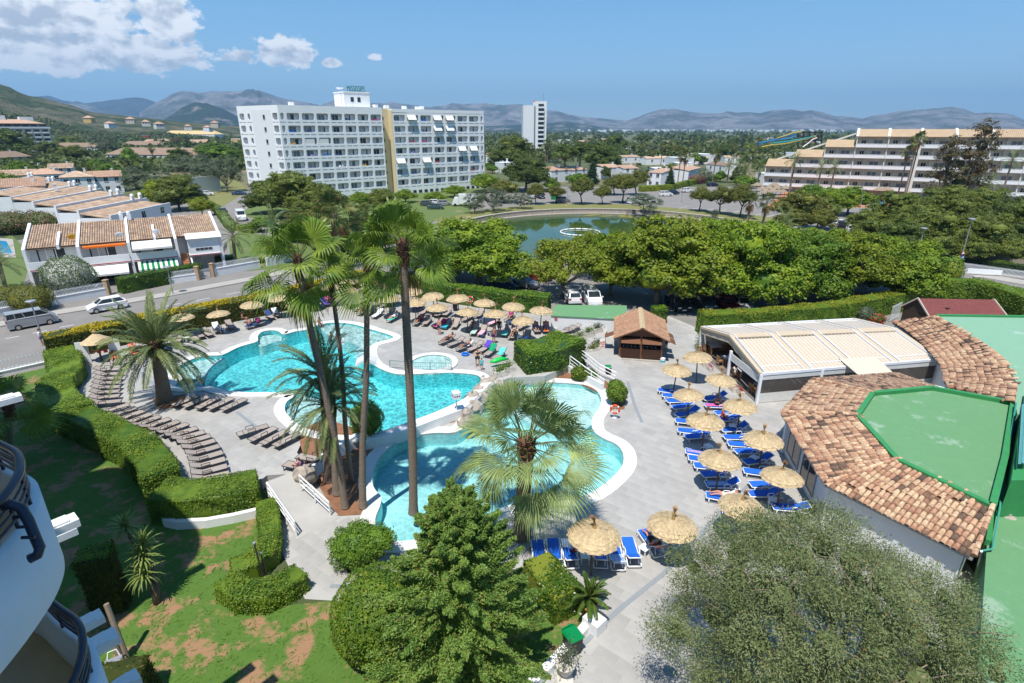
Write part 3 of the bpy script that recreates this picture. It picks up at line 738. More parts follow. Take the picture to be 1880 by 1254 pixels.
def mat_lake():
 m,nt,N,L,b=nodes('lake_water');tc=N.new('ShaderNodeTexCoord')
 no=N.new('ShaderNodeTexNoise');I(no,'Scale',.09);I(no,'Detail',5);L.new(tc.outputs['Object'],no.inputs['Vector'])
 r=N.new('ShaderNodeValToRGB');L.new(no.outputs[0],r.inputs[0]);e=r.color_ramp.elements
 e[0].position=.4;e[0].color=(.03,.075,.028,1);e[1].position=.7;e[1].color=(.065,.095,.02,1)
 L.new(r.outputs[0],b.inputs['Base Color']);I(b,'Roughness',.03);I(b,'IOR',1.33)
 n2=N.new('ShaderNodeTexNoise');I(n2,'Scale',1.2);I(n2,'Detail',3);L.new(tc.outputs['Object'],n2.inputs['Vector'])
 bp=N.new('ShaderNodeBump');I(bp,'Strength',.05);I(bp,'Distance',.05);L.new(n2.outputs[0],bp.inputs['Height']);L.new(bp.outputs[0],b.inputs['Normal']);MATS['lake_water']=m
mat_lake()
mb=MB();sheet(mb,offset(lake,-.01),[],-.9);SU('lake_water',mb,'lake_water')
mat('algae',(.22,.20,.03),.8,.3,.6)
mb=MB();rng=RN(5)
for k in range(26):
 a=rng.u(.1,1.6);q=LAKE_R*rng.u(.80,.93);c=LAKE_C+Vc((cos(a),sin(a)))*q
 n=9;mb.add([(c.x+rng.u(.5,1.6)*cos(6.28*i/n)*1.4,c.y+rng.u(.3,.9)*sin(6.28*i/n),-.894)for i in range(n)],[tuple(range(n))])
mb.B('algae','algae',None,kind='stuff')
t=thing('floating_ring','white segmented float ring lying on the green pond','float',(*at(1065,427,-.9).xy,-.9))
for k in range(18):
 a0,a1=2*pi*k/18,2*pi*(k+.86)/18;mb=MB()
 mb.tube([(4.2*cos(a0+(a1-a0)*j/3),4.2*sin(a0+(a1-a0)*j/3),.12)for j in range(4)],.16,7);mb.B('float_segment','white_plastic',t,True)
def strip(path,w,z0,z1,mb):
 p=[Vc(q[:2])for q in path];n=len(p)
 for i in range(n-1):
  a,b=p[i],p[i+1]
  def nv(j):
   d=(p[min(j+1,n-1)]-p[max(j-1,0)]).normalized();return Vc((-d.y,d.x))
  q=[a,b,b+nv(i+1)*w,a+nv(i)*w];mb.prism(q,z0,z1)
kerb=[at(u,v).xy for u,v in((-120,628),(0,601),(110,578),(234,558),(326,542),(479,513),(540,500))]
mb=MB();strip(kerb,2.1,-.02,.12,mb);SU('pavement',mb,'pavement')
mb=MB()
for u,v in((10,622),(60,612),(110,601),(305,562),(360,552),(415,541),(470,531),(520,521)):
 a=at(u,v).xy;b=at(u+26,v-5).xy;d=(b-a).normalized();nn=Vc((-d.y,d.x))*.06
 mb.add([(*(a-nn),.004),(*(b-nn),.004),(*(b+nn),.004),(*(a+nn),.004)],[(0,1,2,3)])
for k in range(6):
 a=at(441+k*6,441-k*1.6).xy;b=at(461+k*6,447-k*1.6).xy;d=(b-a).normalized();nn=Vc((-d.y,d.x))*.28
 mb.add([(*(a-nn),.004),(*(b-nn),.004),(*(b+nn),.004),(*(a+nn),.004)],[(0,1,2,3)])
for k in range(7):
 a=at(1800+k*2,529+k*4.2).xy;b=at(1960+k*4,552+k*5).xy;d=(b-a).normalized();nn=Vc((-d.y,d.x))*.25
 mb.add([(*(a-nn),.004),(*(b-nn),.004),(*(b+nn),.004),(*(a+nn),.004)],[(0,1,2,3)])
for k in range(14):
 a=at(1230+k*24,386+k*2).xy;b=at(1262+k*24,379+k*2).xy;d=(b-a).normalized();nn=Vc((-d.y,d.x))*.07
 mb.add([(*(a-nn),.004),(*(b-nn),.004),(*(b+nn),.004),(*(a+nn),.004)],[(0,1,2,3)])
SU('road_marking',mb,'road_paint')
mb=MB();rp=[at(u,v).xy for u,v in((1700,545),(1735,527),(1800,540),(1990,590))];strip([at(u,v).xy for u,v in((1990,548),(1880,524),(1790,508),(1735,500))],-3.0,-.02,.12,mb);SU('pavement',mb,'pavement')
LZ=[.004]
def lawn_px(px,m='green_lawn',z=.004,name='lawn'):
 LZ[0]+=.004;z=LZ[0];mb=MB();sheet(mb,[at(u,v).xy for u,v in px],[],z);return SU(name,mb,m)
lawn_px([(425,500),(420,440),(440,425),(560,440),(640,450),(690,470),(640,475),(545,490)])
lawn_px([(-60,560),(-60,480),(20,430),(60,470),(30,560)])
lawn_px([(440,395),(520,330),(720,355),(900,340),(860,392),(700,420),(560,420)],name='verge')
lawn_px([(350,345),(430,320),(455,350),(400,385)],'bank_grass',name='verge')
lawn_px([(1490,400),(1880,420),(1990,470),(1990,520),(1760,480),(1560,430)],'bank_grass',.004,'verge')
lawn_out=[at(*p).xy for p in((-40,704),(105,670),(140,730),(250,830),(300,900),(500,900),(540,985),(430,1060),(440,1120),(640,1100),(700,1080),(1000,1060),(1070,1130),(1010,1254))]+[Vc((0,13)),Vc((0,8)),Vc((-24,8)),Vc((-42,30))]
mb=MB();sheet(mb,lawn_out,[],.006);SU('lawn',mb,'lawn')
# hills
def mat_hill(name,rock,scrub,lo,hi,s=.004,dirt=None):
 m,nt,N,L,b=nodes(name);tc=N.new('ShaderNodeTexCoord')
 def no(sc_,d=8,r=.62):
  n=N.new('ShaderNodeTexNoise');I(n,'Scale',sc_);I(n,'Detail',d);I(n,'Roughness',r);L.new(tc.outputs['Object'],n.inputs['Vector']);return n.outputs[0]
 mr=N.new('ShaderNodeMapRange');L.new(no(s),mr.inputs[0]);I(mr,1,lo);I(mr,2,hi)
 mx=N.new('ShaderNodeMix');mx.data_type='RGBA';L.new(mr.outputs[0],mx.inputs[0]);I(mx,6,(*scrub,1));I(mx,7,(*rock,1))
 hs=N.new('ShaderNodeHueSaturation');L.new(mx.outputs[2],hs.inputs['Color']);m2=N.new('ShaderNodeMapRange');L.new(no(s*6,5),m2.inputs[0]);I(m2,3,.55);I(m2,4,1.45)
 L.new(m2.outputs[0],hs.inputs['Value']);L.new(hs.outputs[0],b.inputs['Base Color']);I(b,'Roughness',.95);I(b,'Specular IOR Level',.1)
 bp=N.new('ShaderNodeBump');I(bp,'Strength',1);I(bp,'Distance',.22/s);L.new(no(s*3.5,10,.7),bp.inputs['Height']);L.new(bp.outputs[0],b.inputs['Normal']);MATS[name]=m
mat_hill('limestone',(.29,.275,.26),(.10,.105,.085),.40,.60,.0035)
mat_hill('wooded_hill',(.24,.21,.17),(.035,.050,.022),.53,.66,.006)
mat_hill('scrub_hill',(.18,.165,.10),(.050,.075,.024),.42,.62,.012)
mat_hill('far_wooded',(.10,.11,.09),(.05,.065,.05),.4,.7,.003)
from mathutils import noise as mnoise
def ridge(name,sky,D,depth,m,seed,rough=.26,cols=240,rows=44,power=1.0,back=.6,base=-8,fs=1.0):
 us=[p[0]for p in sky];vs=[p[1]for p in sky];V=[];F=[]
 for i in range(cols):
  u=us[0]+(us[-1]-us[0])*i/(cols-1);v=float(np.interp(u,us,vs));w=ray(u,v);hd=hypot(w.x,w.y);zt=CAM_H+w.z*D/hd;q=Vc((w.x/hd,w.y/hd))
  for j in range(rows):
   f=j/(rows-1)
   if f<=.78:s=f/.78;dist=D-depth*(1-s);k=s**power
   else:s=(f-.78)/.22;dist=D+depth*back*s;k=1-s*.9
   p=q*dist
   n1=mnoise.fractal(Vc((p.x*.0011*fs,p.y*.0011*fs,seed)),.9,2.1,6)
   rg=1-abs(mnoise.fractal(Vc((p.x*.0019*fs+5,p.y*.0019*fs,seed+7)),.9,2.1,5))*2
   amp=sin(pi*min(1,k))if f<.78 else.3*(1-s)
   z=base+(zt-base)*k+(zt-base)*rough*amp*(n1*.9+rg*.45-.3)
   if f>.70:z=min(z,base+(zt-base)*(1.0 if f<=.78 else 1-(f-.78)))
   fine=(mnoise.fractal(Vc((p.x*.006*fs,p.y*.006*fs,seed)),.7,2.2,6)*.05-abs(mnoise.fractal(Vc((p.x*.0032*fs,p.y*.0032*fs,seed+3)),.8,2.1,5))*.10*min(1,k*1.5))*(zt-base)*(1 if f<.72 else.35)
   V.append((p.x,p.y,z+fine))
 for i in range(cols-1):
  for j in range(rows-1):F.append((i*rows+j,(i+1)*rows+j,(i+1)*rows+j+1,i*rows+j+1))
 mb=MB().add(V,F);return SU(name,mb,m,smooth=True)
ridge('mountain_range',[(-500,180),(-200,172),(0,176),(60,176),(92,175),(110,182),(150,189),(200,184),(235,178),(262,178),(285,186),(340,196),(430,205)],9600,2200,'far_wooded',1.3,cols=130,rough=.1)
ridge('mountain_range',[(95,200),(115,192),(140,184),(165,190),(190,200),(225,208),(262,216)],7900,1400,'limestone',2.1,cols=90)
ridge('mountain_range',[(255,205),(285,188),(300,182),(315,173),(334,165.5),(350,167),(365,169),(385,166),(400,167),(425,168),(445,165.5),(458,165),(472,162.5),(482,165),(496,172),(520,178),(545,183),(565,187),(590,193),(640,205)],7400,2300,'limestone',3.7,cols=200)
ridge('mountain_range',[(560,205),(595,190),(615,183),(635,179.5),(655,182),(680,188),(705,189),(720,186),(740,190),(765,193),(790,196),(812,193),(830,188),(850,191),(870,189),(885,187.5),(905,190),(925,192),(945,190),(960,191),(985,196),(1005,202),(1025,203),(1045,210),(1075,215),(1100,216),(1120,218),(1150,221),(1170,215),(1195,205),(1215,199),(1240,199),(1265,204),(1300,208),(1325,207),(1335,203.5),(1352,206),(1378,205),(1395,207),(1420,202),(1455,200),(1475,203),(1490,201),(1510,206),(1535,213),(1560,214),(1585,217),(1600,212),(1625,208),(1640,205),(1680,200),(1700,199),(1730,197),(1748,195.5),(1770,200),(1790,207),(1820,206),(1845,207),(1860,210),(1885,221),(1960,224),(2100,212),(2400,215)],7600,1900,'limestone',5.2,cols=520,power=1.1)
ridge('hill',[(290,226),(312,212),(330,199),(348,189),(362,186.5),(378,187),(400,195),(420,204),(445,217),(480,228)],4600,900,'wooded_hill',8.8,cols=90,fs=1.6)
ridge('hill',[(860,233),(1000,226),(1040,223),(1080,229),(1120,236)],5600,700,'wooded_hill',9.8,cols=60,fs=1.6)
ridge('hill',[(-700,20),(-400,65),(-200,105),(-80,132),(-20,146),(0,151),(18,156),(36,165),(52,171.5),(75,176),(100,184),(140,195),(165,204),(200,209),(250,214),(300,219),(360,225),(430,231),(520,238),(620,240)],1750,1050,'scrub_hill',4.4,cols=240,rows=40,rough=.16,power=1.35,fs=2.6)
# far wood and far town, read as masses
def far_wood():
 rs=np.random.RandomState(8);Vs=[];Fs=[];o=0;n=5200
 az=np.radians(rs.uniform(-47,47,n));d=215*(4200/215)**(rs.rand(n)**1.25)
 X=np.sin(az)*d;Y=np.cos(az)*d
 dens=np.array([mnoise.noise(Vc((x*.004,y*.004,3.3)))for x,y in zip(X,Y)])
 keep=(dens>-.22)&(Y>205+18*np.sin(X*.05))&~((X>60)&(X<175)&(Y<240))&~((X>-85)&(X<0)&(Y<225))&~((X<-60)&(Y<330))&~((np.abs(az-.19)<.29)&(d<380))
 X,Y,d=X[keep],Y[keep],d[keep];n=len(X);s=(2.2+2.6*rs.rand(n))*(1+d/2600)
 mm=np.where(d<420,90,np.where(d<800,36,14));ls=np.where(d<420,.42,np.where(d<800,.66,1.1));idx=np.repeat(np.arange(n),mm);u=sphere_pts(rs,len(idx));u[:,2]=np.abs(u[:,2])
 P=np.stack([X[idx],Y[idx],np.zeros(len(idx))],1)+u*s[idx][:,None]*np.array([1.15,1.15,1.25]);P[:,2]+=.2*s[idx]
 hgt=np.where(az[keep]<-.45,1,1)
 V,F=leaf_quads(rs,P,u,1.0,1.3,.5)
 V=P[np.repeat(np.arange(len(P)),4)]+(V-P[np.repeat(np.arange(len(P)),4)])*np.repeat(s[idx]*ls[idx],4)[:,None]
 link('wood',np_mesh('wood',V,F,'leaf_far'),None,kind='stuff')
 n=6500;az=np.radians(rs.uniform(-46,-17,n));d=rs.uniform(330,1300,n);X=np.sin(az)*d;Y=np.cos(az)*d
 dens=np.array([mnoise.noise(Vc((x*.006,y*.006,9.3)))for x,y in zip(X,Y)]);k=dens>-.45+.3*(d<500)+.6*np.clip((d-850)/450,0,1);X,Y=X[k],Y[k];n=len(X)
 dep=bpy.context.evaluated_depsgraph_get();hill=[x for x in bpy.data.objects if x.name.startswith('hill')][-1]
 Z=np.zeros(n)
 for i in range(n):
  ok,loc,*_=hill.ray_cast((X[i],Y[i],900),(0,0,-1));Z[i]=max(0,loc.z)if ok else 0
 s=2.6+2.4*rs.rand(n);m=16;idx=np.repeat(np.arange(n),m);u=sphere_pts(rs,n*m);u[:,2]=np.abs(u[:,2])
 P=np.stack([X[idx],Y[idx],Z[idx]],1)+u*s[idx][:,None];V,F=leaf_quads(rs,P,u,1,1.3,.5);r=np.repeat(np.arange(len(P)),4)
 V=P[r]+(V-P[r])*np.repeat(s[idx]*.75,4)[:,None]
 link('wood',np_mesh('wood',V,F,'leaf_far'),None,kind='stuff')
 mb=MB();rng=RN(3)
 for k in range(150):
  u=rng.u(1060,1560);p=aty(u,238,rng.u(4200,5000));w=rng.u(10,30);h=rng.u(8,20);mb.box((p.x,p.y,h/2),(w,12,h))
 mb.B('far_town','white_wall',None,kind='stuff')
far_wood()
# hotels
def rrect(w,h,r,cx=0,cz=0,k=5):
 out=[]
 for sx,sz,a0 in((1,1,0),(-1,1,90),(-1,-1,180),(1,-1,270)):
  for i in range(k+1):
   a=radians(a0+90*i/k);out.append((cx+sx*(w/2-r)+r*cos(a),cz+sz*(h/2-r)+r*sin(a)))
 return out
def bay_mesh(name,W,H,hw,hh,r,depth=1.3,cz=None,slit=True):
 """wall panel with a rounded opening and the recess behind it; x along the wall, y inwards"""
 mb=MB();t=MB();lp=rrect(hw,hh,r,W/2,cz if cz else H*.50)
 sheet(t,[(0,0),(W,0),(W,H),(0,H)],[lp],0)
 mb.add([(v[0],0,v[1])for v in t.v],t.f)
 n=len(lp);mb.add([(p[0],0,p[1])for p in lp]+[(p[0],.22,p[1])for p in lp],[(i,(i+1)%n,n+(i+1)%n,n+i)for i in range(n)])
 x0,x1,z0,z1=W/2-hw/2-.12,W/2+hw/2+.12,.12,H-.12
 mb.add([(x0,.22,z0),(x1,.22,z0),(x1,.22,z1),(x0,.22,z1),(x0,depth,z0),(x1,depth,z0),(x1,depth,z1),(x0,depth,z1)],[(0,4,5,1),(1,5,6,2),(2,6,7,3),(3,7,4,0),(4,7,6,5)])
 if slit:
  mb.cur=1
  for x in(W*.27,W*.73):mb.box((x,-.012,.14),(W*.36,.03,.10))
  mb.cur=0
 return mb.mesh(name,['hotel_white','dark_metal'])
def win_mesh(w,h,d,glass='glass_dark',cur=.55,seed=0):
 """sliding window: frame, two panes, a drawn curtain on one side"""
 mb=MB();y=d-.05
 mb.box((0,y,h/2),(w,.03,h));mb.cur=1
 for x in(-w/2,0,w/2):mb.box((x,y-.03,h/2),(.07,.06,h))
 for z in(.03,h-.03):mb.box((0,y-.035,z),(w+.06,.06,.07))
 mb.cur=2;mb.box((-w/2+w*cur/2,y-.02,h/2),(w*cur,.012,h*.96))
 return mb.mesh('window',[glass,'white_metal','curtain'])
mat('hotel_white',(.83,.83,.82),.8,.04,.5);mat('awning_white',(.72,.71,.67),.8,.05,3);mat('yellow_wall',(.70,.58,.36),.85,.05,.6)
def rounded_hotel():
 N,Mx,Q,R,Wb=[Vc(q)*1.12 for q in((-57,147.6),(-35.6,165.6),(-33.2,167.7),(-8.8,188.2),(-71.2,156.9))]
 FL=3.248;NF=7;Z0=2.19
 t=thing('hotel','white eight-storey hotel with rounded balcony openings and a rooftop sign','hotel',(N.x,N.y,0));org=Vc((N.x,N.y,0))
 d=(R-N).normalized();bk=Vc((-d.y,d.x));top=Z0+NF*FL+1.25
 def loc(p):return(p-N)
 mb=MB();ins=1.32
 wd_=(Wb-N).normalized()
 mb.prism([loc(N+bk*ins+d*ins),loc(Mx+bk*ins-d*.1),loc(Mx+bk*15),loc(Wb+d*ins+bk*.4)],.2,top-1.2);mb.prism([loc(Q+bk*ins+d*.1),loc(R+bk*ins-d*.3),loc(R+bk*15),loc(Q+bk*15)],.2,top-1.2)
 mb.prism([loc(N),loc(Mx),loc(Mx+bk*15.2),loc(Wb)],top-1.25,top);mb.prism([loc(Q),loc(R),loc(R+bk*15.2),loc(Q+bk*15.2)],top-1.5,top-.3)
 mb.prism([loc(N),loc(Mx),loc(Mx+bk*15.2),loc(Wb)],0,Z0);mb.prism([loc(Q),loc(R),loc(R+bk*15.2),loc(Q+bk*15.2)],0,Z0)
 mb.prism([loc(R-d*.25+bk*.02),loc(R+bk*.02),loc(R+bk*15.2),loc(R-d*.25+bk*15.2)],Z0,top-1.5)
 mb.B('wall','hotel_white',t)
 mb=MB().prism([loc(Mx+bk*2.4),loc(Q+bk*2.4),loc(Q+bk*14),loc(Mx+bk*14)],0,top-.2);mb.prism([loc(Q-d*.15),loc(Q),loc(Q+bk*15),loc(Q-d*.15+bk*15)],0,top-.6);mb.B('stair_shaft','yellow_wall',t)
 mb=MB()
 for k in range(NF):p=loc(Mx.lerp(Q,.32)+bk*2.37);mb.box((p.x,p.y,Z0+FL*k+1.5),(1.0,.08,.9),atan2(d.y,d.x))
 mb.B('stair_window','dark_wood_wall',t)
 L1=(Mx-N).length;L2=(R-Q).length;ang=atan2(d.y,d.x);rng=RN(12)
 a1=atan2(Mx.y-N.y,Mx.x-N.x);d1=(Mx-N).normalized();a2=atan2(R.y-Q.y,R.x-Q.x);d2=(R-Q).normalized()
 W1=(L1-1.9)/7;W2=(L2-1.9)/7;OH=1.95
 bays={('w',1):bay_mesh('balcony_bay',W1,FL,W1*.84,1.74,.36),('n',1):bay_mesh('balcony_bay',1.9,FL,.95,1.8,.46,.7),('w',2):bay_mesh('balcony_bay',W2,FL,W2*.84,1.74,.36),('n',2):bay_mesh('balcony_bay',1.9,FL,.9,1.8,.45,.7)}
 wins=[win_mesh(2.1,2.0,1.3,g,c)for g in('glass_dark','glass_blue')for c in(.15,.5,.8)]
 am=MB().slab([(0.1,-.9,.95),(3.2,-.9,.95),(3.2,.0,2.45),(.1,.0,2.45)],.03);aw=am.mesh('awning','awning_white')
 bl=MB().box((1.7,.1,1.45),(3.0,.03,1.7));blind=bl.mesh('blind','awning_white')
 cl={}
 for c in('towel_pink','towel_blue','cloth_red','towel_lilac','towel_yellow','towel_navy','towel_white'):
  m_=MB().box((1.1,.30,1.05),(.7,.03,.55));m_.box((1.9,.30,1.1),(.45,.03,.45));cl[c]=m_.mesh('laundry',c)
 awn2={(6,1),(6,3),(6,4),(5,3),(5,4),(3,5),(3,6),(2,0),(2,2)}
 for blk,P0,dd,an,W,cols in((1,N,d1,a1,W1,8),(2,Q,d2,a2,W2,8)):
  x=0
  for c in range(cols):
   narrow=(c==0 and blk==1)or(c==7 and blk==2);w=1.9 if narrow else W
   for f in range(NF):
    p=loc(P0+dd*x);b=link('balcony_bay',bays[('n' if narrow else 'w',blk)],t,(p.x,p.y,Z0+f*FL),an)
    if not narrow:
     o=link('window',wins[rng.randrange(6)],b,(w*rng.choice((.4,.45,.5)),0,.25))
     cc=c if blk==2 else c-1
     if blk==2 and(f,c)in awn2:link('awning',aw,b,(.2,0,.1))
     elif blk==1 and f in(4,)and c in(2,3):link('blind',blind,b)
     elif rng.random()<.22:link('laundry',cl[rng.choice(list(cl))],b,(rng.u(-.3,.8),0,0))
   x+=w
 aw_=atan2(-wd_.y,-wd_.x);Lw=(Wb-N).length
 be=bay_mesh('gable_bay',3.2,FL,2.2,1.75,.36);bo=bay_mesh('gable_bay',2.8,FL,1.15,1.75,.52,.6);bf=bay_mesh('gable_bay',4.0,FL,2.3,1.75,.42,1.0)
 mid=Lw-10.0;pm=MB().box((mid/2,.15,FL/2),(mid,.3,FL));plain=pm.mesh('gable_panel','white_wall')
 wn=MB().box((0,-.02,0),(.9,.06,1.1));wn.cur=1;wn.box((0,-.04,-.6),(1.1,.12,.08));gw=wn.mesh('window',['glass_dark','white_metal'])
 for f in range(NF):
  p=Vc(loc(Wb));z=Z0+f*FL;u=-wd_;x=0
  for me,w in((bf,4.0),(bo,2.8),(plain,mid),(be,3.2)):
   q=p+u*x;o=link(me.name.split('.')[0],me,t,(q.x,q.y,z),aw_)
   if me is plain:link('window',gw,o,(mid*.62,0,1.5))
   x+=w
 rp=loc(N+d*26+bk*8.5);R3=Matrix.Rotation(ang,3,'Z');mb=MB().box((rp.x,rp.y,top+1.9),(8.4,7,4.6),ang);mb.box((rp.x,rp.y,top+4.25),(8.7,7.3,.3),ang)
 ph=mb.B('roof_house','white_wall',t);mb=MB()
 for k in(-1.6,.6):q=rp+d*k-bk*3.52;mb.box((q.x,q.y,top+2.2),(1.0,.1,1.3),ang)
 mb.B('window','glass_dark',ph)
 cu=bpy.data.curves.new('sign','FONT');cu.body='MISSISSIPI';cu.size=2.2;cu.extrude=.1;cu.align_x='CENTER';cu.space_character=1.12;cu.offset=-.012
 to=bpy.data.objects.new('tmp',cu);COL.objects.link(to);bpy.context.view_layer.update();dg=bpy.context.evaluated_depsgraph_get();me=bpy.data.meshes.new_from_object(to.evaluated_get(dg));me.name='rooftop_sign'
 bpy.data.objects.remove(to);mat('sign_green',(.0,.16,.12),.4);me.materials.clear();me.materials.append(MATS['sign_green'])
 q=rp-bk*3.2;sg=link('rooftop_sign',me,t,M=Matrix.Translation((q.x,q.y,top+4.55))@Matrix.Rotation(ang,4,'Z')@Matrix.Rotation(pi/2,4,'X')@Matrix.Diagonal((.56,1,1,1)))
 mb=MB()
 for k in range(5):a=rp+d*(-3.2+1.6*k)-bk*2.9;mb.bar((a.x,a.y,top+4.3),(a.x,a.y,top+6.0),.05)
 a=rp-d*3.4-bk*3.0;b=rp+d*3.4-bk*3.0;mb.bar((a.x,a.y,top+4.55),(b.x,b.y,top+4.55),.07)
 mb.B('sign_frame','grey_metal',t)
 mb=MB();a=rp-d*3.2+bk*1;mb.tube([(a.x,a.y,top+4.3),(a.x,a.y,top+5)],.09,6);mb.lathe([(.15,0),(.9,.25),(1.2,.6),(1.15,.62),(.85,.3),(.1,.08)],14,(a.x,a.y-.1,top+5));mb.B('satellite_dish','white_metal',t)
 mb=MB();a=loc(N+d*20+bk*3);mb.bar((a.x,a.y,top),(a.x,a.y,top+4),.08);mb.bar((a.x-.6,a.y,top+3.6),(a.x+.6,a.y,top+3.6),.05);mb.bar((a.x-.4,a.y,top+3.2),(a.x+.4,a.y,top+3.2),.05);mb.B('aerial','grey_metal',t)
 mb=MB();rr=RN(2)
 for k in range(9):a=loc(N+d*rr.u(2,52)+bk*rr.u(2,10));mb.box((a.x,a.y,top+.45),(1.2,1.2,.9),ang)
 mb.B('roof_unit','white_wall',t)
 mb=MB();a=loc(Q+d2*1);b=loc(R)
 for k in range(16):q=a.lerp(b,(k+.5)/16)-bk*.0;mb.box((q.x+d2.y*.05,q.y-d2.x*.05,.62),(1.2,.1,.9),a2)
 mb.B('ground_window','glass_dark',t)
rounded_hotel()
def tower():
 p=aty(982,200,452);t=thing('tower_hotel','slim white tower hotel far off behind the pines','hotel',(p.x,p.y,0),.08);h=38.5
 mb=MB().box((-4.8,4,h/2-1),(8.2,12,h-2));mb.B('wall','white_wall',t)
 mb=MB().box((4.2,4.6,h/2),(9,11,h+1.5));mb.B('wall','white_wall',t)
 mb=MB().box((-.25,-1.4,h/2-1),(.8,.4,h-3));mb.B('glass_strip','glass_blue',t)
 bm_=MB().box((0,-.7,.55),(4.4,1.5,1.1));bm=bm_.mesh('balcony','white_wall');w_=MB().box((0,0,0),(4.2,.2,1.8));wm=w_.mesh('window','glass_dark')
 for k in range(11):link('balcony',bm,t,(4.6,-1.2,3+k*3.15));link('window',wm,t,(4.6,-.9,5.1+k*3.15))
 mb=MB().box((8.35,-1.3,h/2),(.7,.5,h));mb.B('pillar','white_wall',t)
 mb=MB().box((.2,1,h+.6),(2.0,1,1.4));mb.B('roof_sign','lifebuoy',t)
 mb=MB().bar((6.5,2,h),(6.5,2,h+6.5),.35);mb.B('mast','grey_metal',t)
tower()
def stepped_hotel():
 A=Vc((79.2,183.2))*1.1;d=Vc((128-84.6,155-180)).normalized();bk=Vc((-d.y,d.x));ang=atan2(d.y,d.x);W=8.5;FL=3.21;Z0=1.7
 t=thing('hotel','stepped beige hotel with white balcony rows and tan tiled roofs behind palms','hotel',(A.x,A.y,0),ang)
 levels=[2,2,3,4,5,5,5,5,5,5,5,5]
 levels=[2,3,4,5,5,5,5,5,5,5,5]
 bm=MB().box((W/2,2.3,FL/2),(W,.2,FL));bm.box((.14,1.0,FL/2),(.28,2.6,FL));bm.box((W/2,.75,.08),(W-.06,2.9,.16));bm.box((W*.42,1.3,FL/2),(.16,2.0,FL-.05));wallm=bm.mesh('bay_wall','peach_wall')
 pm=MB().box((W/2,-.72,.6),(W-.12,.14,1.05));pm.box((W/2,-.74,1.15),(W-.1,.2,.08));par=pm.mesh('parapet','white_wall')
 wm=MB().box((0,0,0),(1.3,.08,1.15));wm.cur=1
 for x in(-.65,0,.65):wm.box((x,-.05,0),(.08,.08,1.25))
 for z in(-.6,.6):wm.box((0,-.05,z),(1.38,.08,.08))
 wi=wm.mesh('window',['glass_dark','white_metal'])
 dm=MB().box((0,0,0),(2.5,.08,2.0));dm.cur=1
 for x in(-1.25,0,1.25):dm.box((x,-.05,0),(.08,.08,2.05))
 dm.box((0,-.05,1.03),(2.6,.08,.08));do=dm.mesh('glass_door',['glass_blue','white_metal'])
 body=MB();roof=MB()
 for c,n in enumerate(levels):
  x=c*W;z1=Z0+n*FL;body.box((x+W/2,8.4,z1/2),(W-.005,12.0,z1-.01))
  for f in range(n):
   b=link('balcony_bay',wallm,t,(x,0,Z0+f*FL));link('parapet',par,b);link('window',wi,b,(W*.24,2.16,1.6));link('glass_door',do,b,(W*.70,2.16,1.2))
  link('ground_door',do,t,(x+W*.6,2.3,1.0))
 body.box((len(levels)*W/2,4.4,1.6),(len(levels)*W,4.2,3.2));body.B('wall','peach_wall',t)
 rm=MB()
 def rseg(x0,x1,z):
  mb=MB();k=int((x1-x0)/.42)
  mb.slab([(x0,-.6,z),(x1,-.6,z),(x1,5.2,z+2.15),(x0,5.2,z+2.15)],.18);mb.slab([(x0,5.2,z+2.15),(x1,5.2,z+2.15),(x1,14,z+.6),(x0,14,z+.6)],.18)
  for i in range(k):x=x0+(i+.5)*(x1-x0)/k;mb.bar((x,-.62,z+.03),(x,5.15,z+2.18),.2,.12)
  mb.B('roof','roof_tan',t)
 for c,n in enumerate(levels):
  z=Z0+n*FL+.05
  rseg(c*W+.35 if c>2 else c*W,(c+1)*W-.35,z)
  if c>=3:mb=MB().slab([(c*W-.35,-.7,z+.15),(c*W+.35,-.7,z+.15),(c*W+.35,5.4,z+2.5),(c*W-.35,5.4,z+2.5)],.5);mb.B('roof_rib','peach_wall',t)
 mb=MB().slab([(5*W-1.1,-.9,0.3),(5*W+.3,-.9,.3),(5*W+.3,-.9+.1,19),(5*W-.8,-.8,19)],.3);mb.B('stair_fin','peach_wall',t)
 mb=MB()
 for c in range(3):z=Z0+levels[c]*FL;mb.bar((c*W-.1,6,z+1.0),((c+1)*W+.2,6,z+FL+1.2),.5,.5)
 mb.B('step_coping','peach_wall',t)
stepped_hotel()
mb=MB().prism([at(*p).xy for p in((1400,385),(1440,352),(1660,360),(1680,378),(1560,382),(1470,378))],-.02,.03);SU('paving',mb,'terracotta')
mat('pool_far',(.02,.30,.55),.1,.05,.5)
mb=MB().prism([at(*p).xy for p in((1594,379),(1596,367),(1622,367),(1625,375),(1612,380))],-.02,.06);SU('pool_water',mb,'pool_far')
def far_parasol(u,v,label):
 p=at(u,v);t=thing('parasol',label,'parasol',p,0,'brown thatched parasols beside the stepped hotel');mb=MB().tube([(0,0,0),(0,0,2.4)],.06,5);mb.B('pole','wood_pole',t);mb=MB().lathe([(1.9,2.1),(1.2,2.5),(.1,3.1),(.02,3.4)],10);mb.B('canopy','straw_far',t)
mat('straw_far',(.26,.20,.14),.9,.2,2)
k=0
for u,v in((1404,366),(1410,358),(1417,364),(1424,358),(1432,364),(1398,360),(1420,352),(1440,358),(1612,362),(1626,361),(1388,352)):
 far_parasol(u,v,'%s brown thatched parasol from the left beside the stepped hotel'%ORD[k]);k+=1
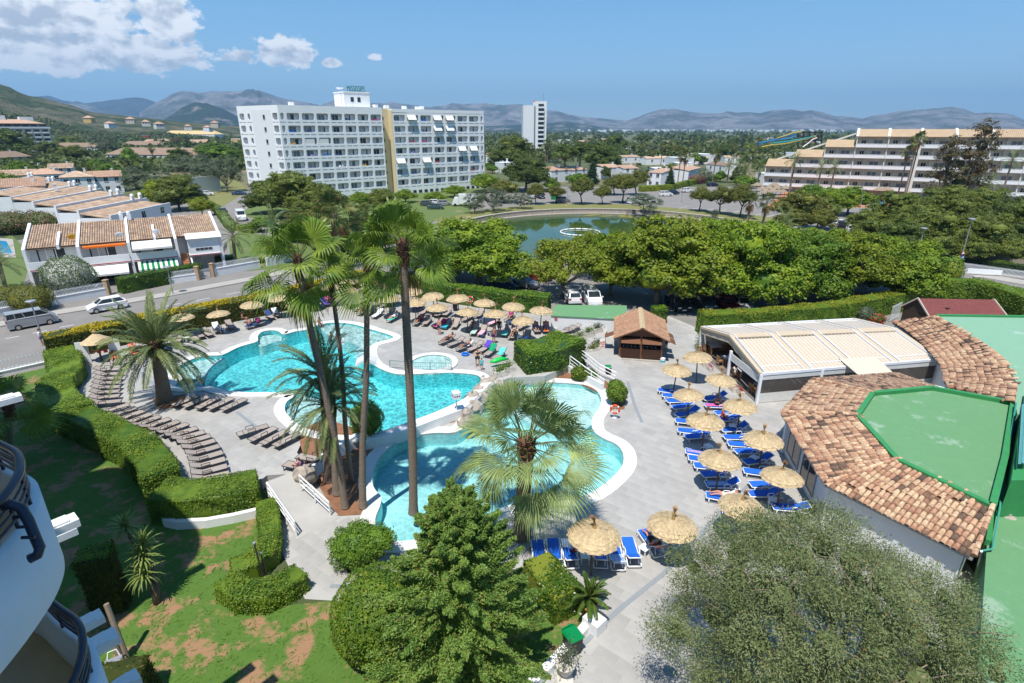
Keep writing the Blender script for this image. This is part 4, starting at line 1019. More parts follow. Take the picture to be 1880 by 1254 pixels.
def slides():
 O=aty(1440,268,400);t=thing('water_slide','blue and yellow water slides on a dark tower far to the right','water slide',(O.x,O.y,0))
 def P(u,v,y):return aty(u,v,y)-Vc((O.x,O.y,0))
 for m,pts in(('slide_blue',[(1388,268),(1402,262),(1425,257),(1445,255),(1462,250)]),('slide_blue',[(1386,264),(1408,260),(1432,253),(1450,248),(1462,246)]),('slide_yellow',[(1425,255),(1440,250),(1455,244),(1472,242)]),('slide_yellow',[(1398,270),(1418,266),(1440,264),(1475,256),(1498,250)]),('slide_teal',[(1420,263),(1450,259),(1480,254),(1495,250)]),('slide_white',[(1474,270),(1484,263),(1492,256),(1500,253)])):
  mb=MB().tube([P(u,v,400)for u,v in pts],.45,6);mb.B('chute',m,t)
 mb=MB()
 for u in(1465,1475,1486,1497,1508):mb.bar(P(u,274,404),P(u,241,404),.8)
 for v in(243,250,258):mb.bar(P(1463,v,404),P(1510,v,404),.8)
 mb.B('scaffold','dark_metal',t)
 mb=MB();q=P(1456,270,398);mb.box((q.x,q.y,2),(26,4,7));mb.B('basin_wall','pale_blue',t)
for n,c in dict(slide_blue=(.03,.2,.42),slide_yellow=(.48,.36,.08),slide_teal=(.02,.30,.30),slide_white=(.75,.6,.55),pale_blue=(.55,.62,.68),orange_roof=(.55,.24,.09),red_wall=(.38,.02,.03),yellow_house=(.60,.40,.16)).items():mat(n,c,.5,.05,1)
slides()
# houses
def tile_field(mb,a,b,c,d,step=.30,rad=.13,seg=1.0):
 """rows of round roof tiles on the quad a-b (eave) c-d (ridge, c above b): corrugations running down the slope"""
 a,b,c,d=map(lambda q:Vc(q),(a,b,c,d));n=max(2,int((b-a).length/step));up=(b-a).cross(d-a).normalized();up=up if up.z>0 else-up
 for i in range(n):
  f=(i+.5)/n;p=a.lerp(b,f);q=d.lerp(c,f);s=(b-a).normalized();k=max(1,int((q-p).length/seg))
  for j in range(k):
   g0,g1=p.lerp(q,j/k),p.lerp(q,(j+1.03)/k);r0,r1=rad*1.1,rad*.86
   vs=[]
   for g,r in((g0,r0),(g1,r1)):
    for ang in(0,60,120,180):x=radians(ang);vs.append(g-s*r*cos(x)+up*r*sin(x)*.9)
   mb.add(vs,[(0,4,5,1),(1,5,6,2),(2,6,7,3)])
def house(name,label,p,rz,w,d,h,roof='gable',rm='roof_far',wm='white_wall',rise=1.4,group=None,chim=True,nwin=3,floors=1,cat='house',tiles=False,over=.35):
 t=thing(name,label,cat,(p[0],p[1],0),rz,group);mb=MB().box((0,0,h/2),(w,d,h))
 if roof=='gable':mb.add([(-w/2,-d/2,h),(-w/2,d/2,h),(-w/2,0,h+rise),(w/2,-d/2,h),(w/2,d/2,h),(w/2,0,h+rise)],[(0,2,1),(3,4,5)])
 mb.B('wall',wm,t);mb=MB();W,D=w/2+over,d/2+over;e=h-over*rise/(d/2)+.06
 if roof=='gable':
  for s in(-1,1):
   q=[(-W,s*D,e),(W,s*D,e),(W,0,h+rise+.06),(-W,0,h+rise+.06)];mb.slab(q,.14)
   if tiles and s<0:tile_field(mb,q[0],q[1],q[2],q[3],.34,.14,1.2)
 elif roof=='hip':
  k=min(W,D)*.9
  for q in([(-W,-D,e),(W,-D,e),(W-k,0,h+rise),(-W+k,0,h+rise)],[(W,D,e),(-W,D,e),(-W+k,0,h+rise),(W-k,0,h+rise)],[(W,-D,e),(W,D,e),(W-k,0,h+rise)],[(-W,D,e),(-W,-D,e),(-W+k,0,h+rise)]):mb.slab(q,.14)
 elif roof=='shed':
  q=[(-W,-D,h),(W,-D,h),(W,D,h+rise),(-W,D,h+rise)];mb.slab(q,.16)
  if tiles:tile_field(mb,*q,.34,.14,1.2)
 else:
  mb.box((0,0,h+.1),(w+.1,d+.1,.3))
 r=mb.B('roof',rm,t)
 if chim:mb=MB().box((w*.25,d*.12,h+rise*.9),(.6,.6,1.6));mb.box((w*.25,d*.12,h+rise*.9+.85),(.8,.8,.12));mb.B('chimney','white_wall',r)
 for f in range(floors):
  for i in range(nwin):
   x=-w/2+w*(i+.5)/nwin;z=max(1.5,h-floors*2.8+1.5)+f*2.8
   mb=MB().box((x,-d/2-.02,z),(1.1,.08,1.2));mb.cur=1;mb.box((x,-d/2-.05,z-.65),(1.3,.14,.08));mb.box((x,-d/2-.06,z),(.06,.04,1.2));mb.B('window',['glass_dark','white_metal'],t)
 return t
def face(u0,v0,u1,v1):
 a,b=at(u0,v0).xy,at(u1,v1).xy;d=b-a;return a,b,atan2(d.y,d.x),d.length
def front_terrace():
 A,B,an,Lg=face(66,533,413,494);d=(B-A).normalized();t=thing('terraced_house','white terrace of four houses with worn tiled roofs across the street','house',(A.x,A.y,0),an)
 W=Lg/4;D=9.5;E,RG=5.35,7.2
 mb=MB()
 mb.box((Lg/2,1.9+(D-1.9)/2,2.6),(Lg,D-1.9,5.2))
 mb.B('wall','white_wall',t)
 def pw(x,y0,y1,name='party_wall',th=.34,z0=0,lift=.38,cap=True):
  f=lambda y:E+lift+(RG-E)*max(0,(y-.6))/(D-.6)if y>.6 else E+lift-(.6-y)*.25
  ys=[y0,.6 if y0<.6 else y0+.01,y1];mb=MB();vs=[]
  for sx in(-th/2,th/2):
   vs+=[(x+sx,y0,z0),(x+sx,y1,z0),(x+sx,y1,f(y1)),(x+sx,ys[1],f(ys[1])),(x+sx,y0,f(y0))]
  mb.add(vs,[(4,3,2,1,0),(5,6,7,8,9)]+[(i,(i+1)%5,5+(i+1)%5,5+i)for i in range(5)]);return mb.B(name,'white_wall',t)
 for i in range(5):pw(i*W,-.9 if i in(1,2,3,4)else-.4,D+.05)
 for x in(W*.62,W*2.62-.3):pw(x,.2,D*.55,'roof_upstand',.3,E-.3,.42)
 for i in range(4):
  x0,x1=i*W+.18,(i+1)*W-.18;mb=MB();q=[(x0,.5,E),(x1,.5,E),(x1,D,RG),(x0,D,RG)];mb.slab(q,.15);r=mb.B('roof','roof_under',t)
  tm=MB();tile_field(tm,*q,.27,.12,.75);tm.B('tile','roof_tile',r,kind='stuff')
 for i in range(3):
  x0,x1=i*W+.2,(i+1)*W-.2;m=(x0+x1)/2;mb=MB().box((m,.4,2.75),(x1-x0,2.9,.22));mb.box((m,-.95,3.25),(x1-x0+.02,.16,1.15));mb.B('balcony','white_wall',t)
  mb=MB().box((m,-1.04,2.78),(x1-x0+.02,.03,.14));mb.B('red_band','red_wall',t)
  w=MB().box((m-.4,1.84,4.05),(3.1,.08,1.9));w.cur=1
  for k in range(4):w.box((m-1.95+k*1.035,1.79,4.05),(.09,.09,1.95))
  w.box((m-.4,1.79,5.0),(3.2,.09,.08));w.cur=2;w.box((m-.9,1.795,4.0),(1.6,.02,1.75));w.B('window',['glass_dark','white_metal','curtain'],t)
  w=MB().box((m-.3,1.84,1.2),(3.2,.08,2.2));w.cur=1
  for k in range(4):w.box((m-1.9+k*1.07,1.79,1.2),(.08,.09,2.25))
  w.B('window',['glass_dark','white_metal'],t)
 def awn(x0,x1,y0,y1,z0,z1,m,stripes=0):
  mb=MB()
  if not stripes:mb.slab([(x0,y0,z0),(x1,y0,z0),(x1,y1,z1),(x0,y1,z1)],.05);mb.box(((x0+x1)/2,y0,z0-.12),(x1-x0,.03,.25))
  else:
   for k in range(stripes):
    mb.cur=k%2;a,b=x0+(x1-x0)*k/stripes,x0+(x1-x0)*(k+1)/stripes;mb.slab([(a,y0,z0),(b,y0,z0),(b,y1,z1),(a,y1,z1)],.05);mb.box(((a+b)/2,y0,z0-.12),(b-a,.03,.25))
  return mb.B('awning',m if isinstance(m,list)else[m],t)
 awn(W*1.08,W*1.9,-3.0,-.95,1.75,2.55,'awning_white');awn(W*2.1,W*2.95,-2.8,-.95,1.8,2.6,['awning_white','bin_green'],15)
 awn(W*2.06,W*2.9,-2.0,.4,4.55,5.2,'awning_white');awn(W*1.07,W*1.93,.32,.5,5.02,5.16,'towel_orange')
 x0,x1=W*3.25,W*4-.2;m=(x0+x1)/2;mb=MB().box((m,-.1,4.0),(x1-x0,1.7,2.5));mb.box((m,.3,2.7),(x1-x0+.1,2.9,.2));mb.B('enclosed_balcony','white_wall',t)
 mb=MB().slab([(x0-.15,-1.3,5.15),(x1+.45,-1.3,5.15),(x1+.45,.9,5.65),(x0-.15,.9,5.65)],.1);mb.B('awning','awning_white',t)
 mb=MB().box((m,-1.2,2.75),(x1-x0+.1,.03,.14));mb.B('red_band','red_wall',t)
 mb=MB()
 for k in range(4):mb.box((m-.9+k*.55,-.97,3.55),(.48,.05,.32))
 mb.B('window','glass_dark',t)
 mb=MB().box((m,1.84,1.3),(2.8,.08,1.9));mb.B('window','curtain',t)
 mb=MB()
 for k in range(13):mb.box((W*3.12,-3.0+k*.3,.1+k*.205),(1.0,.32,.2+k*.03))
 mb.B('stair','terracotta',t)
 mb=MB().slab([(W*3.25,-3.3,.9),(W*3.25+.16,-3.3,.9),(W*3.25+.16,.8,3.8),(W*3.25,.8,3.8)],1.3);mb.B('stair_wall','white_wall',t)
 for x,y,c in((W*.98-.5,1.6,'towel_yellow'),(W*1.85,.9,'white_metal'),(W*2.62,1.0,'white_metal')):
  z=E+(RG-E)*(y-.6)/(D-.6);mb=MB().tube([(x,y,z-.2),(x,y,z+.7)],.04,6);R=Matrix.Rotation(-1.1,3,'X')
  o=MB().lathe([(.03,0),(.30,.06),(.46,.16),(.45,.18),(.28,.09),(.03,.04)],14);o.v=[tuple(R@Vc(q)+Vc((x,y,z+.75)))for q in o.v];mb.add(o.v,o.f);mb.B('satellite_dish',c,t)
 for x in(W*2-.5,W*2+.5):mb=MB();z=RG+.2;mb.box((x,D-.5,z+.2),(.5,.6,.9));mb.lathe([(.26,0),(.26,.2),(.15,.4),(.02,.45)],8,(x,D-.5,z+.65));mb.B('chimney','white_wall',t)
 for k,(y,z)in enumerate(((3.2,4.2),(6.5,4.2),(4.8,1.4))):mb=MB().box((-.19,y,z),(.06,.8,.8));mb.B('window','glass_dark',t)
front_terrace()
def back_rows():
 for i in range(6):
  o=Vc((-42,-9))*i;q=[at(u+o.x,v+o.y,5.2).xy for u,v in((203,398),(312,374),(284,360),(184,387))];d=q[1]-q[0];an=atan2(d.y,d.x);w=d.length;dd=5.6;nn=Vc((-d.y,d.x)).normalized();c=(q[0]+q[1])/2+nn*dd/2
  t=house('terraced_house','%s narrow white house from the terrace in the rank stepping back to the left'%ORD[i],c,an,w,dd,4.9+.1*i,'shed','roof_tile',rise=.9,group='narrow white houses behind the terrace',chim=False,nwin=3,floors=2,tiles=True,over=.0);mb=MB().box((0,dd/2+.05,3.1),(w+.1,.35,6.6));mb.box((0,-dd/2+.1,5.1),(w+.1,.3,.7));mb.B('party_wall','white_wall',t)
  for x in(w/2-.6,w/2-3.2):mb=MB().box((x,dd/2,6.7),(.8,.4,.9));mb.lathe([(.40,0),(.36,.25),(.2,.45),(.02,.5)],10,(x,dd/2,7.1));mb.B('chimney','white_wall',t)
 rng=RN(6)
 for k,(u,v,w,dd,h,rz,ro,lab)in enumerate(((45,352,9,8,5.6,.7,'gable','white house with an orange roof and chimney beside dark trees at far left'),(92,350,10,9,5.8,.55,'hip','large white house with a hipped orange roof behind the stepped row'),(150,355,9,9,5.6,.6,'hip','white house with a hipped tiled roof and dish, middle of the orange roofs'),(200,352,9,8,5.2,.6,'gable','long low house with an orange roof on the side road'),(120,332,8,7,5.2,.5,'gable','small house with a flat orange roof behind the hipped roofs'),(55,385,9,9,6.2,.65,'shed','white two-storey house with dark upper windows beside the pink bushes'),(100,400,7,7,5.4,.65,'flat','white flat-roofed house with terrace rails beside the cypress'))):
  house('house',lab,at(u,v).xy,rz,w,dd,h,ro,'roof_far' if k%2 else 'roof_tile',rise=1.6,floors=2,tiles=(ro in('gable','shed')))
 mb_rows=[(95,284,190,284,270,262,'roof_brown','white_wall','white terrace with a brown roof behind the umbrella pine'),(196,300,362,302,284,271,'roof_brown','white_wall','long white terrace with a brown roof behind the grey poplars'),(222,275,305,275,266,259,'roof_brown','white_wall','pale house row with brown roofs behind the long white terrace'),(278,268,322,266,262,255,'roof_far','white_wall','white house block with a red-brown roof before the yellow-roofed building'),(348,268,396,267,262,256,'roof_far','white_wall','white house block with a red-brown roof right of the brown tree'),(-10,308,62,303,288,278,'roof_brown','cream_wall','cream house with a brown roof under two tall palms'),(45,282,75,278,272,266,'roof_tan','yellow_house','ochre house with white windows before the far apartment block'),(60,320,100,317,310,303,'roof_tile','white_wall','low house with an orange roof beside the slender palms')]
 for u0,v0,u1,v1,ve,vr,rm,wm,lab in mb_rows:
  a,b,an,L=face(u0,v0,u1,v1);d=(b-a).normalized();dd=L*.16+6;c=(a+b)/2+Vc((-d.y,d.x))*dd/2;h=hz((a+b)/2,ve);house('house',lab,c,an,L,dd,h,'hip',rm,wm,max(1.8,hz(c,vr)-h),nwin=max(3,int(L/5)),floors=2)
 a,b,an,L=face(305,258,398,259);d=(b-a).normalized();c=(a+b)/2+Vc((-d.y,d.x))*7;house('hotel','long low white hotel with a bright yellow-tan roof far left',c,an,L,20,11.5,'hip','roof_yellow','white_wall',6,nwin=22,floors=2,cat='hotel',chim=False)
 a,b,an,L=face(130,257,186,255);c=(a+b)/2;house('warehouse','white flat-roofed warehouse far left below the hill',c,an,L,20,16,'flat','white_wall','white_wall',nwin=2,chim=False,cat='warehouse')
 a,b,an,L=face(216,262,268,261);house('warehouse','long white shed beside the red-walled store',(a+b)/2,an,L,12,11,'flat','white_wall','white_wall',nwin=2,chim=False,cat='warehouse')
 a,b,an,L=face(268,262,292,261);house('store','red-walled store far left',(a+b)/2,an,L,12,10.5,'flat','grey_metal','red_wall',nwin=1,chim=False,cat='store')
 a,b,an,L=face(429,268,446,268);house('house','yellow house peeping out left of the rounded hotel',(a+b)/2,an,L,10,8.5,'flat','white_wall','yellow_house',nwin=2,floors=2,chim=False)
 a,b=aty(-80,240,400).xy,aty(92,240,440).xy;L=(b-a).length;d=(b-a).normalized();an=atan2(d.y,d.x);t=thing('apartment_block','broad cream apartment block with a tan attic roof at far left','apartment block',(a.x,a.y,0),an);H=hz(b,236);mb=MB().box((L/2,8,H/2),(L,16,H));mb.box((L/2-2,9,H+1.7),(L-6,12,3.6));mb.B('wall','cream_wall',t)
 mb=MB().slab([(0,-1,H+3.4),(L-2,-1,H+3.4),(L-12,9,H+6.2),(0,9,H+6.2)],.3);mb.B('roof','roof_far',t);mb=MB().box((L/2,-.6,H+.6),(L+1,.3,1.2));mb.B('parapet','white_wall',t);w1=MB().box((0,0,0),(3.4,.2,2));w1=w1.mesh('window','glass_dark');w2=MB().box((0,-.5,-.9),(4,1,1));w2=w2.mesh('balcony','white_wall')
 for k in range(10):
  x=3+k*(L-6)/9;link('window',w1,t,(x,2.95,H+1.6))
  for f in range(5):link('window',w1,t,(x,-.05,H-1.8-f*3.1));link('balcony',w2,t,(x,0,H-1.8-f*3.1))
 mb=MB().box((L*.5,10,H+7),(7,5,3.4));mb.B('roof_house','white_wall',t);mb=MB().box((L*.8,10,H+6.6),(8,5,2.6));mb.B('roof_house','white_wall',t)
 for k,(u,v,m)in enumerate(((164,220,'yellow_house'),(240,222,'cream_wall'),(268,227,'peach_wall'),(292,231,'peach_wall'),(202,230,'white_wall'),(382,237,'white_wall'),(395,229,'cream_wall'),(345,235,'peach_wall'))):
  p=aty(u,v,620+30*(k%3));t=house('villa',('ochre villa alone on the hillside','cream villa on the wooded slope, uppermost','small peach villa below the uppermost','peach villa with an orange roof lowest on the slope','white villa among cypress trees','broad white villa right of the yellow-roofed hotel','cream villa near the rounded hotel','peach villa above the yellow-roofed hotel')[k],(p.x,p.y),.3*k,8,7,5,'hip','roof_far',m,2,chim=False);t.location.z=max(0,p.z-3)
mat('roof_yellow',(.58,.43,.20),.85,.06,.5)
back_rows()
def right_bungalows():
 k=0
 for u0,v0,u1,v1,dd,h,rm,lab in((1012,336,1048,333,7,4.6,'roof_far','white bungalow with terracotta roof left of the tall pines'),(1050,333,1078,331,7,4.4,'roof_far','white bungalow behind the tall pine trunks'),(1112,330,1142,328,6,4.8,'roof_far','white house with orange roof, left of three behind the round pines'),(1144,332,1172,331,6,4.8,'roof_far','white house with orange roof, middle of three behind the round pines'),(1187,343,1212,345,9,5.2,'roof_far','white corner house with an orange roof beside the cypress'),(1262,338,1285,330,7,5.0,'roof_far','white house with curved walls behind two tall palms'),(1140,300,1175,299,7,3.6,'roof_tile','orange-roofed bungalow with white walls below the tower hotel'),(1186,303,1228,302,7,3.6,'roof_tile','long orange-roofed bungalow among fan palms'),(1295,318,1330,322,7,4.2,'roof_brown','white house with a small shaded porch beside the date palms'),(1385,340,1412,343,8,4.4,'white_wall','white house just left of the stepped hotel'),(1240,316,1270,316,8,4.2,'white_wall','flat white house behind two tall palms'),(905,300,925,299,7,4.8,'roof_tile','white house with an orange roof right of the rounded hotel'),(922,318,945,317,7,4.6,'white_wall','white flat-roofed house before the big pine'),(1265,302,1300,302,8,3.4,'roof_tile','low tan-roofed house behind the white bungalows'),(1330,300,1360,300,8,3.4,'roof_tan','low house with a tan roof near the date palms'),(1388,298,1426,297,8,3.8,'roof_tile','long tan-roofed house left of the stepped hotel'),(1200,330,1232,330,9,4.4,'white_wall','flat white house behind the orange corner house')):
  a,b,an,L=face(u0,v0,u1,v1);d=(b-a).normalized();c=(a+b)/2+Vc((-d.y,d.x))*dd/2
  house('bungalow',lab,c,an,L,dd,h,'flat' if rm=='white_wall' else('shed' if h>4.3 else 'gable'),rm,'white_wall',1.1,nwin=2,floors=2 if h>4.3 else 1,cat='house',over=.15);k+=1
 for k,(u,v,y,m,lab)in enumerate(((952,238,900,'peach_wall','tiny orange-roofed house left of the tower'),(1036,240,900,'white_wall','tiny white house right of the tower'),(1070,243,760,'peach_wall','far orange house, left of the far pair'),(1088,242,820,'peach_wall','far long orange house, right of the far pair'),(1108,240,900,'yellow_house','far ochre house with a gable above the plain'),(1055,246,620,'white_wall','far white house before the orange pair'),(1155,247,560,'white_wall','white sheds far off right of the dark pine'),(1225,243,700,'peach_wall','far peach house in the middle of the plain'),(1310,242,760,'peach_wall','far pale house with a tower left of the slides'),(1250,262,330,'white_wall','long white shed with a white roof on the plain'),(1290,258,380,'white_wall','white domed hall on the plain'),(1500,243,800,'white_wall','far white blocks right of the slides'),(1420,241,1100,'white_wall','far white row beyond the slides'))):
  p=aty(u,v+4,y);house('villa',lab,(p.x,p.y),.2*k,16,9,5,'flat' if m=='white_wall' else 'hip','white_wall' if m=='white_wall' else 'roof_far',m,1.8,chim=False,nwin=4)
right_bungalows()
a,b,an,L=face(352,357,406,350);mb=MB().box((0,0,2.6),(L,.3,5.2),an);tag(mb.B('court_wall','white_wall',None,loc=((a+b)/2).to_3d()),'stained white court wall behind the parked cars','wall')
# trees
P_=put_tree
MID=[(PINE[0],545,402,316,62,'broad pine before the rounded hotel, above the palm crowns',None),(PINE[1],500,392,326,44,'dark pine left of the broad pine before the rounded hotel',None),(PINE[2],590,410,338,44,'pine behind the crown of the tallest palm',None),(PINE[0],330,386,322,44,'pine at the end of the stepped white row',None),(PINE[2],292,378,330,30,'yellow-green tree before the stepped white row chimneys','leaf_lime'),(GREY[0],258,362,305,36,'grey-green tree behind the orange roofs',None),(GREY[1],345,335,285,34,'poplar with pale twigs left of the court wall',None),(GREY[0],385,346,282,36,'taller pale poplar behind the court wall',None),(GREY[1],418,352,285,30,'pale poplar just left of the rounded hotel',None),(BROAD[0],400,300,262,40,'dark green trees left of the rounded hotel',None),(PINE_ROUND[0],145,300,266,20,'umbrella pine before the white terrace at far left','leaf_pine'),(PINE_ROUND[1],120,296,272,12,'small umbrella pine left of the other at far left','leaf_pine'),(GREY[0],195,285,238,24,'tall grey-green casuarina among the far houses',None),(BROAD[1],240,305,270,16,'dark rounded tree before the long white terrace',None),(PINE[1],330,305,272,22,'olive-green pine before the long white terrace',None),(BROAD[0],330,272,252,18,'brown-green tree between the two white house blocks','leaf_euc'),(PINE[1],20,300,236,44,'dark pine in front of the far apartment block',None),(PINE[0],95,290,258,24,'green pine right of the far apartment block',None),(BROAD[1],20,380,318,46,'dark broad tree at the left edge',None),(BROAD[0],45,345,296,26,'bushy tree before the cream house at far left',None),(BROAD[1],200,330,300,24,'mid-green tree on the side road',None),(BROAD[0],180,316,292,14,'small dark tree by the car park at far left',None),(PINE[0],130,275,250,24,'pine beside the white warehouse',None),(PINE_ROUND[0],984,375,337,17,'round-headed pine on the far bank beside the dark vans',None),(PINE_ROUND[1],1020,373,340,19,'round-headed pine on the far bank before the silver car',None),(PINE_ROUND[0],1068,375,326,21,'largest round-headed pine on the far bank with a leaning trunk',None),(PINE_ROUND[1],1106,375,339,16,'small round-headed pine on the far bank beside the road fork',None),(PINE_ROUND[0],1143,373,318,24,'tall round-headed pine right of the road fork',None),(PINE_ROUND[1],1128,358,320,20,'round pine behind the road fork',None),(PINE_ROUND[0],1168,358,312,22,'round pine in front of the orange-roofed houses',None),(PINE_ROUND[1],925,372,330,28,'gold-green pine left of the big pine',None),(PINE_ROUND[0],1284,388,342,19,'round-headed pine on the right bank, left of three',None),(PINE_ROUND[1],1321,393,341,26,'round-headed pine on the right bank, middle of three',None),(PINE_ROUND[0],1358,398,338,24,'round-headed pine on the right bank, right of three',None),(GREY[0],872,391,350,22,'grey-green willow at the left end of the bank',None),(GREY[1],905,388,344,28,'large grey willow on the bank behind the kerb',None),(GREY[0],955,383,352,22,'grey-green bush on the far bank',None),(GREY[1],1182,390,355,30,'grey-green willow leaning over the pond at the inlet',None),(GREY[0],1312,403,384,7,'thin sapling on the right bank',None),(PINE[1],966,350,284,44,'big dense pine right of the rounded hotel',None),(PINE[2],940,312,250,42,'wide pine behind the big dense pine',None),(BROAD[1],890,352,318,30,'bright green trees at the right foot of the rounded hotel','leaf_ficus'),(PINE_TALL,1036,331,264,26,'tall pine with a bare trunk, left of the pair',None),(PINE_TALL,1064,318,260,24,'tall dark pine with a bare trunk, right of the pair',None),(PINE[1],1105,322,262,34,'dark pine right of the tall pair',None),(PINE[1],1128,285,246,22,'dark pine on the plain left of the fan palms',None),(CYPRESS,1229,348,307,10,'pointed cypress on the street corner',None),(CYPRESS,1087,338,296,12,'dark conifer before the bungalows',None),(CYPRESS,145,412,380,9,'dark cypress beside the stepped white row',None),(BROAD[0],1060,345,318,20,'dense green bush-tree behind the round pines',None),(GREY[0],1292,336,308,17,'pale tree beside the white corner porch',None),(BROAD[0],1040,330,312,14,'dark tree between the bungalows',None),(BROAD[1],1012,352,326,16,'dark tree at the foot of the big dense pine',None),(BROAD[0],1555,395,342,44,'glossy green tree before the stepped hotel','leaf_ficus'),(BROAD[1],1490,372,338,34,'dark green tree left of the glossy tree',None),(PINE[2],1465,430,352,48,'yellow-green pine beside the parked cars on the right','leaf_pine_gold'),(PINE[0],1500,420,362,34,'pine behind the white car on the right',None),(PINE[0],1640,440,352,52,'broad pine left of the right-hand lamps',None),(PINE[2],1720,420,340,56,'broad sunlit pine before the reddish eucalyptus',None),(PINE[0],1790,420,345,50,'pine in front of the stepped hotel at the right',None),(PINE[1],1850,440,362,52,'dark pine at the right edge',None),(PINE[2],1700,480,385,56,'pine over the street at the right lamp',None),(PINE[0],1760,478,392,50,'pine behind the tall right lamp',None),(PINE[1],1640,490,405,44,'pine behind the ficus row, right end',None),(PINE[1],1840,478,405,42,'dark pine above the fenced wall',None),(PINE[0],1590,440,385,40,'pine behind the white van on the right',None),(PINE[2],1800,488,402,56,'pine beside the tall right lamp, behind the notice board',None),(PINE[0],1885,458,372,60,'pine cut by the right edge of the view',None),(PINE[2],1690,455,374,50,'sunlit pine left of the tall right lamp',None),(PINE[0],1600,474,402,46,'pine between the parked van and the ficus row',None),(PINE[2],1745,460,398,44,'yellow-green pine right behind the tall right lamp','leaf_pine_gold'),(EUC,1763,388,219,46,'tall reddish eucalyptus before the stepped hotel',None),(EUC,1725,386,248,36,'smaller reddish eucalyptus left of the tall one',None),(BROAD[0],1440,470,430,40,'dark tree behind the ficus row',None),(PINE[1],640,470,405,40,'dark pine behind the third palm crown',None),(BROAD[1],740,440,400,30,'green tree left of the large ficus',None),(PINE[2],700,400,352,36,'pine right of the broad pine before the hotel',None),(BROAD[0],835,362,340,22,'green bush-tree before the hotel entrance','leaf_ficus'),(BROAD[1],800,372,352,20,'bright green shrub-tree behind the lorry','leaf_ficus'),(PINE_ROUND[1],1235,330,300,22,'tree behind the pointed cypress','leaf_pine'),(BROAD[1],1365,345,322,22,'dark tree under the date palms',None),(PINE_ROUND[0],1330,292,264,24,'dark round tree on the plain behind the palms','leaf_pine_deep'),(PINE_ROUND[1],1385,292,262,20,'round tree on the plain left of the slides','leaf_pine'),(PINE_ROUND[0],1180,268,246,18,'dark round tree on the plain beside the fan palms','leaf_pine_deep')]
for T,u,v,vt,hw,lab,lf in MID:P_(T,u,v,vt,hw,'cypress_tree' if T is CYPRESS else 'eucalyptus_tree' if T is EUC else 'willow_tree' if T in GREY else 'broadleaf_tree' if T in BROAD else 'pine_tree',lab,'tree',None,lf)
for T,u,v,vt,hw,lab,lf in((BROAD[0],662,380,352,24,'bush-tree at the foot of the yellow stair shaft','leaf_ficus'),(PINE[0],702,376,346,24,'tree before the right block of the rounded hotel, left',None),(BROAD[1],745,372,347,22,'tree before the right block of the rounded hotel, right','leaf_ficus'),(PINE[2],560,442,386,46,'golden pine behind the leftmost slender palm','leaf_pine_gold'),(PINE[0],605,456,398,40,'pine behind the second slender palm',None),(PINE[1],682,442,388,38,'dark pine left of the tallest palm crown',None),(BROAD[0],715,462,415,30,'bright tree beside the tallest palm stem','leaf_ficus'),(BROAD[1],480,425,398,22,'bush-tree beside the zebra crossing',None),(BROAD[0],372,396,362,22,'bright tree by the side road at the right of the narrow houses','leaf_lime'),(GREY[0],300,352,312,26,'grey-green tree behind the narrow houses',None),(BROAD[1],225,348,318,24,'dark green tree behind the chimneys of the narrow houses',None)):P_(T,u,v,vt,hw,'pine_tree' if T in PINE else 'broadleaf_tree',lab,'tree',None,lf)
R5=RN(15);us=sorted(R5.u(895,1430)for k in range(34))
for k,u in enumerate(us):v=R5.u(286,338);P_(R5.choice((BROAD[0],BROAD[1],PINE_ROUND[0],GREY[1],PINE[1])),u,v,v-R5.u(12,26),R5.u(7,17),'garden_tree','%s garden tree from the left among the white bungalows'%(ORD[k]if k<35 else ''),'tree','garden trees among the white bungalows')
for T,u,v,vt,hw,lab in((FICUS[0],880,524,402,100,'broad ficus tree behind the hedge, leftmost of the big row'),(FICUS[0],800,510,410,78,'ficus tree at the left end of the row, beside the palm'),(LIME,1033,545,438,74,'thin yellow-green tree with open branches over the parked cars'),(FICUS[1],1120,540,428,56,'ficus tree between the yellow-green tree and the kiosk'),(FICUS[0],1205,557,402,108,'big ficus tree directly behind the thatched kiosk'),(FICUS[1],1372,562,408,98,'ficus tree over the dark cars right of the kiosk'),(FICUS[2],1455,552,425,82,'ficus tree behind the long hedge, third from the right'),(FICUS[1],1545,550,428,78,'ficus tree behind the long hedge, second from the right'),(FICUS[0],1640,548,438,84,'ficus tree at the right end of the row'),(FICUS[1],1300,528,402,62,'ficus tree in the second line above the kiosk cars'),(FICUS[2],1500,520,420,60,'ficus tree in the second line below the flat lamp')):
 P_(T,u,v,vt,hw,'ficus_tree',lab,'tree',None,('leaf_ficus','leaf_ficus_gold',None,'leaf_ficus_deep')[int(u)%4]if T is not LIME else None)
P_(LIME,1080,512,424,32,'broadleaf_tree','yellowish tree at the water edge before the floating ring')
P_(GREY[0],1010,500,450,30,'broadleaf_tree','pale small tree on the near bank of the pond',leaf='leaf_lime')
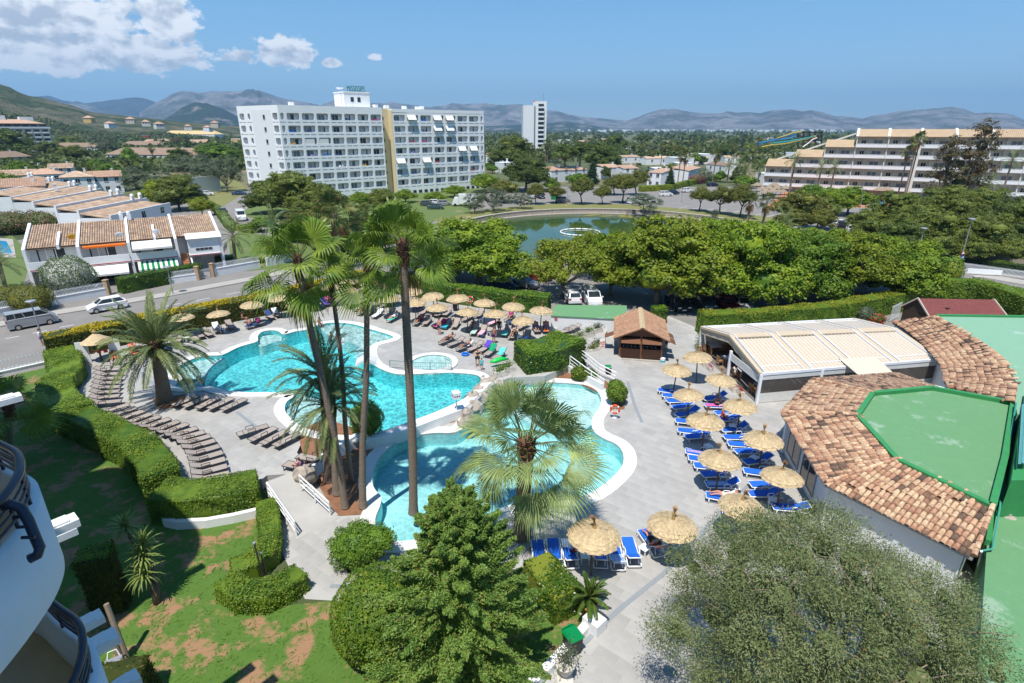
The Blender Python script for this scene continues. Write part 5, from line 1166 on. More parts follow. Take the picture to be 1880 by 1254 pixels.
FP=(('fan',1001,298,262,'fan palm with yellow skirt right of the tower, left of two',1),('fan',1005,299,264,'fan palm with yellow skirt right of the tower, right of two',1),('fan',1177,296,268,'fan palm above the orange bungalows',0),('fan',1212,311,266,'fan palm with golden skirt among the bungalows',1),('fan',1193,302,279,'short fan palm beside the golden one',1),('fan',1243,343,281,'slender fan palm on the street corner, left of two',0),('fan',1252,343,285,'slender fan palm on the street corner, right of two',0),('fan',1308,334,283,'fan palm with golden skirt behind the white car',1),('fan',1170,327,308,'fan palm before the orange-roofed corner house',1),('date',1334,336,302,'date palm left of the clump beside the stepped hotel',0),('date',1352,341,298,'date palm in the clump beside the stepped hotel',0),('date',1364,342,312,'low date palm with dead skirt in the clump',1),('date',1389,344,303,'date palm right of the clump beside the stepped hotel',0),('fan',1265,280,257,'fan palm on the plain behind the bungalows',0),('fan',1346,300,266,'fan palm before the slides, left',0),('fan',1385,300,258,'fan palm before the slides, right',0),('fan',1372,403,366,'short palm with a thick brown skirt on the right bank, left',1),('fan',1400,411,368,'short palm with a thick brown skirt on the right bank, right',1),('date',1446,366,294,'date palm before the left end of the stepped hotel',0),('date',1496,364,307,'shorter date palm before the stepped hotel, left of two',0),('date',1520,366,307,'shorter date palm before the stepped hotel, right of two',0),('fan',1645,370,278,'slender fan palm before the stepped hotel',0),('fan',1660,371,252,'tallest fan palm before the stepped hotel',0),('fan',1656,373,256,'second tall fan palm beside the tallest at the stepped hotel',0),('date',1832,378,292,'large date palm before the right end of the stepped hotel',0),('date',1800,384,332,'low date palm with wide fronds before the stepped hotel',0),('fan',60,296,248,'slender fan palm at far left, left of two',0),('fan',67,296,252,'slender fan palm at far left, right of two',0),('fan',283,302,270,'thick fan palm before the long white terrace',1),('fan',78,304,284,'short palm at the foot of the slender pair',0),('fan',137,262,254,'short palm beside the white warehouse',0),('date',432,481,432,'date palm on the lawn by the side road',0),('date',505,470,412,'date palm with orange fruit behind the pool palms',0),('date',1432,456,410,'date palm behind the ficus row beside the parked cars',0),('date',10,530,480,'date palm at the left edge beside the blue pool',0))
for kd,u,v,vt,lab,sk in FP:far_palm(u,v,vt,lab,kd,None,.3,bool(sk),15,r=.24 if sk else.2,scale=1.15 if v<360 else 1.0)
P_(BROAD[0],520,480,440,26,'broadleaf_tree','green bush-tree behind the leftmost tall palm',leaf='leaf_ficus')
b=at(625,500);far_palm(625,490,392,'fan palm with a thick dead skirt behind the tall palms','fan',None,0,True,22,r=.4,scale=1.7)
# vehicles and street furniture
def car_proto(kind,L,W,H,paint):
 """body, glasshouse, wheels and lamps; +x is the front"""
 t=thing('parked_car','-','car');h=L/2;w=W/2;s=dict(hatch=(.64,-.47,.10),suv=(.66,-.47,.13),saloon=(.64,-.30,.10),van=(.66,-.49,.20),bigvan=(.60,-.495,.34))[kind]
 belt=H*s[0];rearx=L*s[1];roofx=L*s[2];nose=belt*(.80 if kind!='bigvan' else.86);bx=L*(.27 if kind not in('bigvan','van')else.36)
 prof=[(-h+.02,.32),(-h,.55),(-h+.06,belt),(bx,belt),(h-.28,nose),(h-.04,nose*.82),(h,.48),(h-.06,.26),(-h+.12,.24)]
 mb=MB();n=len(prof);rows=[(-w+.10,.86,.02),(-w+.0,1,0),(w-.0,1,0),(w-.10,.86,.02)]
 vs=[]
 for y,k,dx in rows:
  for x,z in prof:
   yy=y*(1-.10*max(0,(abs(x)/h-.75))*4*.6);vs.append((x,yy,z))
 vs=[]
 for y,up in((-w,0),(-w+.13,.05),(w-.13,.05),(w,0)):
  for x,z in prof:vs.append((x*(1 if abs(y)<w-.05 else.985),y*(1-.09*max(0,abs(x)/h-.7)/.3),z+(up if z>.45 else 0)))
 fs=[]
 for r in range(3):
  for i in range(n):fs.append((r*n+i,r*n+(i+1)%n,(r+1)*n+(i+1)%n,(r+1)*n+i))
 fs+=[tuple(range(n-1,-1,-1)),tuple(range(3*n,4*n))];mb.add(vs,fs)
 body=mb.B('body',paint,t)
 iw=w-.16;tw=w-(.27 if kind not in('bigvan','van')else.2);front=bx+.02
 z0,z1=belt+.03,H
 base=[(rearx+.08,z0),(front,z0)];top=[(rearx+(.45 if kind in('hatch','saloon')else.16),z1-.05),(roofx,z1-.05)]
 if kind=='saloon':top[0]=(rearx+.55,z1-.05)
 g=MB().add([(base[0][0],-iw,z0),(base[1][0],-iw,z0),(base[1][0],iw,z0),(base[0][0],iw,z0),(top[0][0],-tw,z1-.05),(top[1][0],-tw,z1-.05),(top[1][0],tw,z1-.05),(top[0][0],tw,z1-.05)],[(0,1,5,4),(1,2,6,5),(2,3,7,6),(3,0,4,7),(4,5,6,7)]);g.B('window','glass_dark',t)
 r=MB().box(((top[0][0]+top[1][0])/2,0,z1-.025),(abs(top[1][0]-top[0][0])+.12,tw*2+.06,.07))
 for sy in(-1,1):
  A=lambda f,e=0:(base[0][0]+(base[1][0]-base[0][0])*f,sy*(iw+.005),z0);B=lambda f:(top[0][0]+(top[1][0]-top[0][0])*f,sy*(tw+.005),z1-.03)
  for f0,f1 in((0,0),(1,1),(.42,.46)):r.bar(A(f0),B(f1),.09,.07)
  if kind in('van','bigvan'):
   r.add([A(0),A(.62),B(.58),B(0)]if sy<0 else[A(.62),A(0),B(0),B(.58)],[(0,1,2,3)])if kind=='bigvan' else r.bar(A(.2),B(.22),.12,.07)
 if kind=='bigvan':r.box((base[0][0]+.02,0,(z0+z1)/2),(.08,tw*2,z1-z0))
 r.B('roof',paint,t)
 wh=MB();R=Matrix.Rotation(pi/2,3,'X');wr=.31 if kind!='bigvan' else.35
 o=MB().lathe([(wr*.55,-.11),(wr,-.10),(wr,.10),(wr*.55,.11)],16);wh.add([R@Vc(p)for p in o.v],o.f);tyre=wh.mesh('wheel','rubber')
 o=MB().lathe([(.02,-.122),(wr*.6,-.115),(wr*.6,.115),(.02,.122)],10);rm=MB().add([R@Vc(p)for p in o.v],o.f);rim=rm.mesh('rim','chrome')
 for sx in(-.30,.31):
  for sy in(-1,1):q=link('wheel',tyre,t,(L*sx,sy*(w-.10),wr));link('rim',rim,q)
 for sy in(-1,1):
  m=MB().box((h-.10,sy*(w-.30),nose*.80),(.16,.36,.16));m.B('headlight','lamp_lens',t);m=MB().box((-h+.03,sy*(w-.2),belt*.86),(.08,.26,.2));m.B('tail_light','tail_red',t)
  m=MB().box((bx-.05,sy*(w+.07),belt+.06),(.12,.18,.13));m.B('mirror',paint,t)
 m=MB().box((h-.01,0,.42),(.03,.5,.11));m.B('number_plate','white_plastic',t);m=MB().box((0,0,.22),(L*.9,W*.8,.1));m.B('underbody','rubber',t)
 return t
PARK={}
def car(kind,paint,u,v,heading,label,group=None,z=0.0):
 dims=dict(hatch=(3.95,1.72,1.48),suv=(4.35,1.80,1.62),saloon=(4.5,1.78,1.45),van=(4.38,1.81,1.82),bigvan=(5.4,2.0,2.35))[kind];p=at(u,v,0)
 if(kind,paint)not in PARK:
  t=car_proto(kind,*dims,paint);PARK[(kind,paint)]=proto_of(t);t.location=(p.x,p.y,0);t.rotation_euler=(0,0,heading);t['label']=label
  if group:t['group']=group
  return t
 return dup(PARK[(kind,paint)],(p.x,p.y,0),heading,label,group)
def hd(u0,v0,u1,v1):a,b=at(u0,v0),at(u1,v1);return atan2(b.y-a.y,b.x-a.x)
S=hd(0,601,326,542)
car('van','car_silver',62,598,S,'silver van with side windows parked at the left edge of the street')
car('hatch','car_white',198,569,S+pi,'white rounded hatchback parked before the white-flowered bush')
car('bigvan','car_white',443,404,hd(443,404,460,425),'tall white van on the side road left of the palms')
car('hatch','car_navy',411,394,hd(411,394,430,412),'navy hatchback ahead of the tall white van')
car('saloon','car_blue',440,358,.3,'blue-grey car beside the court wall, right')
car('hatch','car_white',381,359,.3,'white car beside the court wall')
car('hatch','car_dark',368,362,.3,'dark car half hidden left of the white one at the court wall')
car('saloon','car_blue',330,372,.8,'blue car under the pine by the stepped white row')
car('hatch','car_grey',785,378,-.1,'dark grey car in the hotel car park, leftmost')
car('hatch','car_white',800,376,-.1,'white car in the hotel car park beside the lorry')
car('hatch','car_silver',816,377,.2,'silver car in front of the white lorry')
car('saloon','car_teal',800,384,0,'blue-green car in the front line of the hotel car park')
car('van','car_silver',976,364,-1.3,'silver van behind the round pines on the far bank, left')
car('van','car_dark',992,364,-1.3,'black van behind the round pines on the far bank, right')
car('suv','car_silver',1034,371,.05,'silver car on the road along the far bank')
car('suv','car_white',1222,360,-.15+.3,'white car on the corner road, left of a navy one')
car('hatch','car_navy',1236,357,.3,'navy car next to the white one on the corner road')
car('hatch','car_white',1260,353,.35,'white car by the hedge at the corner road')
car('saloon','car_navy',1308,342,.3,'dark blue car with red lamps below the fan palm')
car('van','car_white',1164,374,.5,'white van half hidden behind the willow')
car('suv','car_white',1541,417,-.3,'white car in the right-hand car park')
car('suv','car_dark',1556,422,-.3,'black car between the white ones in the right-hand car park')
car('van','car_white',1574,430,-.3,'white van with an orange mark in the right-hand car park')
car('saloon','car_teal',1590,430,-.3,'dark car right of the white van in the right-hand car park')
D1=hd(1222,545,1262,575)
car('suv','car_dark',1243,566,D1,'dark compact car nosing out of the car park right of the kiosk')
car('saloon','car_grey',1288,562,D1+.05,'grey saloon next to the dark compact car')
car('hatch','car_red',1332,566,D1,'dark red car under the ficus behind the hedge')
car('hatch','car_silver',1358,566,D1,'silver car under the ficus beside the red one')
car('saloon','car_grey',1268,530,.1,'grey car with red tail lamps in the second line under the ficus')
car('hatch','car_white',1050,553,D1+pi,'white car under the yellow-green tree behind the pool hedge')
car('van','car_white',1085,557,D1,'white van with open windscreen left of the kiosk')
car('saloon','car_silver',960,527,-.5,'silver car behind the hedge under the yellow-green tree')
car('saloon','car_blue',925,527,-.5,'blue-grey car behind the hedge under the broad ficus')
car('suv','car_red',985,515,.05,'dark red car beyond the hedge under the ficus')
car('hatch','car_silver',1260,500,.1,'silver car glimpsed between the ficus crowns')
car('suv','car_white',1275,462,.1,'white car by the pond seen between the crowns')
p=at(853,378);t=thing('lorry','white box lorry before the rounded hotel','lorry',p,.1+pi);mb=MB().box((-1,0,2.0),(5.2,2.3,2.5));mb.B('cargo_box','car_white',t)
mb=MB().add([(1.7,-1.05,.4),(3.4,-1.05,.4),(3.4,1.05,.4),(1.7,1.05,.4),(1.7,-1.05,2.4),(2.7,-1.0,2.4),(2.7,1.0,2.4),(1.7,1.05,2.4),(3.35,-1.05,1.3),(3.35,1.05,1.3)],[(0,1,8,5,4),(3,7,6,9,2),(1,2,9,8),(4,5,6,7),(8,9,6,5)]);mb.B('cab','car_white',t);mb=MB().add([(3.36,-.9,1.36),(3.36,.9,1.36),(2.78,.85,2.28),(2.78,-.85,2.28)],[(0,1,2,3)]);mb.B('windscreen','glass_dark',t)
for x in(2.6,-2.3):
 for y in(-.95,.95):mb=MB();o=MB().lathe([(.25,-.13),(.42,-.12),(.42,.12),(.25,.13)],12);R=Matrix.Rotation(pi/2,3,'X');mb.add([R@Vc(q)+Vc((x,y,.42))for q in o.v],o.f);mb.B('wheel','rubber',t)
def lamp(u,v,ut,vt,label,arm=True,z=0.0,group='grey disc-headed street lamps'):
 b=at(u,v,z);h=hz(b,vt)-z;t=thing('street_lamp',label,'street lamp',b,0,group);mb=MB().tube([(0,0,0),(0,0,.9),(0,0,h-.15)],[.09,.075,.05],8);mb.lathe([(.16,0),(.16,.05),(.09,.3)],8);mb.B('pole','grey_metal',t)
 mb=MB().lathe([(.06,-.3),(.12,-.22),(.30,-.10),(.46,-.02),(.48,.03),(.40,.07),(.05,.10)],18,(0,0,h));hd_=mb.B('lamp_head','grey_metal',t,True);mb=MB().lathe([(.05,-.13),(.28,-.115),(.05,-.10)],12,(0,0,h));mb.B('lens','lamp_lens',hd_);return t
lamp(78,622,54,553,'disc-headed lamp beside the silver van')
lamp(318,541,308,490,'disc-headed lamp before the green-striped awning')
lamp(415,415,407,381,'slender lamp on the side road near the navy car')
lamp(1754,511,1781,402,'tall lamp with round traffic signs at the right')
lamp(1676,500,1686,419,'disc-headed lamp rising out of the pines left of the tall one')
lamp(1469,530,1472,440,'lamp head just above the ficus row')
lamp(1117,505,1116,441,'lamp head before the green pond')
lamp(1572,415,1580,348,'slender lamp in the right-hand car park')
lamp(1450,358,1455,330,'small lamp before the stepped hotel parasols')
lamp(803,354,802,316,'dark lamp before the rounded hotel entrance')
lamp(917,355,916,310,'lamp left of the big dense pine')
lamp(1042,363,1043,322,'lamp on the far bank between the round pines')
lamp(1086,352,1087,329,'lamp with a yellow banner at the road fork')
lamp(1251,370,1253,350,'thin sign post in the middle of the corner road')
mat('sign_blue',(.01,.04,.30),.4)
b=at(1754,511);t=thing('traffic_sign','round blue arrow sign and red triangle on the tall right lamp','traffic sign',(b.x,b.y-.12,0));R=Matrix.Rotation(pi/2,3,'X')
def disc(r,th,n=20):o=MB().lathe([(r,-th/2),(r,th/2)],n);return o
o=disc(.36,.03);mb=MB().add([R@Vc(q)+Vc((0,0,3.0))for q in o.v],o.f);dsc=mb.B('sign_disc','sign_blue',t)
mb=MB().bar((-.18,-.03,2.86),(.12,-.03,3.12),.09,.02);mb.add([(.02,-.035,3.18),(.22,-.035,3.2),(.18,-.035,3.0)],[(0,1,2)]);mb.B('arrow','white_paint',dsc)
mb=MB().add([(-.3,0,3.5),(.3,0,3.5),(0,0,4.05),(-.3,.03,3.5),(.3,.03,3.5),(0,.03,4.05)],[(0,1,2),(3,5,4)]);tr=mb.B('sign_triangle','cloth_red',t);mb=MB().add([(-.19,-.01,3.57),(.19,-.01,3.57),(0,-.01,3.92)],[(0,1,2)]);mb.B('sign_face','white_paint',tr)
# fences and garden walls along the houses' pavement
def picket_fence(name,label,a,b,z0,h,m='white_metal',step=.14,wall=None,wallh=.9):
 a,b=Vc(a[:2]),Vc(b[:2]);L=(b-a).length;an=atan2(b.y-a.y,b.x-a.x);t=thing(name,label,'fence',(a.x,a.y,z0),an)
 if wall:mb=MB().box((L/2,0,wallh/2),(L,.25,wallh));mb.box((L/2,0,wallh+.03),(L+.06,.33,.07));mb.B('wall',wall,t)
 zb=wallh+.07 if wall else.1;n=min(300,int(L/step));pk=MB().box((0,0,h/2),(.05,.02,h));pk.add([(-.025,-.01,h),(.025,-.01,h),(0,-.01,h+.05)],[(0,1,2)]);me=pk.mesh('picket',m)
 for i in range(n):link('picket',me,t,((i+.5)*L/n,0,zb))
 for z in(zb+.12,zb+h-.15):mb=MB().box((L/2,.03,z),(L,.03,.05));mb.B('rail',m,t)
 return t
mat('brick_post',(.40,.27,.16),.9,.3,4)
kl=[Vc(q)for q in kerb];nv=lambda i:Vc((-(kl[i+1]-kl[i]).normalized().y,(kl[i+1]-kl[i]).normalized().x))*2.35
g=[at(u,v).xy for u,v in((-60,595),(100,560),(200,541),(228,534),(365,514),(376,512),(392,508),(478,492),(490,489),(540,479))]
picket_fence('picket_fence','white picket fence on a low wall behind the silver van',g[0],g[1],0,.75,wall='white_wall')
picket_fence('picket_fence','white picket fence on a low wall behind the white hatchback',g[1],g[2],0,.75,wall='white_wall')
picket_fence('picket_fence','white picket fence before the green-striped awning',g[3],g[4],0,.75,wall='white_wall')
picket_fence('picket_fence','white picket fence right of the brick gate posts',g[6],g[7],0,.75,wall='white_wall',wallh=1.1)
for k,(i,lab)in enumerate(((4,'brick gate post left of the garden gate'),(6,'brick gate post right of the garden gate'),(2,'brick gate post beside the white-flowered bush'))):
 mb=MB().box((0,0,.95),(.5,.5,1.9));mb.box((0,0,1.93),(.6,.6,.1));tag(mb.B('gate_post','brick_post',None,loc=(*g[i],0)),lab,'gate post')
picket_fence('garden_gate','white garden gate with a red mailbox mark between brick posts',g[4]+(g[6]-g[4])*.18,g[4]+(g[6]-g[4])*.82,0,1.3)
mb=MB().box((0,0,.7),((g[9]-g[8]).length,.25,1.4),atan2((g[9]-g[8]).y,(g[9]-g[8]).x));tag(mb.B('garden_wall','white_wall',None,loc=(*((g[8]+g[9])/2),0)),'curved end of the white garden wall at the street corner','wall')
hedge('hedge','clipped green hedge behind the fence under the green-striped awning',[at(u,v).xy for u,v in((222,538),(290,524),(370,508))],1.6,0,2.0,'leaf_gloss',None,.16,70,31)
hedge('hedge','box-shaped bush right of the garden gate',[at(u,v).xy for u,v in((400,492),(425,487))],1.8,0,1.6,'leaf_gloss',None,.16,80,32)
hedge('hedge','low loose hedge along the white fence at the corner',[at(u,v).xy for u,v in((430,492),(480,482),(540,470))],1.6,0,1.0,'leaf_pine',None,.16,70,33)
ball_bush('flowering_bush','tall round oleander covered in white flowers by the terrace',at(135,541),(3.0,2.6,2.45),'leaf_oleander',9000,.17,3,group=None)
ball_bush('bush','wide green bush beside the picket fence at the left',at(40,570),(3.6,2.2,1.7),'leaf_pine_gold',6000,.18,4,lobes=[((-1.5,0,1.4),(2.4,2,1.5)),((1.3,0,1.5),(2.4,2,1.6))])
ball_bush('flowering_bush','broad pink-tinged bush left of the terrace roof',at(55,428),(5,4,2.6),'leaf_pinkbush',5000,.3,5,lobes=[((-3,0,2),(4,4,2.4)),((3,1,2.2),(4,4,2.6))])
ball_bush('flowering_bush','magenta bougainvillea beside the white two-storey house',at(68,392),(1.6,1.4,1.8),'leaf_bougain',900,.3,6)
ball_bush('flowering_bush','magenta bougainvillea on the wall behind the white car',at(1278,338),(3.2,1.4,1.8),'leaf_bougain',900,.3,7)
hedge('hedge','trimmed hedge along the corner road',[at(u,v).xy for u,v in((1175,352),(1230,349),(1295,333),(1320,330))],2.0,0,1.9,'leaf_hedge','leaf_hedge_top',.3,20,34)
hedge('hedge','hedge along the far side road left of the palms',[at(u,v).xy for u,v in((375,375),(400,388),(425,420),(470,428))],2.2,0,1.2,'leaf_gloss',None,.25,26,35)
mb=MB().prism([at(*p).xy for p in((-30,470),(-20,436),(24,440),(30,474))],-.02,.10);SU('paving',mb,'pavement')
mb=MB().prism([at(*p).xy for p in((-26,464),(-18,441),(12,444),(24,466))],.05,.12);SU('pool_water',mb,'pool_far')
picket_fence('picket_fence','long white fence along the pavement at the right edge',at(1762,497).xy,at(1990,530).xy,0.12,1.05,step=.13)
hedge('hedge','dark hedge behind the white fence at the right edge',[at(u,v).xy for u,v in((1800,494),(1880,505),(1990,522))],1.5,0,1.5,'leaf_cypress','leaf_hedge',.16,60,36)
picket=None
a,b=at(1815,478).xy,at(1990,512).xy;mb=MB().box((0,0,.9),((b-a).length,.3,1.8),atan2((b-a).y,(b-a).x));tag(mb.B('stone_wall','concrete',None,loc=(*((a+b)/2),0)),'tan garden wall under the dark pine at the right edge','wall')
p=at(1790,520);mb=MB().box((0,0,.45),(.9,.35,.9));mb.box((0,-.1,.95),(1.0,.5,.08));tag(mb.B('concrete_bollard','concrete',None,loc=p),'squat concrete block on the pavement by the white fence','bollard')
p=at(1805,507);t=thing('billboard','low white notice board leaning along the white fence','notice board',(p.x,p.y,.12),-.3);mb=MB().box((0,0,.55),(4.2,.12,.7));mb.B('panel','white_paint',t);mb=MB().box((-1.6,0,.1),(.1,.1,.2));mb.box((1.6,0,.1),(.1,.1,.2));mb.B('leg','grey_metal',t)
ball_bush('small_tree','small round tree on the kerb beside the tall right lamp',at(1735,532),(1.6,1.6,2.1),'leaf_hedge',2600,.2,9,cat='tree',lobes=[((0,0,2.4),(1.5,1.5,2.0)),((.3,0,3.6),(.9,.9,1.0))])
for u,v,lab in((1000+17,366,'green waste container on the far bank'),(185,318,'green waste container on the side road, left')):
 p=at(u,v);t=thing('waste_container',lab,'waste container',p);mb=MB().box((0,0,.75),(1.7,1.1,1.2));mb.B('body','bin_green',t);mb=MB().box((0,0,1.4),(1.8,1.2,.16));mb.B('lid','bin_black',t)
p=at(168,291);t=thing('thatched_hut','straw hut beside a small pool at far left','hut',p);mb=MB().lathe([(3.2,2.4),(1.6,3.4),(.1,4.2)],12);mb.B('roof','straw',t);mb=MB().tube([(0,0,0),(0,0,2.8)],.15,6);mb.B('post','wood_pole',t)
# terraces and pools
WALL_W=.75
cop_u=offset(up_pool,WALL_W);cop_l=offset(lo_pool,.85)
mb=MB();sheet(mb,upd,[up_pool],ZU-.02);n=len(upd);wall_loop(mb,[tuple(q)for q in upd],-.05,ZU-.02);SU('terrace',mb,['grout'])
low_out=[at(*p).xy for p in((545,830),(700,800),(870,735),(905,700),(1050,660),(1060,600),(1110,570),(1215,575),(1275,600),(1290,640),(1420,640),(1760,720),(1700,800),(1540,880),(1760,1010),(1820,1100),(1900,1600),(700,1600),(1000,1254),(1075,1140),(1000,1050),(880,1040),(700,1075),(660,1106),(560,1100),(520,1020),(490,880))]
mb=MB();sheet(mb,low_out,[lo_pool],.008);SU('lower_terrace',mb,'grout')
BEDS_UP=[[at(*p,ZU).xy for p in((280,733),(340,724),(338,745),(292,752))],[at(*p,ZU).xy for p in((545,790),(600,770),(690,800),(640,810),(600,840),(560,850))]]
def tiles():
 cell=[];ang=radians(-38);c,s=cos(ang),sin(ang);TW,TH=1.0,.66;g=.022
 up_h=[up_pool]+BEDS_UP
 beds=[BED_C,BED_P,BED_K,BED_J]
 for z,poly,hs,cop in((ZU-.02,upd,up_h,cop_u),(.008,low_out,[lo_pool]+beds,cop_l)):
  xs=[p[0]for p in poly];ys=[p[1]for p in poly];cx_,cy_=sum(xs)/len(xs),sum(ys)/len(ys);R=62
  for i in range(int(-R/TW),int(R/TW)):
   for j in range(int(-R/TH),int(R/TH)):
    lx,ly=(i+(.5 if j%2 else 0))*TW,j*TH;x,y=cx_+lx*c-ly*s,cy_+lx*s+ly*c
    if not inside((x,y),poly):continue
    if not min(xs)<=x<=max(xs):continue
    if inside((x,y),hs[0])or any(inside((x,y),h)for h in hs[1:]):continue
    if z<.3 and inside((x,y),upd):continue
    ok=True
    for dx,dy in((-TW/2,-TH/2),(TW/2,-TH/2),(TW/2,TH/2),(-TW/2,TH/2)):
     if not inside((x+dx*c-dy*s,y+dx*s+dy*c),poly):ok=False
     if inside((x+dx*c-dy*s,y+dx*s+dy*c),hs[0]):ok=False
    if ok:cell.append((x,y,z,i,j))
 cell=[q for q in cell if abs(q[0])<q[1]*1.1+4]
 cell.sort(key=lambda q:q[0]**2+q[1]**2)
 vis=[q for q in cell if q[1]>15.5]
 hidden=lambda q:inside((q[0],q[1]),TREE_SHADE)
 near=[q for q in vis if not hidden(q)][:300];ns=set(near);M3=Matrix.Rotation(ang,3,'Z');tm=MB().box((0,0,.004),(TW-g,TH-g,.008));me=tm.mesh('tile','deck_tile')
 par={.008:[o for o in bpy.data.objects if o.name=='lower_terrace'][0],ZU-.02:[o for o in bpy.data.objects if o.name=='terrace'][0]}
 for q in near:link('tile',me,par[q[2]],(q[0],q[1],q[2]),ang)
 for z in par:
  rest=[q for q in cell if q[2]==z and q not in ns];V=np.array(tm.v);Rm=np.array(M3);V=V@Rm.T;P=np.array([(q[0],q[1],q[2])for q in rest])
  VV=(P[:,None,:]+V[None]).reshape(-1,3);FF=(np.arange(len(P))[:,None,None]*8+np.array(tm.f)[None]).reshape(-1,4);link('tile',np_mesh('tile',VV,FF,'deck_tile'),par[z],kind='stuff')
BED_C=[at(*p).xy for p in((622,1020),(700,1000),(708,1018),(642,1056))]
BED_P=[at(*p).xy for p in((560,850),(604,838),(640,806),(690,798),(760,785),(840,765),(835,775),(755,795),(710,815),(690,840),(680,880),(668,945),(618,948))]
BED_K=[at(*p).xy for p in((1120,738),(1150,735),(1146,752),(1118,752))]
BED_J=[at(*p).xy for p in((960,700),(1000,690),(1090,660),(1100,690),(1132,716),(1100,722),(1050,698))]
TREE_SHADE=[at(*p).xy for p in((1190,1260),(1230,1060),(1330,960),(1600,900),(1860,1060),(1860,1260))]
tiles()
for i,b_ in enumerate((BED_C,BED_P,BED_K,BED_J)):mb=MB().prism(b_,-.02,.05+.006*i);SU('flower_bed',mb,'soil')
for i,b_ in enumerate(BEDS_UP):mb=MB().prism(b_,ZU-.1,ZU+.035);SU('flower_bed',mb,'soil')
mb=MB();ring(mb,up_pool,cop_u,ZU-.08,ZU+.05);SU('pool_coping',mb,'coping')
mb=MB();ring(mb,lo_pool,cop_l,-.08,.07);SU('pool_coping',mb,'coping')
def pool_floor(name,col,deep):
 m,nt,N,L,b=nodes(name);tc=N.new('ShaderNodeTexCoord');no=N.new('ShaderNodeTexNoise');I(no,'Scale',.35);I(no,'Detail',3);L.new(tc.outputs['Object'],no.inputs['Vector'])
 mx=N.new('ShaderNodeMix');mx.data_type='RGBA';L.new(no.outputs[0],mx.inputs[0]);I(mx,6,(*col,1));I(mx,7,(*deep,1));L.new(mx.outputs[2],b.inputs['Base Color']);I(b,'Roughness',.7);MATS[name]=m
pool_floor('pool_deep',(.15,.79,.84),(.12,.76,.82));pool_floor('pool_shallow',(.58,.82,.80),(.50,.79,.79));pool_floor('pool_mid',(.40,.83,.85),(.34,.81,.84));mat('mosaic_band',(.01,.06,.24),.4,.2,9)
def basin(name,loop,zt,deep,m,mw):
 mb=MB();sheet(mb,loop,[],zt-deep);SU(name,mb,m);mb=MB();wall_loop(mb,list(reversed([tuple(q)for q in loop])),zt-deep,zt+.04);SU('pool_wall',mb,mw)
basin('pool_floor',up_pool,ZU,1.35,'pool_deep','pool_deep');basin('pool_floor',lo_pool,0,1.0,'pool_mid','pool_mid')
def shelf(px,z,dz,m,pool,band=True):
 """shallow ledge inside a pool: the outline clipped by the pool wall"""
 pl=smooth_poly([at(u,v,z).xy for u,v in px],4);mb=MB();sheet(mb,pl,[],z-dz)
 keep=[f for f in mb.f if inside(sum((Vc(mb.v[i])for i in f),Vc())/len(f),pool)]
 m2=MB();m2.v=mb.v;m2.f=keep;m2.m=[0]*len(keep);wall_loop(m2,[tuple(q)for q in pl],z-1.4,z-dz);SU('pool_ledge',m2,m)
 if band:m3=MB();ring(m3,offset(pl,-.10),offset(pl,.03),z-dz-.03,z-dz+.012);SU('ledge_edge',m3,'mosaic_band')
shelf([(318,720),(318,660),(360,648),(409,650),(398,660),(386,670),(378,683),(374,697),(374,712),(345,716)],ZU,.32,'pool_shallow',up_pool)
shelf([(475,629),(468,612),(496,602),(524,612),(519,617),(500,622)],ZU,.4,'pool_shallow',up_pool,False)
shelf([(588,597),(615,588),(650,592),(690,604),(728,620),(700,632),(664,636),(650,629),(630,622),(606,616)],ZU,.18,'pool_shallow',up_pool,False)
shelf([(516,752),(545,722),(600,730),(640,748),(655,775),(650,806),(560,795)],ZU,.32,'pool_shallow',up_pool,False)
shelf([(900,712),(1000,690),(1060,696),(1110,712),(1112,748),(1090,770),(1050,790),(990,775),(930,745)],0,.35,'pool_shallow',lo_pool,False)
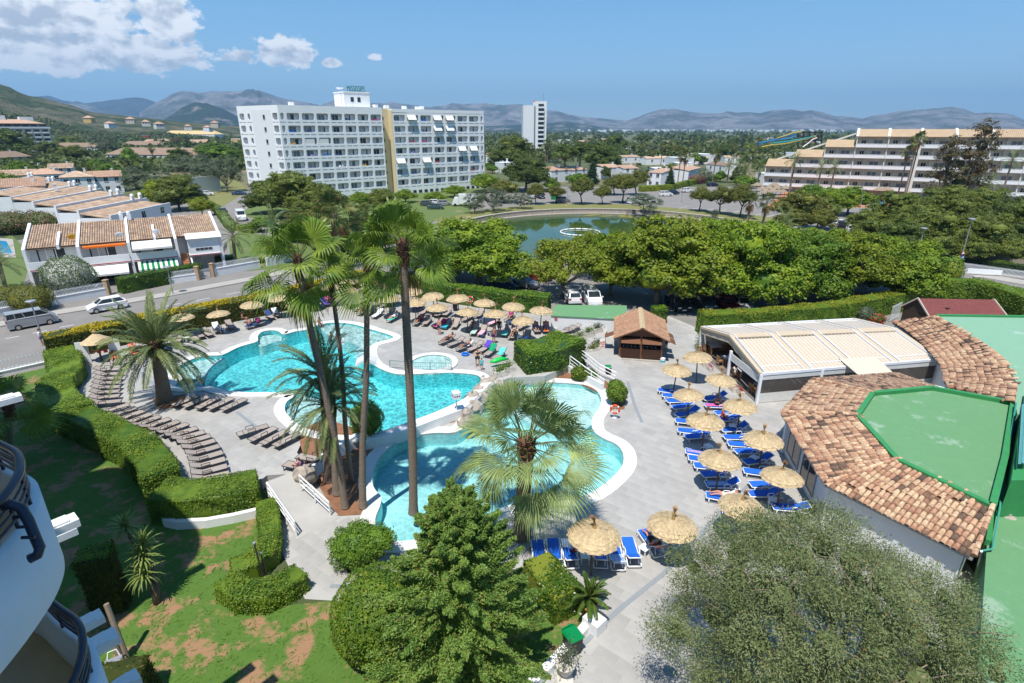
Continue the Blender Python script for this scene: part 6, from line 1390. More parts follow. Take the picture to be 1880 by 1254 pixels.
def mat_water(name,tint,scale,dark,str_):
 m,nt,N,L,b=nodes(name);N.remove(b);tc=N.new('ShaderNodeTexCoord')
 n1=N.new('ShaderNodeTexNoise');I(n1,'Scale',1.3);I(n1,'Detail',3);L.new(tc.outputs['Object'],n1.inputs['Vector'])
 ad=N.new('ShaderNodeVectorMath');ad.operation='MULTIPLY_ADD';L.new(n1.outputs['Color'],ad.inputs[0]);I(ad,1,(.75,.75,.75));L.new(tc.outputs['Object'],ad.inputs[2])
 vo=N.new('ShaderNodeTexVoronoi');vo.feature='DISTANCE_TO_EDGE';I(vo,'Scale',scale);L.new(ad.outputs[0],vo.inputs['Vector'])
 mr=N.new('ShaderNodeMapRange');mr.interpolation_type='SMOOTHSTEP';L.new(vo.outputs['Distance'],mr.inputs[0]);I(mr,1,.0);I(mr,2,.20);I(mr,3,1.0);I(mr,4,dark)  # caustic light painted as a bright web in the water's transparency colour
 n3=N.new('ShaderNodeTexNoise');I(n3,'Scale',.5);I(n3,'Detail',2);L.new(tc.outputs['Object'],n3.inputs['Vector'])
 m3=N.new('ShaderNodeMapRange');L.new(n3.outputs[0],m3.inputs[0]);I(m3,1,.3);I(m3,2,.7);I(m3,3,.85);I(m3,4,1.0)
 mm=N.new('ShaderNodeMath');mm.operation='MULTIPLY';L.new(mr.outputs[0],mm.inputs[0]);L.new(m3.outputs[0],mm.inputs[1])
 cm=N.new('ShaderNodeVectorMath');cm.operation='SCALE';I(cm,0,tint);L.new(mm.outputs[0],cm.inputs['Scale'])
 tr=N.new('ShaderNodeBsdfTransparent');L.new(cm.outputs[0],tr.inputs[0])
 gl=N.new('ShaderNodeBsdfGlossy');I(gl,'Roughness',.06)
 bn=N.new('ShaderNodeTexNoise');I(bn,'Scale',3.2);I(bn,'Detail',3);L.new(tc.outputs['Object'],bn.inputs['Vector'])
 bp=N.new('ShaderNodeBump');I(bp,'Strength',str_);I(bp,'Distance',.12);L.new(bn.outputs[0],bp.inputs['Height']);L.new(bp.outputs[0],gl.inputs['Normal'])
 fr=N.new('ShaderNodeFresnel');I(fr,'IOR',1.33);L.new(bp.outputs[0],fr.inputs['Normal'])
 ms=N.new('ShaderNodeMixShader');L.new(fr.outputs[0],ms.inputs[0]);L.new(tr.outputs[0],ms.inputs[1]);L.new(gl.outputs[0],ms.inputs[2]);L.new(ms.outputs[0],N['Material Output'].inputs[0]);MATS[name]=m
mat_water('water_main',(.94,1,1),2.0,.66,.3);mat_water('water_low',(.96,1,1),1.7,.84,.22)
mb=MB();sheet(mb,up_pool,[],ZU-.07);SU('pool_water',mb,'water_main')
mb=MB();sheet(mb,lo_pool,[],-.07);SU('pool_water',mb,'water_low')
wc=at(793,667,ZU);wl=[Vc((wc.x+1.75*cos(6.2832*i/40),wc.y+1.75*sin(6.2832*i/40)))for i in range(40)]
t=thing('whirlpool','small round whirlpool with a white rim beside the main pool','whirlpool',(wc.x,wc.y,ZU));lc=[q-wc.xy for q in wl]
mb=MB();ring(mb,lc,offset(lc,.55),-.1,.12);mb.B('rim','coping',t);mb=MB();wall_loop(mb,list(reversed([tuple(q)for q in lc])),-.02,.1);sheet(mb,lc,[],.012);mb.B('basin','pool_shallow',t);mb=MB();sheet(mb,lc,[],.07);mb.B('water','water_low',t)
def rail(name,label,pts,h,n,m='white_metal',mid=0,z=0,cat='railing',bars=0,r=.025):
 p=[Vc(q)for q in pts];o=p[0].copy();t=thing(name,label,cat,o);q=[a-o for a in p];mb=MB()
 mb.tube([a+Vc((0,0,h))for a in q],r*1.25,6);mb.B('handrail',m,t)
 for k in range(mid):mb=MB().tube([a+Vc((0,0,h*(k+1)/(mid+1)))for a in q],r*.8,6);mb.B('rail',m,t)
 L=[0];
 for i in range(len(q)-1):L.append(L[-1]+(q[i+1]-q[i]).length)
 def pt(s):
  for i in range(len(q)-1):
   if s<=L[i+1]+1e-6:return q[i].lerp(q[i+1],(s-L[i])/max(1e-6,L[i+1]-L[i]))
  return q[-1]
 po=MB().tube([(0,0,0),(0,0,h)],r*1.15,6);me=po.mesh('post',m)
 for k in range(n):link('post',me,t,pt(L[-1]*k/max(1,n-1)))
 if bars:
  ba=MB().tube([(0,0,.08),(0,0,h)],.011,5);me=ba.mesh('baluster',m)
  for k in range(bars):link('baluster',me,t,pt(L[-1]*(k+.5)/bars))
 return t
mat('rail_green',(.16,.24,.22),.4)
rail('railing','low green-grey railing between the whirlpool and the main pool',[at(716,676,ZU),at(768,680.5,ZU),at(829,681.5,ZU)],.75,4,'rail_green',1,bars=36)
rail('handrail','curved chrome handrail at the whirlpool',[at(818,674,ZU+.1),at(822,676,ZU+.1),at(829,680,ZU)],.8,2,'chrome')
a,b=at(655,662,ZU),at(692,659,ZU);a2,b2=at(640,676,ZU),at(690,670,ZU);t=thing('footbridge','small arched stone footbridge over the neck of the pool','bridge',a);pts=[(b-a)*(k/8)+Vc((0,0,.10+.42*sin(pi*k/8)))for k in range(9)]
side=Vc((.25,-1.5,0));mb=MB()
for k in range(8):mb.slab([pts[k],pts[k+1],pts[k+1]+side,pts[k]+side],.16)
mb.B('deck','coping',t)
for s_,nm in((Vc((0,0,0)),0),(side,1)):
 mb=MB().tube([p+s_+Vc((0,0,.8))for p in pts],.025,6);mb.B('handrail','white_metal',t)
 ba=MB().tube([(0,0,0),(0,0,.8)],.013,5);me=ba.mesh('baluster','white_metal')
 for k in range(17):q=pts[k//2]if k%2==0 else(pts[k//2]+pts[k//2+1])/2;link('baluster',me,t,q+s_)
rng=RN(7)
def rockheap(name,label,px,z,seed,sizes):
 rng=RN(seed);c=at(*px[0],z);t=thing(name,label,'rocks',c)
 for(u,v),s in zip(px,sizes):
  p=at(u,v,z)-c;mb=MB().ball((0,0,s*.35),(s*rng.u(.85,1.2),s*rng.u(.7,1),s*.8),9,6,.20,rng);mb.B('rock','rock',t,loc=p,rz=rng.u(0,3),smooth=False)
 return t
rockheap('rock_heap','heap of pale boulders with a trickle of water between the two pools',[(868,738),(880,724),(893,712),(905,707),(918,712),(884,735),(872,752),(857,764),(864,777),(852,782),(896,724),(845,756),(890,704)],.1,3,[.75,.7,.75,.7,.6,.6,.7,.6,.55,.5,.55,.5,.6])
rockheap('boulder','single grey boulder at the top of the left-hand ramp',[(562,880)],.55,4,[.75])
def wallpx(name,label,px,z0,h,th,m='white_wall',zt=None):
 p=[at(u,v,z0)for u,v in px];o=p[0].copy();mb=MB()
 mb2=MB();q=[(a-o).xy for a in p];strip(q,th,-.1,h,mb2);tag(mb2.B(name,m,None,loc=o),label,'wall')
wallpx('retaining_wall','white curved retaining wall below the main pool',[(866,748),(842,766),(800,782),(755,800),(700,816),(668,824)],0,ZU+.06,.35)
wallpx('retaining_wall','white planter wall beside the girl on the lounger',[(660,815),(620,838),(592,858),(566,886)],0,ZU+.25,.3)
wallpx('kerb_wall','low white garden kerb along the path at the bottom',[(1078,1142),(1045,1180),(1005,1222),(965,1262)],0,.35,.35)
wallpx('kerb_wall','short white block at the end of the garden kerb',[(1086,1136),(1068,1152)],0,.6,.8)
wallpx('kerb_wall','white kerb along the curving hedge above the lawn',[(96,778),(112,794),(150,810),(175,822),(215,840),(250,852),(273,872)],0,.55,.28)
wallpx('kerb_wall','white kerb round the corner of the clipped hedge block',[(288,940),(292,956),(303,968),(325,973),(380,970),(430,961),(476,950)],0,.5,.28)
def ramp(name,label,quad,m='pavement'):
 mb=MB().slab(quad,.12);SU(name,mb,m)
ramp('ramp','',[at(548,862,ZU),at(490,884,ZU),at(545,990,.02),at(625,950,.02)],'deck_tile')
rail('railing','white railing along the left side of the ramp',[at(494,912,.62),at(545,985,.03)],.95,4,'white_metal',2,r=.035)
rail('railing','white railing along the right side of the ramp',[at(553,898,.62),at(607,948,.03)],.95,3,'white_metal',2,r=.035)
ramp('ramp','',[at(1112,612,ZU),at(1066,640,ZU),at(1092,712,.02),at(1160,690,.02)],'deck_tile')
rail('railing','white railing on the uphill side of the right-hand ramp',[at(1060,655,ZU),at(1100,688,.4),at(1130,703,.03)],.95,4,'white_metal',2,r=.035)
rail('railing','white railing on the pool side of the right-hand ramp',[at(1046,672,ZU),at(1075,694,.4),at(1108,716,.03)],.95,4,'white_metal',2,r=.035)
wallpx('retaining_wall','white end wall under the right-hand ramp',[(1108,718),(1076,700),(1044,682)],0,.7,.25)
mat('drain',(.25,.27,.285),.5,.15,30)
for pts,z in((((1370,890),(1300,960),(1215,1050),(1130,1118),(1060,1185)),.034),(((1150,700),(1163,745),(1176,775)),.034),(((235,665),(262,690),(285,712)),ZU+.006),(((432,757),(462,780),(488,802)),ZU+.006),(((605,1079),(690,1080)),.034)):
 mb=MB();strip([at(u,v,z).xy for u,v in pts],.22,z-.03,z,mb);SU('drain_channel',mb,'drain')
 # hedges of the hotel garden
hp=lambda px,z:[at(u,v,z).xy for u,v in px]
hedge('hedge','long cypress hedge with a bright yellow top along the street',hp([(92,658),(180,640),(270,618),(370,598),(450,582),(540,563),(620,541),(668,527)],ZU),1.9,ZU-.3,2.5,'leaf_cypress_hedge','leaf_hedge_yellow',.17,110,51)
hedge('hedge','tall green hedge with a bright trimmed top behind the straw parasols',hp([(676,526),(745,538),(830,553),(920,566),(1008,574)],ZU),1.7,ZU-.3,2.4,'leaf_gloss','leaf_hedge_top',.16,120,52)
hedge('hedge','upper part of the curving hedge beside the stacked loungers',hp([(116,668),(130,690),(128,712),(112,730),(112,750),(126,770),(150,785)],.3),2.3,0,1.9,'leaf_hedge',None,.12,190,53)
hedge('hedge','lower part of the curving hedge between lawn and loungers',hp([(150,786),(190,806),(235,828),(268,850),(292,878),(304,908)],.3),2.0,0,1.75,'leaf_hedge',None,.11,230,54)
hedge('hedge','thick clipped hedge block at the bend of the lawn',hp([(300,936),(360,938),(420,930),(478,915)],.2),2.1,0,1.65,'leaf_hedge',None,.10,260,55)
hedge('hedge','narrow hedge along the left ramp',hp([(492,940),(500,985),(496,1030),(468,1052),(430,1064)],.1),1.1,0,1.0,'leaf_hedge',None,.10,280,56)
hedge('hedge','wavy low hedge at the path corner on the lawn',hp([(418,1086),(450,1108),(490,1106),(530,1088),(556,1070)],.1),1.15,0,.95,'leaf_hedge',None,.10,280,57)
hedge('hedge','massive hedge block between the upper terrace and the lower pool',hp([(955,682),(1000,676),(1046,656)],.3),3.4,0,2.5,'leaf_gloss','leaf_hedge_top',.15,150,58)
hedge('hedge','long boxy hedge behind the restaurant canopy',hp([(1283,612),(1400,606),(1520,594),(1600,578),(1660,566)],0),1.7,0,2.3,'leaf_hedge','leaf_hedge_yellowish',.15,100,59)if leafmat('leaf_hedge_yellowish',(.14,.20,.018),(.26,.27,.025),(.40,.33,.02),.2,clump=1)else None
hedge('hedge','small green hedge cube beside the kiosk roof',hp([(1196,590),(1220,590)],0),1.6,0,1.7,'leaf_gloss','leaf_hedge_top',.15,120,60)
hedge('hedge','rounded hedge behind the red-roofed lodge',hp([(1650,560),(1720,550),(1790,553),(1850,570),(1900,590)],0),2.8,0,2.6,'leaf_hedge','leaf_hedge_top',.2,70,61)
hedge('hedge','shaded hedge at the foot of the conifer by the path',hp([(985,1060),(1012,1095),(1042,1130)],.2),1.5,0,1.5,'leaf_gloss',None,.11,230,62)
hedge('hedge','square-cut cypress hedge in the shadow of the balconies',hp([(195,1115),(205,1080)],.5),1.2,0,3.0,'leaf_cypress_hedge','leaf_hedge_top',.10,260,63)
hedge('hedge','dark clipped hedge under the balconies',hp([(240,1248),(225,1290)],.5),1.6,0,1.6,'leaf_cypress_hedge',None,.10,220,64)
p=at(702,1195,0);ball_bush('bush','big clipped ball bush left of the conifer',p,(1.85,1.85,1.95),'leaf_hedge',12000,.09,71,rough=.015)
p=at(665,1035,.05);ball_bush('juniper_bush','bright green spreading juniper at the path corner',p,(1.5,1.2,1.0),'leaf_juniper',9000,.14,72,lobes=[((-.3,0,1.0),(1.15,1.0,.95)),((.75,.2,1.3),(.9,.75,.6)),((-.1,.5,1.35),(.8,.7,.6))],out=True,rough=.12,aspect=2.6)
p=at(1131,742,.05);ball_bush('bush','round bush beside the ring buoy',p,(.85,.8,.95),'leaf_hedge',3000,.12,73,lobes=[((0,0,1.0),(.8,.75,.75)),((-.1,.1,1.5),(.6,.55,.5))])
p=at(1072,698,.05);ball_bush('bush','low yellow-flowering bush below the right-hand ramp',p,(.8,.7,.7),'leaf_yellowflower',2500,.12,74,lobes=[((-.4,.1,.6),(.7,.7,.6)),((.5,-.1,.5),(.6,.6,.5))])if leafmat('leaf_yellowflower',(.05,.12,.012),(.14,.22,.02),(.65,.42,.01),.10,clump=1)else None
p=at(676,800,.3);ball_bush('bush','bright green cypress bush behind the palm trunks',p,(1.1,1.0,1.3),'leaf_juniper',5000,.13,75,out=True,rough=.08,aspect=2.4)
def tufts():
 rs=np.random.RandomState(2);n=26000;xs=[p[0]for p in lawn_out];ys=[p[1]for p in lawn_out];P=np.stack([rs.uniform(-36,3,n),rs.uniform(11,42,n)],1)
 bad=[low_out,upd];k=np.array([inside(p,lawn_out)and not inside(p,low_out)and not inside(p,upd)and mnoise.noise(Vc((p[0]*.9,p[1]*.9,1)))>-.25 for p in P]);P=P[k];n=len(P)
 a=rs.rand(n)*6.28;h=.012+.025*rs.rand(n);w=.02+.025*rs.rand(n);c,s=np.cos(a),np.sin(a);lx=rs.randn(n)*.11;ly=rs.randn(n)*.11;z=np.full(n,.006)
 V=np.stack([np.stack([P[:,0]-c*w,P[:,1]-s*w,z],1),np.stack([P[:,0]+c*w,P[:,1]+s*w,z],1),np.stack([P[:,0]+lx+c*w*.3,P[:,1]+ly+s*w*.3,z+h],1),np.stack([P[:,0]+lx-c*w*.3,P[:,1]+ly-s*w*.3,z+h],1)],1).reshape(-1,3)
 link('grass',np_mesh('grass',V,np.arange(n*4).reshape(n,4),'leaf_grass'),None,kind='stuff')
tufts()
# palms and trees of the pool garden
def trunk_pts(u0,v0,u1,v1,mids=(),z=.1):
 """trunk whose foot stands at (u0, v0) and whose top appears at (u1, v1) at about the same distance"""
 b=at(u0,v0,z);e=aty(u1,v1,b.y);out=[b]
 for f,du in mids:out.append(b.lerp(e,f)+Vc((du,0,0)))
 return out+[e]
palm('fan_palm','leaning tall fan palm, leftmost of the four slender palms',trunk_pts(634,931,546,478,((.25,.12),(.5,.1),(.75,0))),.20,.14,FAN_GREEN,FAN_E,19,1,scale=.92,dead=5)
palm('fan_palm','thin tall fan palm, second from the left of the slender palms',trunk_pts(645,882,606,500,((.3,-.02),(.6,.12))),.15,.11,FAN_GREEN,FAN_E,15,2,scale=.6,dead=2)
palm('fan_palm','upright tall fan palm, third from the left of the slender palms',trunk_pts(666,931,673,478,((.3,-.05),(.6,.08))),.20,.12,FAN_GREEN,FAN_E,16,3,scale=.7,dead=2)
palm('fan_palm','tallest fan palm with the largest crown, rightmost of the slender palms',trunk_pts(759,942,739,450,((.3,.1),(.6,.06))),.235,.19,FAN_GREEN,FAN_E,23,4,scale=.82,dead=2)
palm('fan_palm','silvery fan palm in front of the lower pool',trunk_pts(957,985,967,812,((.5,0),),.02),.42,.36,FAN_SILVER,FAN_E,37,5,scale=1.0,boot_r=1.35,boot_h=.9)
palm('date_palm','date palm on the left terrace among the loungers',trunk_pts(303,735,284,632,((.5,.02),),ZU),.52,.36,DATE,DATE_E,56,6,scale=1.0,boot_r=1.5,boot_h=1.1)
palm('date_palm','date palm behind the slender trunks, upper of two',trunk_pts(603,882,592,684,((.5,.05),)),.27,.22,DATE,DATE_E,36,7,scale=.74,boot_r=1.4)
palm('date_palm','date palm behind the slender trunks, lower of two',trunk_pts(620,905,606,738,((.5,.03),)),.27,.22,DATE,DATE_E,34,8,scale=.74,boot_r=1.4)
palm('fan_palm','palm fronds in the shade at the left edge below the balcony',[at(12,850,0),at(14,815,1.4),aty(14,745,at(12,850,0).y)],.25,.2,FAN_GREEN,FAN_E,16,9,scale=.9)
def conifer():
 rs=np.random.RandomState(5);rng=RN(5);b=at(848,1252);t=thing('conifer_tree','dense feathery conifer in the foreground with pointed leading shoots','tree',b);H=hz(b,878)
 P=[];A=[];Nn=[]
 mb=MB().tube([(0,0,-.1),(.05,0,H*.5),(0,0,H*.93)],[.26,.16,.03],8)
 def spray(o,d,L,n,w):
  d=np.array(d)/np.linalg.norm(d);tt=rs.rand(n)**.7;sd=rs.randn(n,3);sd-=(sd@d)[:,None]*d;sd=unit(sd)*(w*(1.15-tt)*rs.rand(n)**.6)[:,None]
  p=np.array(o)+d*L*tt[:,None]+sd;P.append(p);A.append(unit(d+sd/max(w,.01)*.8+np.array([0,0,.25])));Nn.append(unit(sd+np.array([0,0,.3])+.3*rs.randn(n,3)))
 nb=330
 for k in range(nb):
  f=(k+.5)/nb;z=.5+(H-1.2)*f**.92;a=k*2.39996+rng.u(-.3,.3)
  R=3.15*(1-f)**.62*min(1,.62+2.2*f)*rng.u(.68,1.24)+.35
  el=rng.u(-.12,.36)+.5*f;d=(cos(a)*cos(el),sin(a)*cos(el),sin(el));o=(cos(a)*R*.38,sin(a)*R*.38,z-R*.12)
  spray(o,d,R*.68,int(280+170*R),.13+.12*R)
  if k%3==0:e=Vc(o)+Vc(d)*R*.6;mb.tube([(0,0,z-.3),Vc(o),e],[.05,.035,.01],5)
 for k in range(16):
  a=k*2.4;r=.9*rng.random();z=H-1.9+1.2*rng.random()-r*.9;spray((cos(a)*r,sin(a)*r,z),(cos(a)*.2,sin(a)*.2,1),rng.u(.7,1.3)if k else 1.9,420,.22)
 P=np.vstack(P);A=np.vstack(A);Nn=np.vstack(Nn);V,F=leaf_quads(rs,P,Nn,.115,2.6,.5,along=A)
 m2=MB();rr=RN(2)
 for z,r in((1.5,1.4),(2.8,1.6),(4.2,1.3),(5.6,.9),(6.8,.45)):m2.ball((0,0,z),(r,r,1.0),10,6,.15,rr)
 F=np.vstack([F,np.array(m2.f)+len(V)]);V=np.vstack([V,np.array(m2.v)]);link('crown',np_mesh('crown',V,F,'leaf_conifer'),t);mb.B('trunk','bark',t,True)
conifer()
def olive():
 rs=np.random.RandomState(9);rng=RN(9);c=aty(1530,1105,14.4);b=Vc((c.x+.3,c.y+.2,0));t=thing('olive_tree','large grey-green wild olive in the right foreground','tree',b);C=c-b
 lobes=[]
 for k in range(17):
  a=k*2.39996;q=sqrt((k+.3)/17);lobes.append(((C.x+4.2*q*cos(a),C.y+3.4*q*sin(a),C.z+.9-1.9*q*q+rng.u(-.7,.6)),(1.7*rng.u(.65,1.15),1.5,1.45*rng.u(.85,1.1))))
 for k in range(7):a=k*.9;lobes.append(((C.x+3.6*cos(a),C.y+3.0*sin(a),C.z-2.0),(1.5,1.4,1.3)))
 for k in range(9):a=k*.7+.3;lobes.append(((C.x+5.0*cos(a),C.y+4.1*sin(a),C.z-1.0+rng.u(-.6,.7)),(rng.u(.6,1.2),.9,.8)))
 V,F=crown_np(77,lobes,1150,150,.10,.55,aspect=3.2,flat=.8,tilt=.7,core=.28,low=-.8,outward=True)
 link('crown',np_mesh('crown',V,F,'leaf_olive'),t);mb=MB();limbs(mb,rng,.34,C.z-4.2,lobes,16)
 for l in lobes[:17]:
  for j in range(5):e=Vc(l[0])+Vc((rng.u(-1,1),rng.u(-1,1),rng.u(-.2,1.0)))*1.4;mb.tube([Vc(l[0]),Vc(l[0]).lerp(e,.5)+Vc((0,0,.1)),e],[.035,.02,.006],4)
 mb.B('trunk','branch',t,True)
olive()
def dracaena():
 b=at(288,1108);t=thing('dracaena','dracaena with four spiky yellow-green rosettes on the lawn','plant',b);rng=RN(4)
 heads=[]
 for u,v,y0 in((231,972,.9),(263,1003,.6),(264,1026,.25),(265,1058,-.05)):q=aty(u,v,b.y+y0)-b;heads.append(q)
 mb=MB();root=Vc((0,0,0))
 for i,q in enumerate(heads):mb.tube([root,root.lerp(q,.45)+Vc((.15,.1,-.1)),q],[.15,.11,.08],7)
 mb.B('stem','bark',t,True)
 lm=MB();
 for k in range(7):
  f=k/6;
 leaf=MB();pts=[Vc((.05,0,.02)),Vc((.32,0,.10)),Vc((.62,0,.08)),Vc((.88,0,-.07))];Vv,Ff=ribbon(pts,[.022,.034,.026,.003],Vc((0,1,0)));leaf.add(Vv,Ff);me=leaf.mesh('leaf','leaf_dracaena')
 leaf2=MB();pts=[Vc((.05,0,.02)),Vc((.3,0,.05)),Vc((.55,0,-.06)),Vc((.74,0,-.28))];Vv,Ff=ribbon(pts,[.022,.034,.026,.003],Vc((0,1,0)));leaf2.add(Vv,Ff);me2=leaf2.mesh('leaf','leaf_dracaena')
 for q in heads:
  ro=MB().ball((0,0,0),.11,8,5);R=ro.B('rosette','bark',t,loc=q)
  for k in range(64):
   f=k/64;e=1.45-2.0*f;o=link('leaf',me if f<.6 else me2,R,(0,0,.05));o.rotation_euler=(rng.u(-.3,.3),-e,k*2.4);s=rng.u(.8,1.15);o.scale=(s,s,s)
dracaena()
# the hotel the picture is taken from: curved balconies, lower left
FA=Vc((-6.3,.6));FB=Vc((-46,33.5));FD=(FB-FA).normalized();FN=Vc((-FD.y,FD.x));FN=FN if FN.y>0 else-FN
mat('balcony_tile',(.50,.38,.22),.5,.12,1.5,hue=.01)
def own_hotel():
 t=thing('hotel_wing','white hotel wing with curved balconies and dark blue rails at the left edge','hotel',(FA.x,FA.y,0));o=FA
 def blk(f0,f1,h,dep=13):
  a,b=FA.lerp(FB,f0)-o,FA.lerp(FB,f1)-o;mb=MB().prism([a,b,b-FN*dep,a-FN*dep],0,h);mb.B('wall','white_wall',t)
 blk(-.25,.15,21.5);blk(.152,.36,13.5);blk(.362,1.0,24.5)
 plan0=[Vc(p)for p in((-13.0,7.6),(-11,7.95),(-9.5,7.75),(-8.0,7.3),(-7.0,6.72),(-6.42,6.4),(-6.08,6.06),(-5.86,5.7),(-5.70,5.25),(-5.56,4.5),(-5.5,3.4),(-5.6,1.6))]
 def balcony(plan,zf,end=False,ends=True):
  p=smooth_poly(plan,5,False);n=len(p);nr=[]
  for i in range(n):d=(p[min(i+1,n-1)]-p[max(i-1,0)]).normalized();nr.append(Vc((d.y,-d.x)))
  c=sum(p,Vc((0,0)))/n
  nr=[v if v.dot(c-q)>0 else-v for v,q in zip(nr,p)]
  q3=lambda q,z:(q.x-o.x,q.y-o.y,z)
  mb=MB();outer=p;inner=[a+b*.2 for a,b in zip(p,nr)]
  vs=[q3(q,zf-.5)for q in outer]+[q3(q,zf+.62)for q in outer]+[q3(q,zf+.62)for q in inner]+[q3(q,zf+.02)for q in inner];fs=[]
  for k in range(3):
   for i in range(n-1):fs.append((k*n+i,k*n+i+1,(k+1)*n+i+1,(k+1)*n+i))
  mb.add(vs,fs);par=mb.B('parapet','white_wall',t,True)
  poly=[q-o for q in outer]+[p[-1]-o-FN*3.0,p[0]-o-FN*3.0];mb=MB().prism([a-o for a in[q+b*.02 for q,b in zip(p,nr)]]+[p[-1]-o-FN*2,p[0]-o-FN*5],zf-.48,zf-.02);mb.B('slab','white_wall',t)
  mb=MB().prism([a-o for a in inner]+[p[-1]-o-FN*2,p[0]-o-FN*5],zf-.02,zf+.012);mb.B('floor','balcony_tile',t)
  mid=[a+b*.09 for a,b in zip(p,nr)];rl=[q3(q,zf+1.08)for q in mid];mb=MB().tube(rl,.052,10);r=mb.B('handrail','navy_rail',t,True)
  for z in(.73,.83,.93):mb=MB().tube([q3(q,zf+z)for q in mid],.020,6);mb.B('rail','navy_rail',t,True)
  po=MB().tube([(0,0,.6),(0,0,1.06)],.022,6);me=po.mesh('post','navy_rail')
  for i in range(2,n,6):link('post',me,t,(mid[i].x-o.x,mid[i].y-o.y,zf))
  return t
 balcony(plan0,14.97);balcony(plan0,12.07);balcony(plan0,17.87);balcony(plan0,9.17)
 for f,zs in((.40,(14.97,17.87,20.8,23.7)),(.52,(14.97,17.87,20.8,9.2,12.07,23.7)),(.66,(12.07,14.97,17.87,20.8,23.7)),(.80,(17.87,20.8,23.7))):
  c=FA.lerp(FB,f);q=[c+FD*s*3.6+FN*(2.1*sqrt(max(0,1-s*s))-.1)for s in(-1,-.92,-.75,-.5,-.2,.2,.5,.75,.92,1)]
  for z in zs:balcony(q,z)
 mb=MB();pts=[at(5,930,16.05),at(20,926,16.06),at(38,932,16.0),at(52,955,15.85),at(64,985,15.68),at(73,1006,15.58),at(69,1019,15.52),at(54,1026,15.5)];pts=[p-Vc((o.x,o.y,0))for p in pts];mb.tube(pts,.055,10);mb.B('rail_end','navy_rail',t,True)
 for a,b in(((25,950),(48,947)),((33,968),(58,966)),((40,987),(64,986))):mb=MB().tube([at(*a,15.8)-Vc((o.x,o.y,0)),at(*b,15.8)-Vc((o.x,o.y,0))],.02,6);mb.B('rail','navy_rail',t)
 for(u,v),z in(((120,962),11.0),((118,978),10.0),((22,732),11.5),((192,1178),9.4),((235,1252),6.8),((168,1140),8.0)):
  p=at(u,v,z)-Vc((o.x,o.y,0));mb=MB().box((-1.1*FN.x,-1.1*FN.y,0),(2.7,.42,.2),atan2(FN.y,FN.x));mb.box((-.1*FN.x,-.1*FN.y,.12),(.35,.34,.06),atan2(FN.y,FN.x));mb.B('beam_end','white_wall',t,loc=p)
own_hotel()
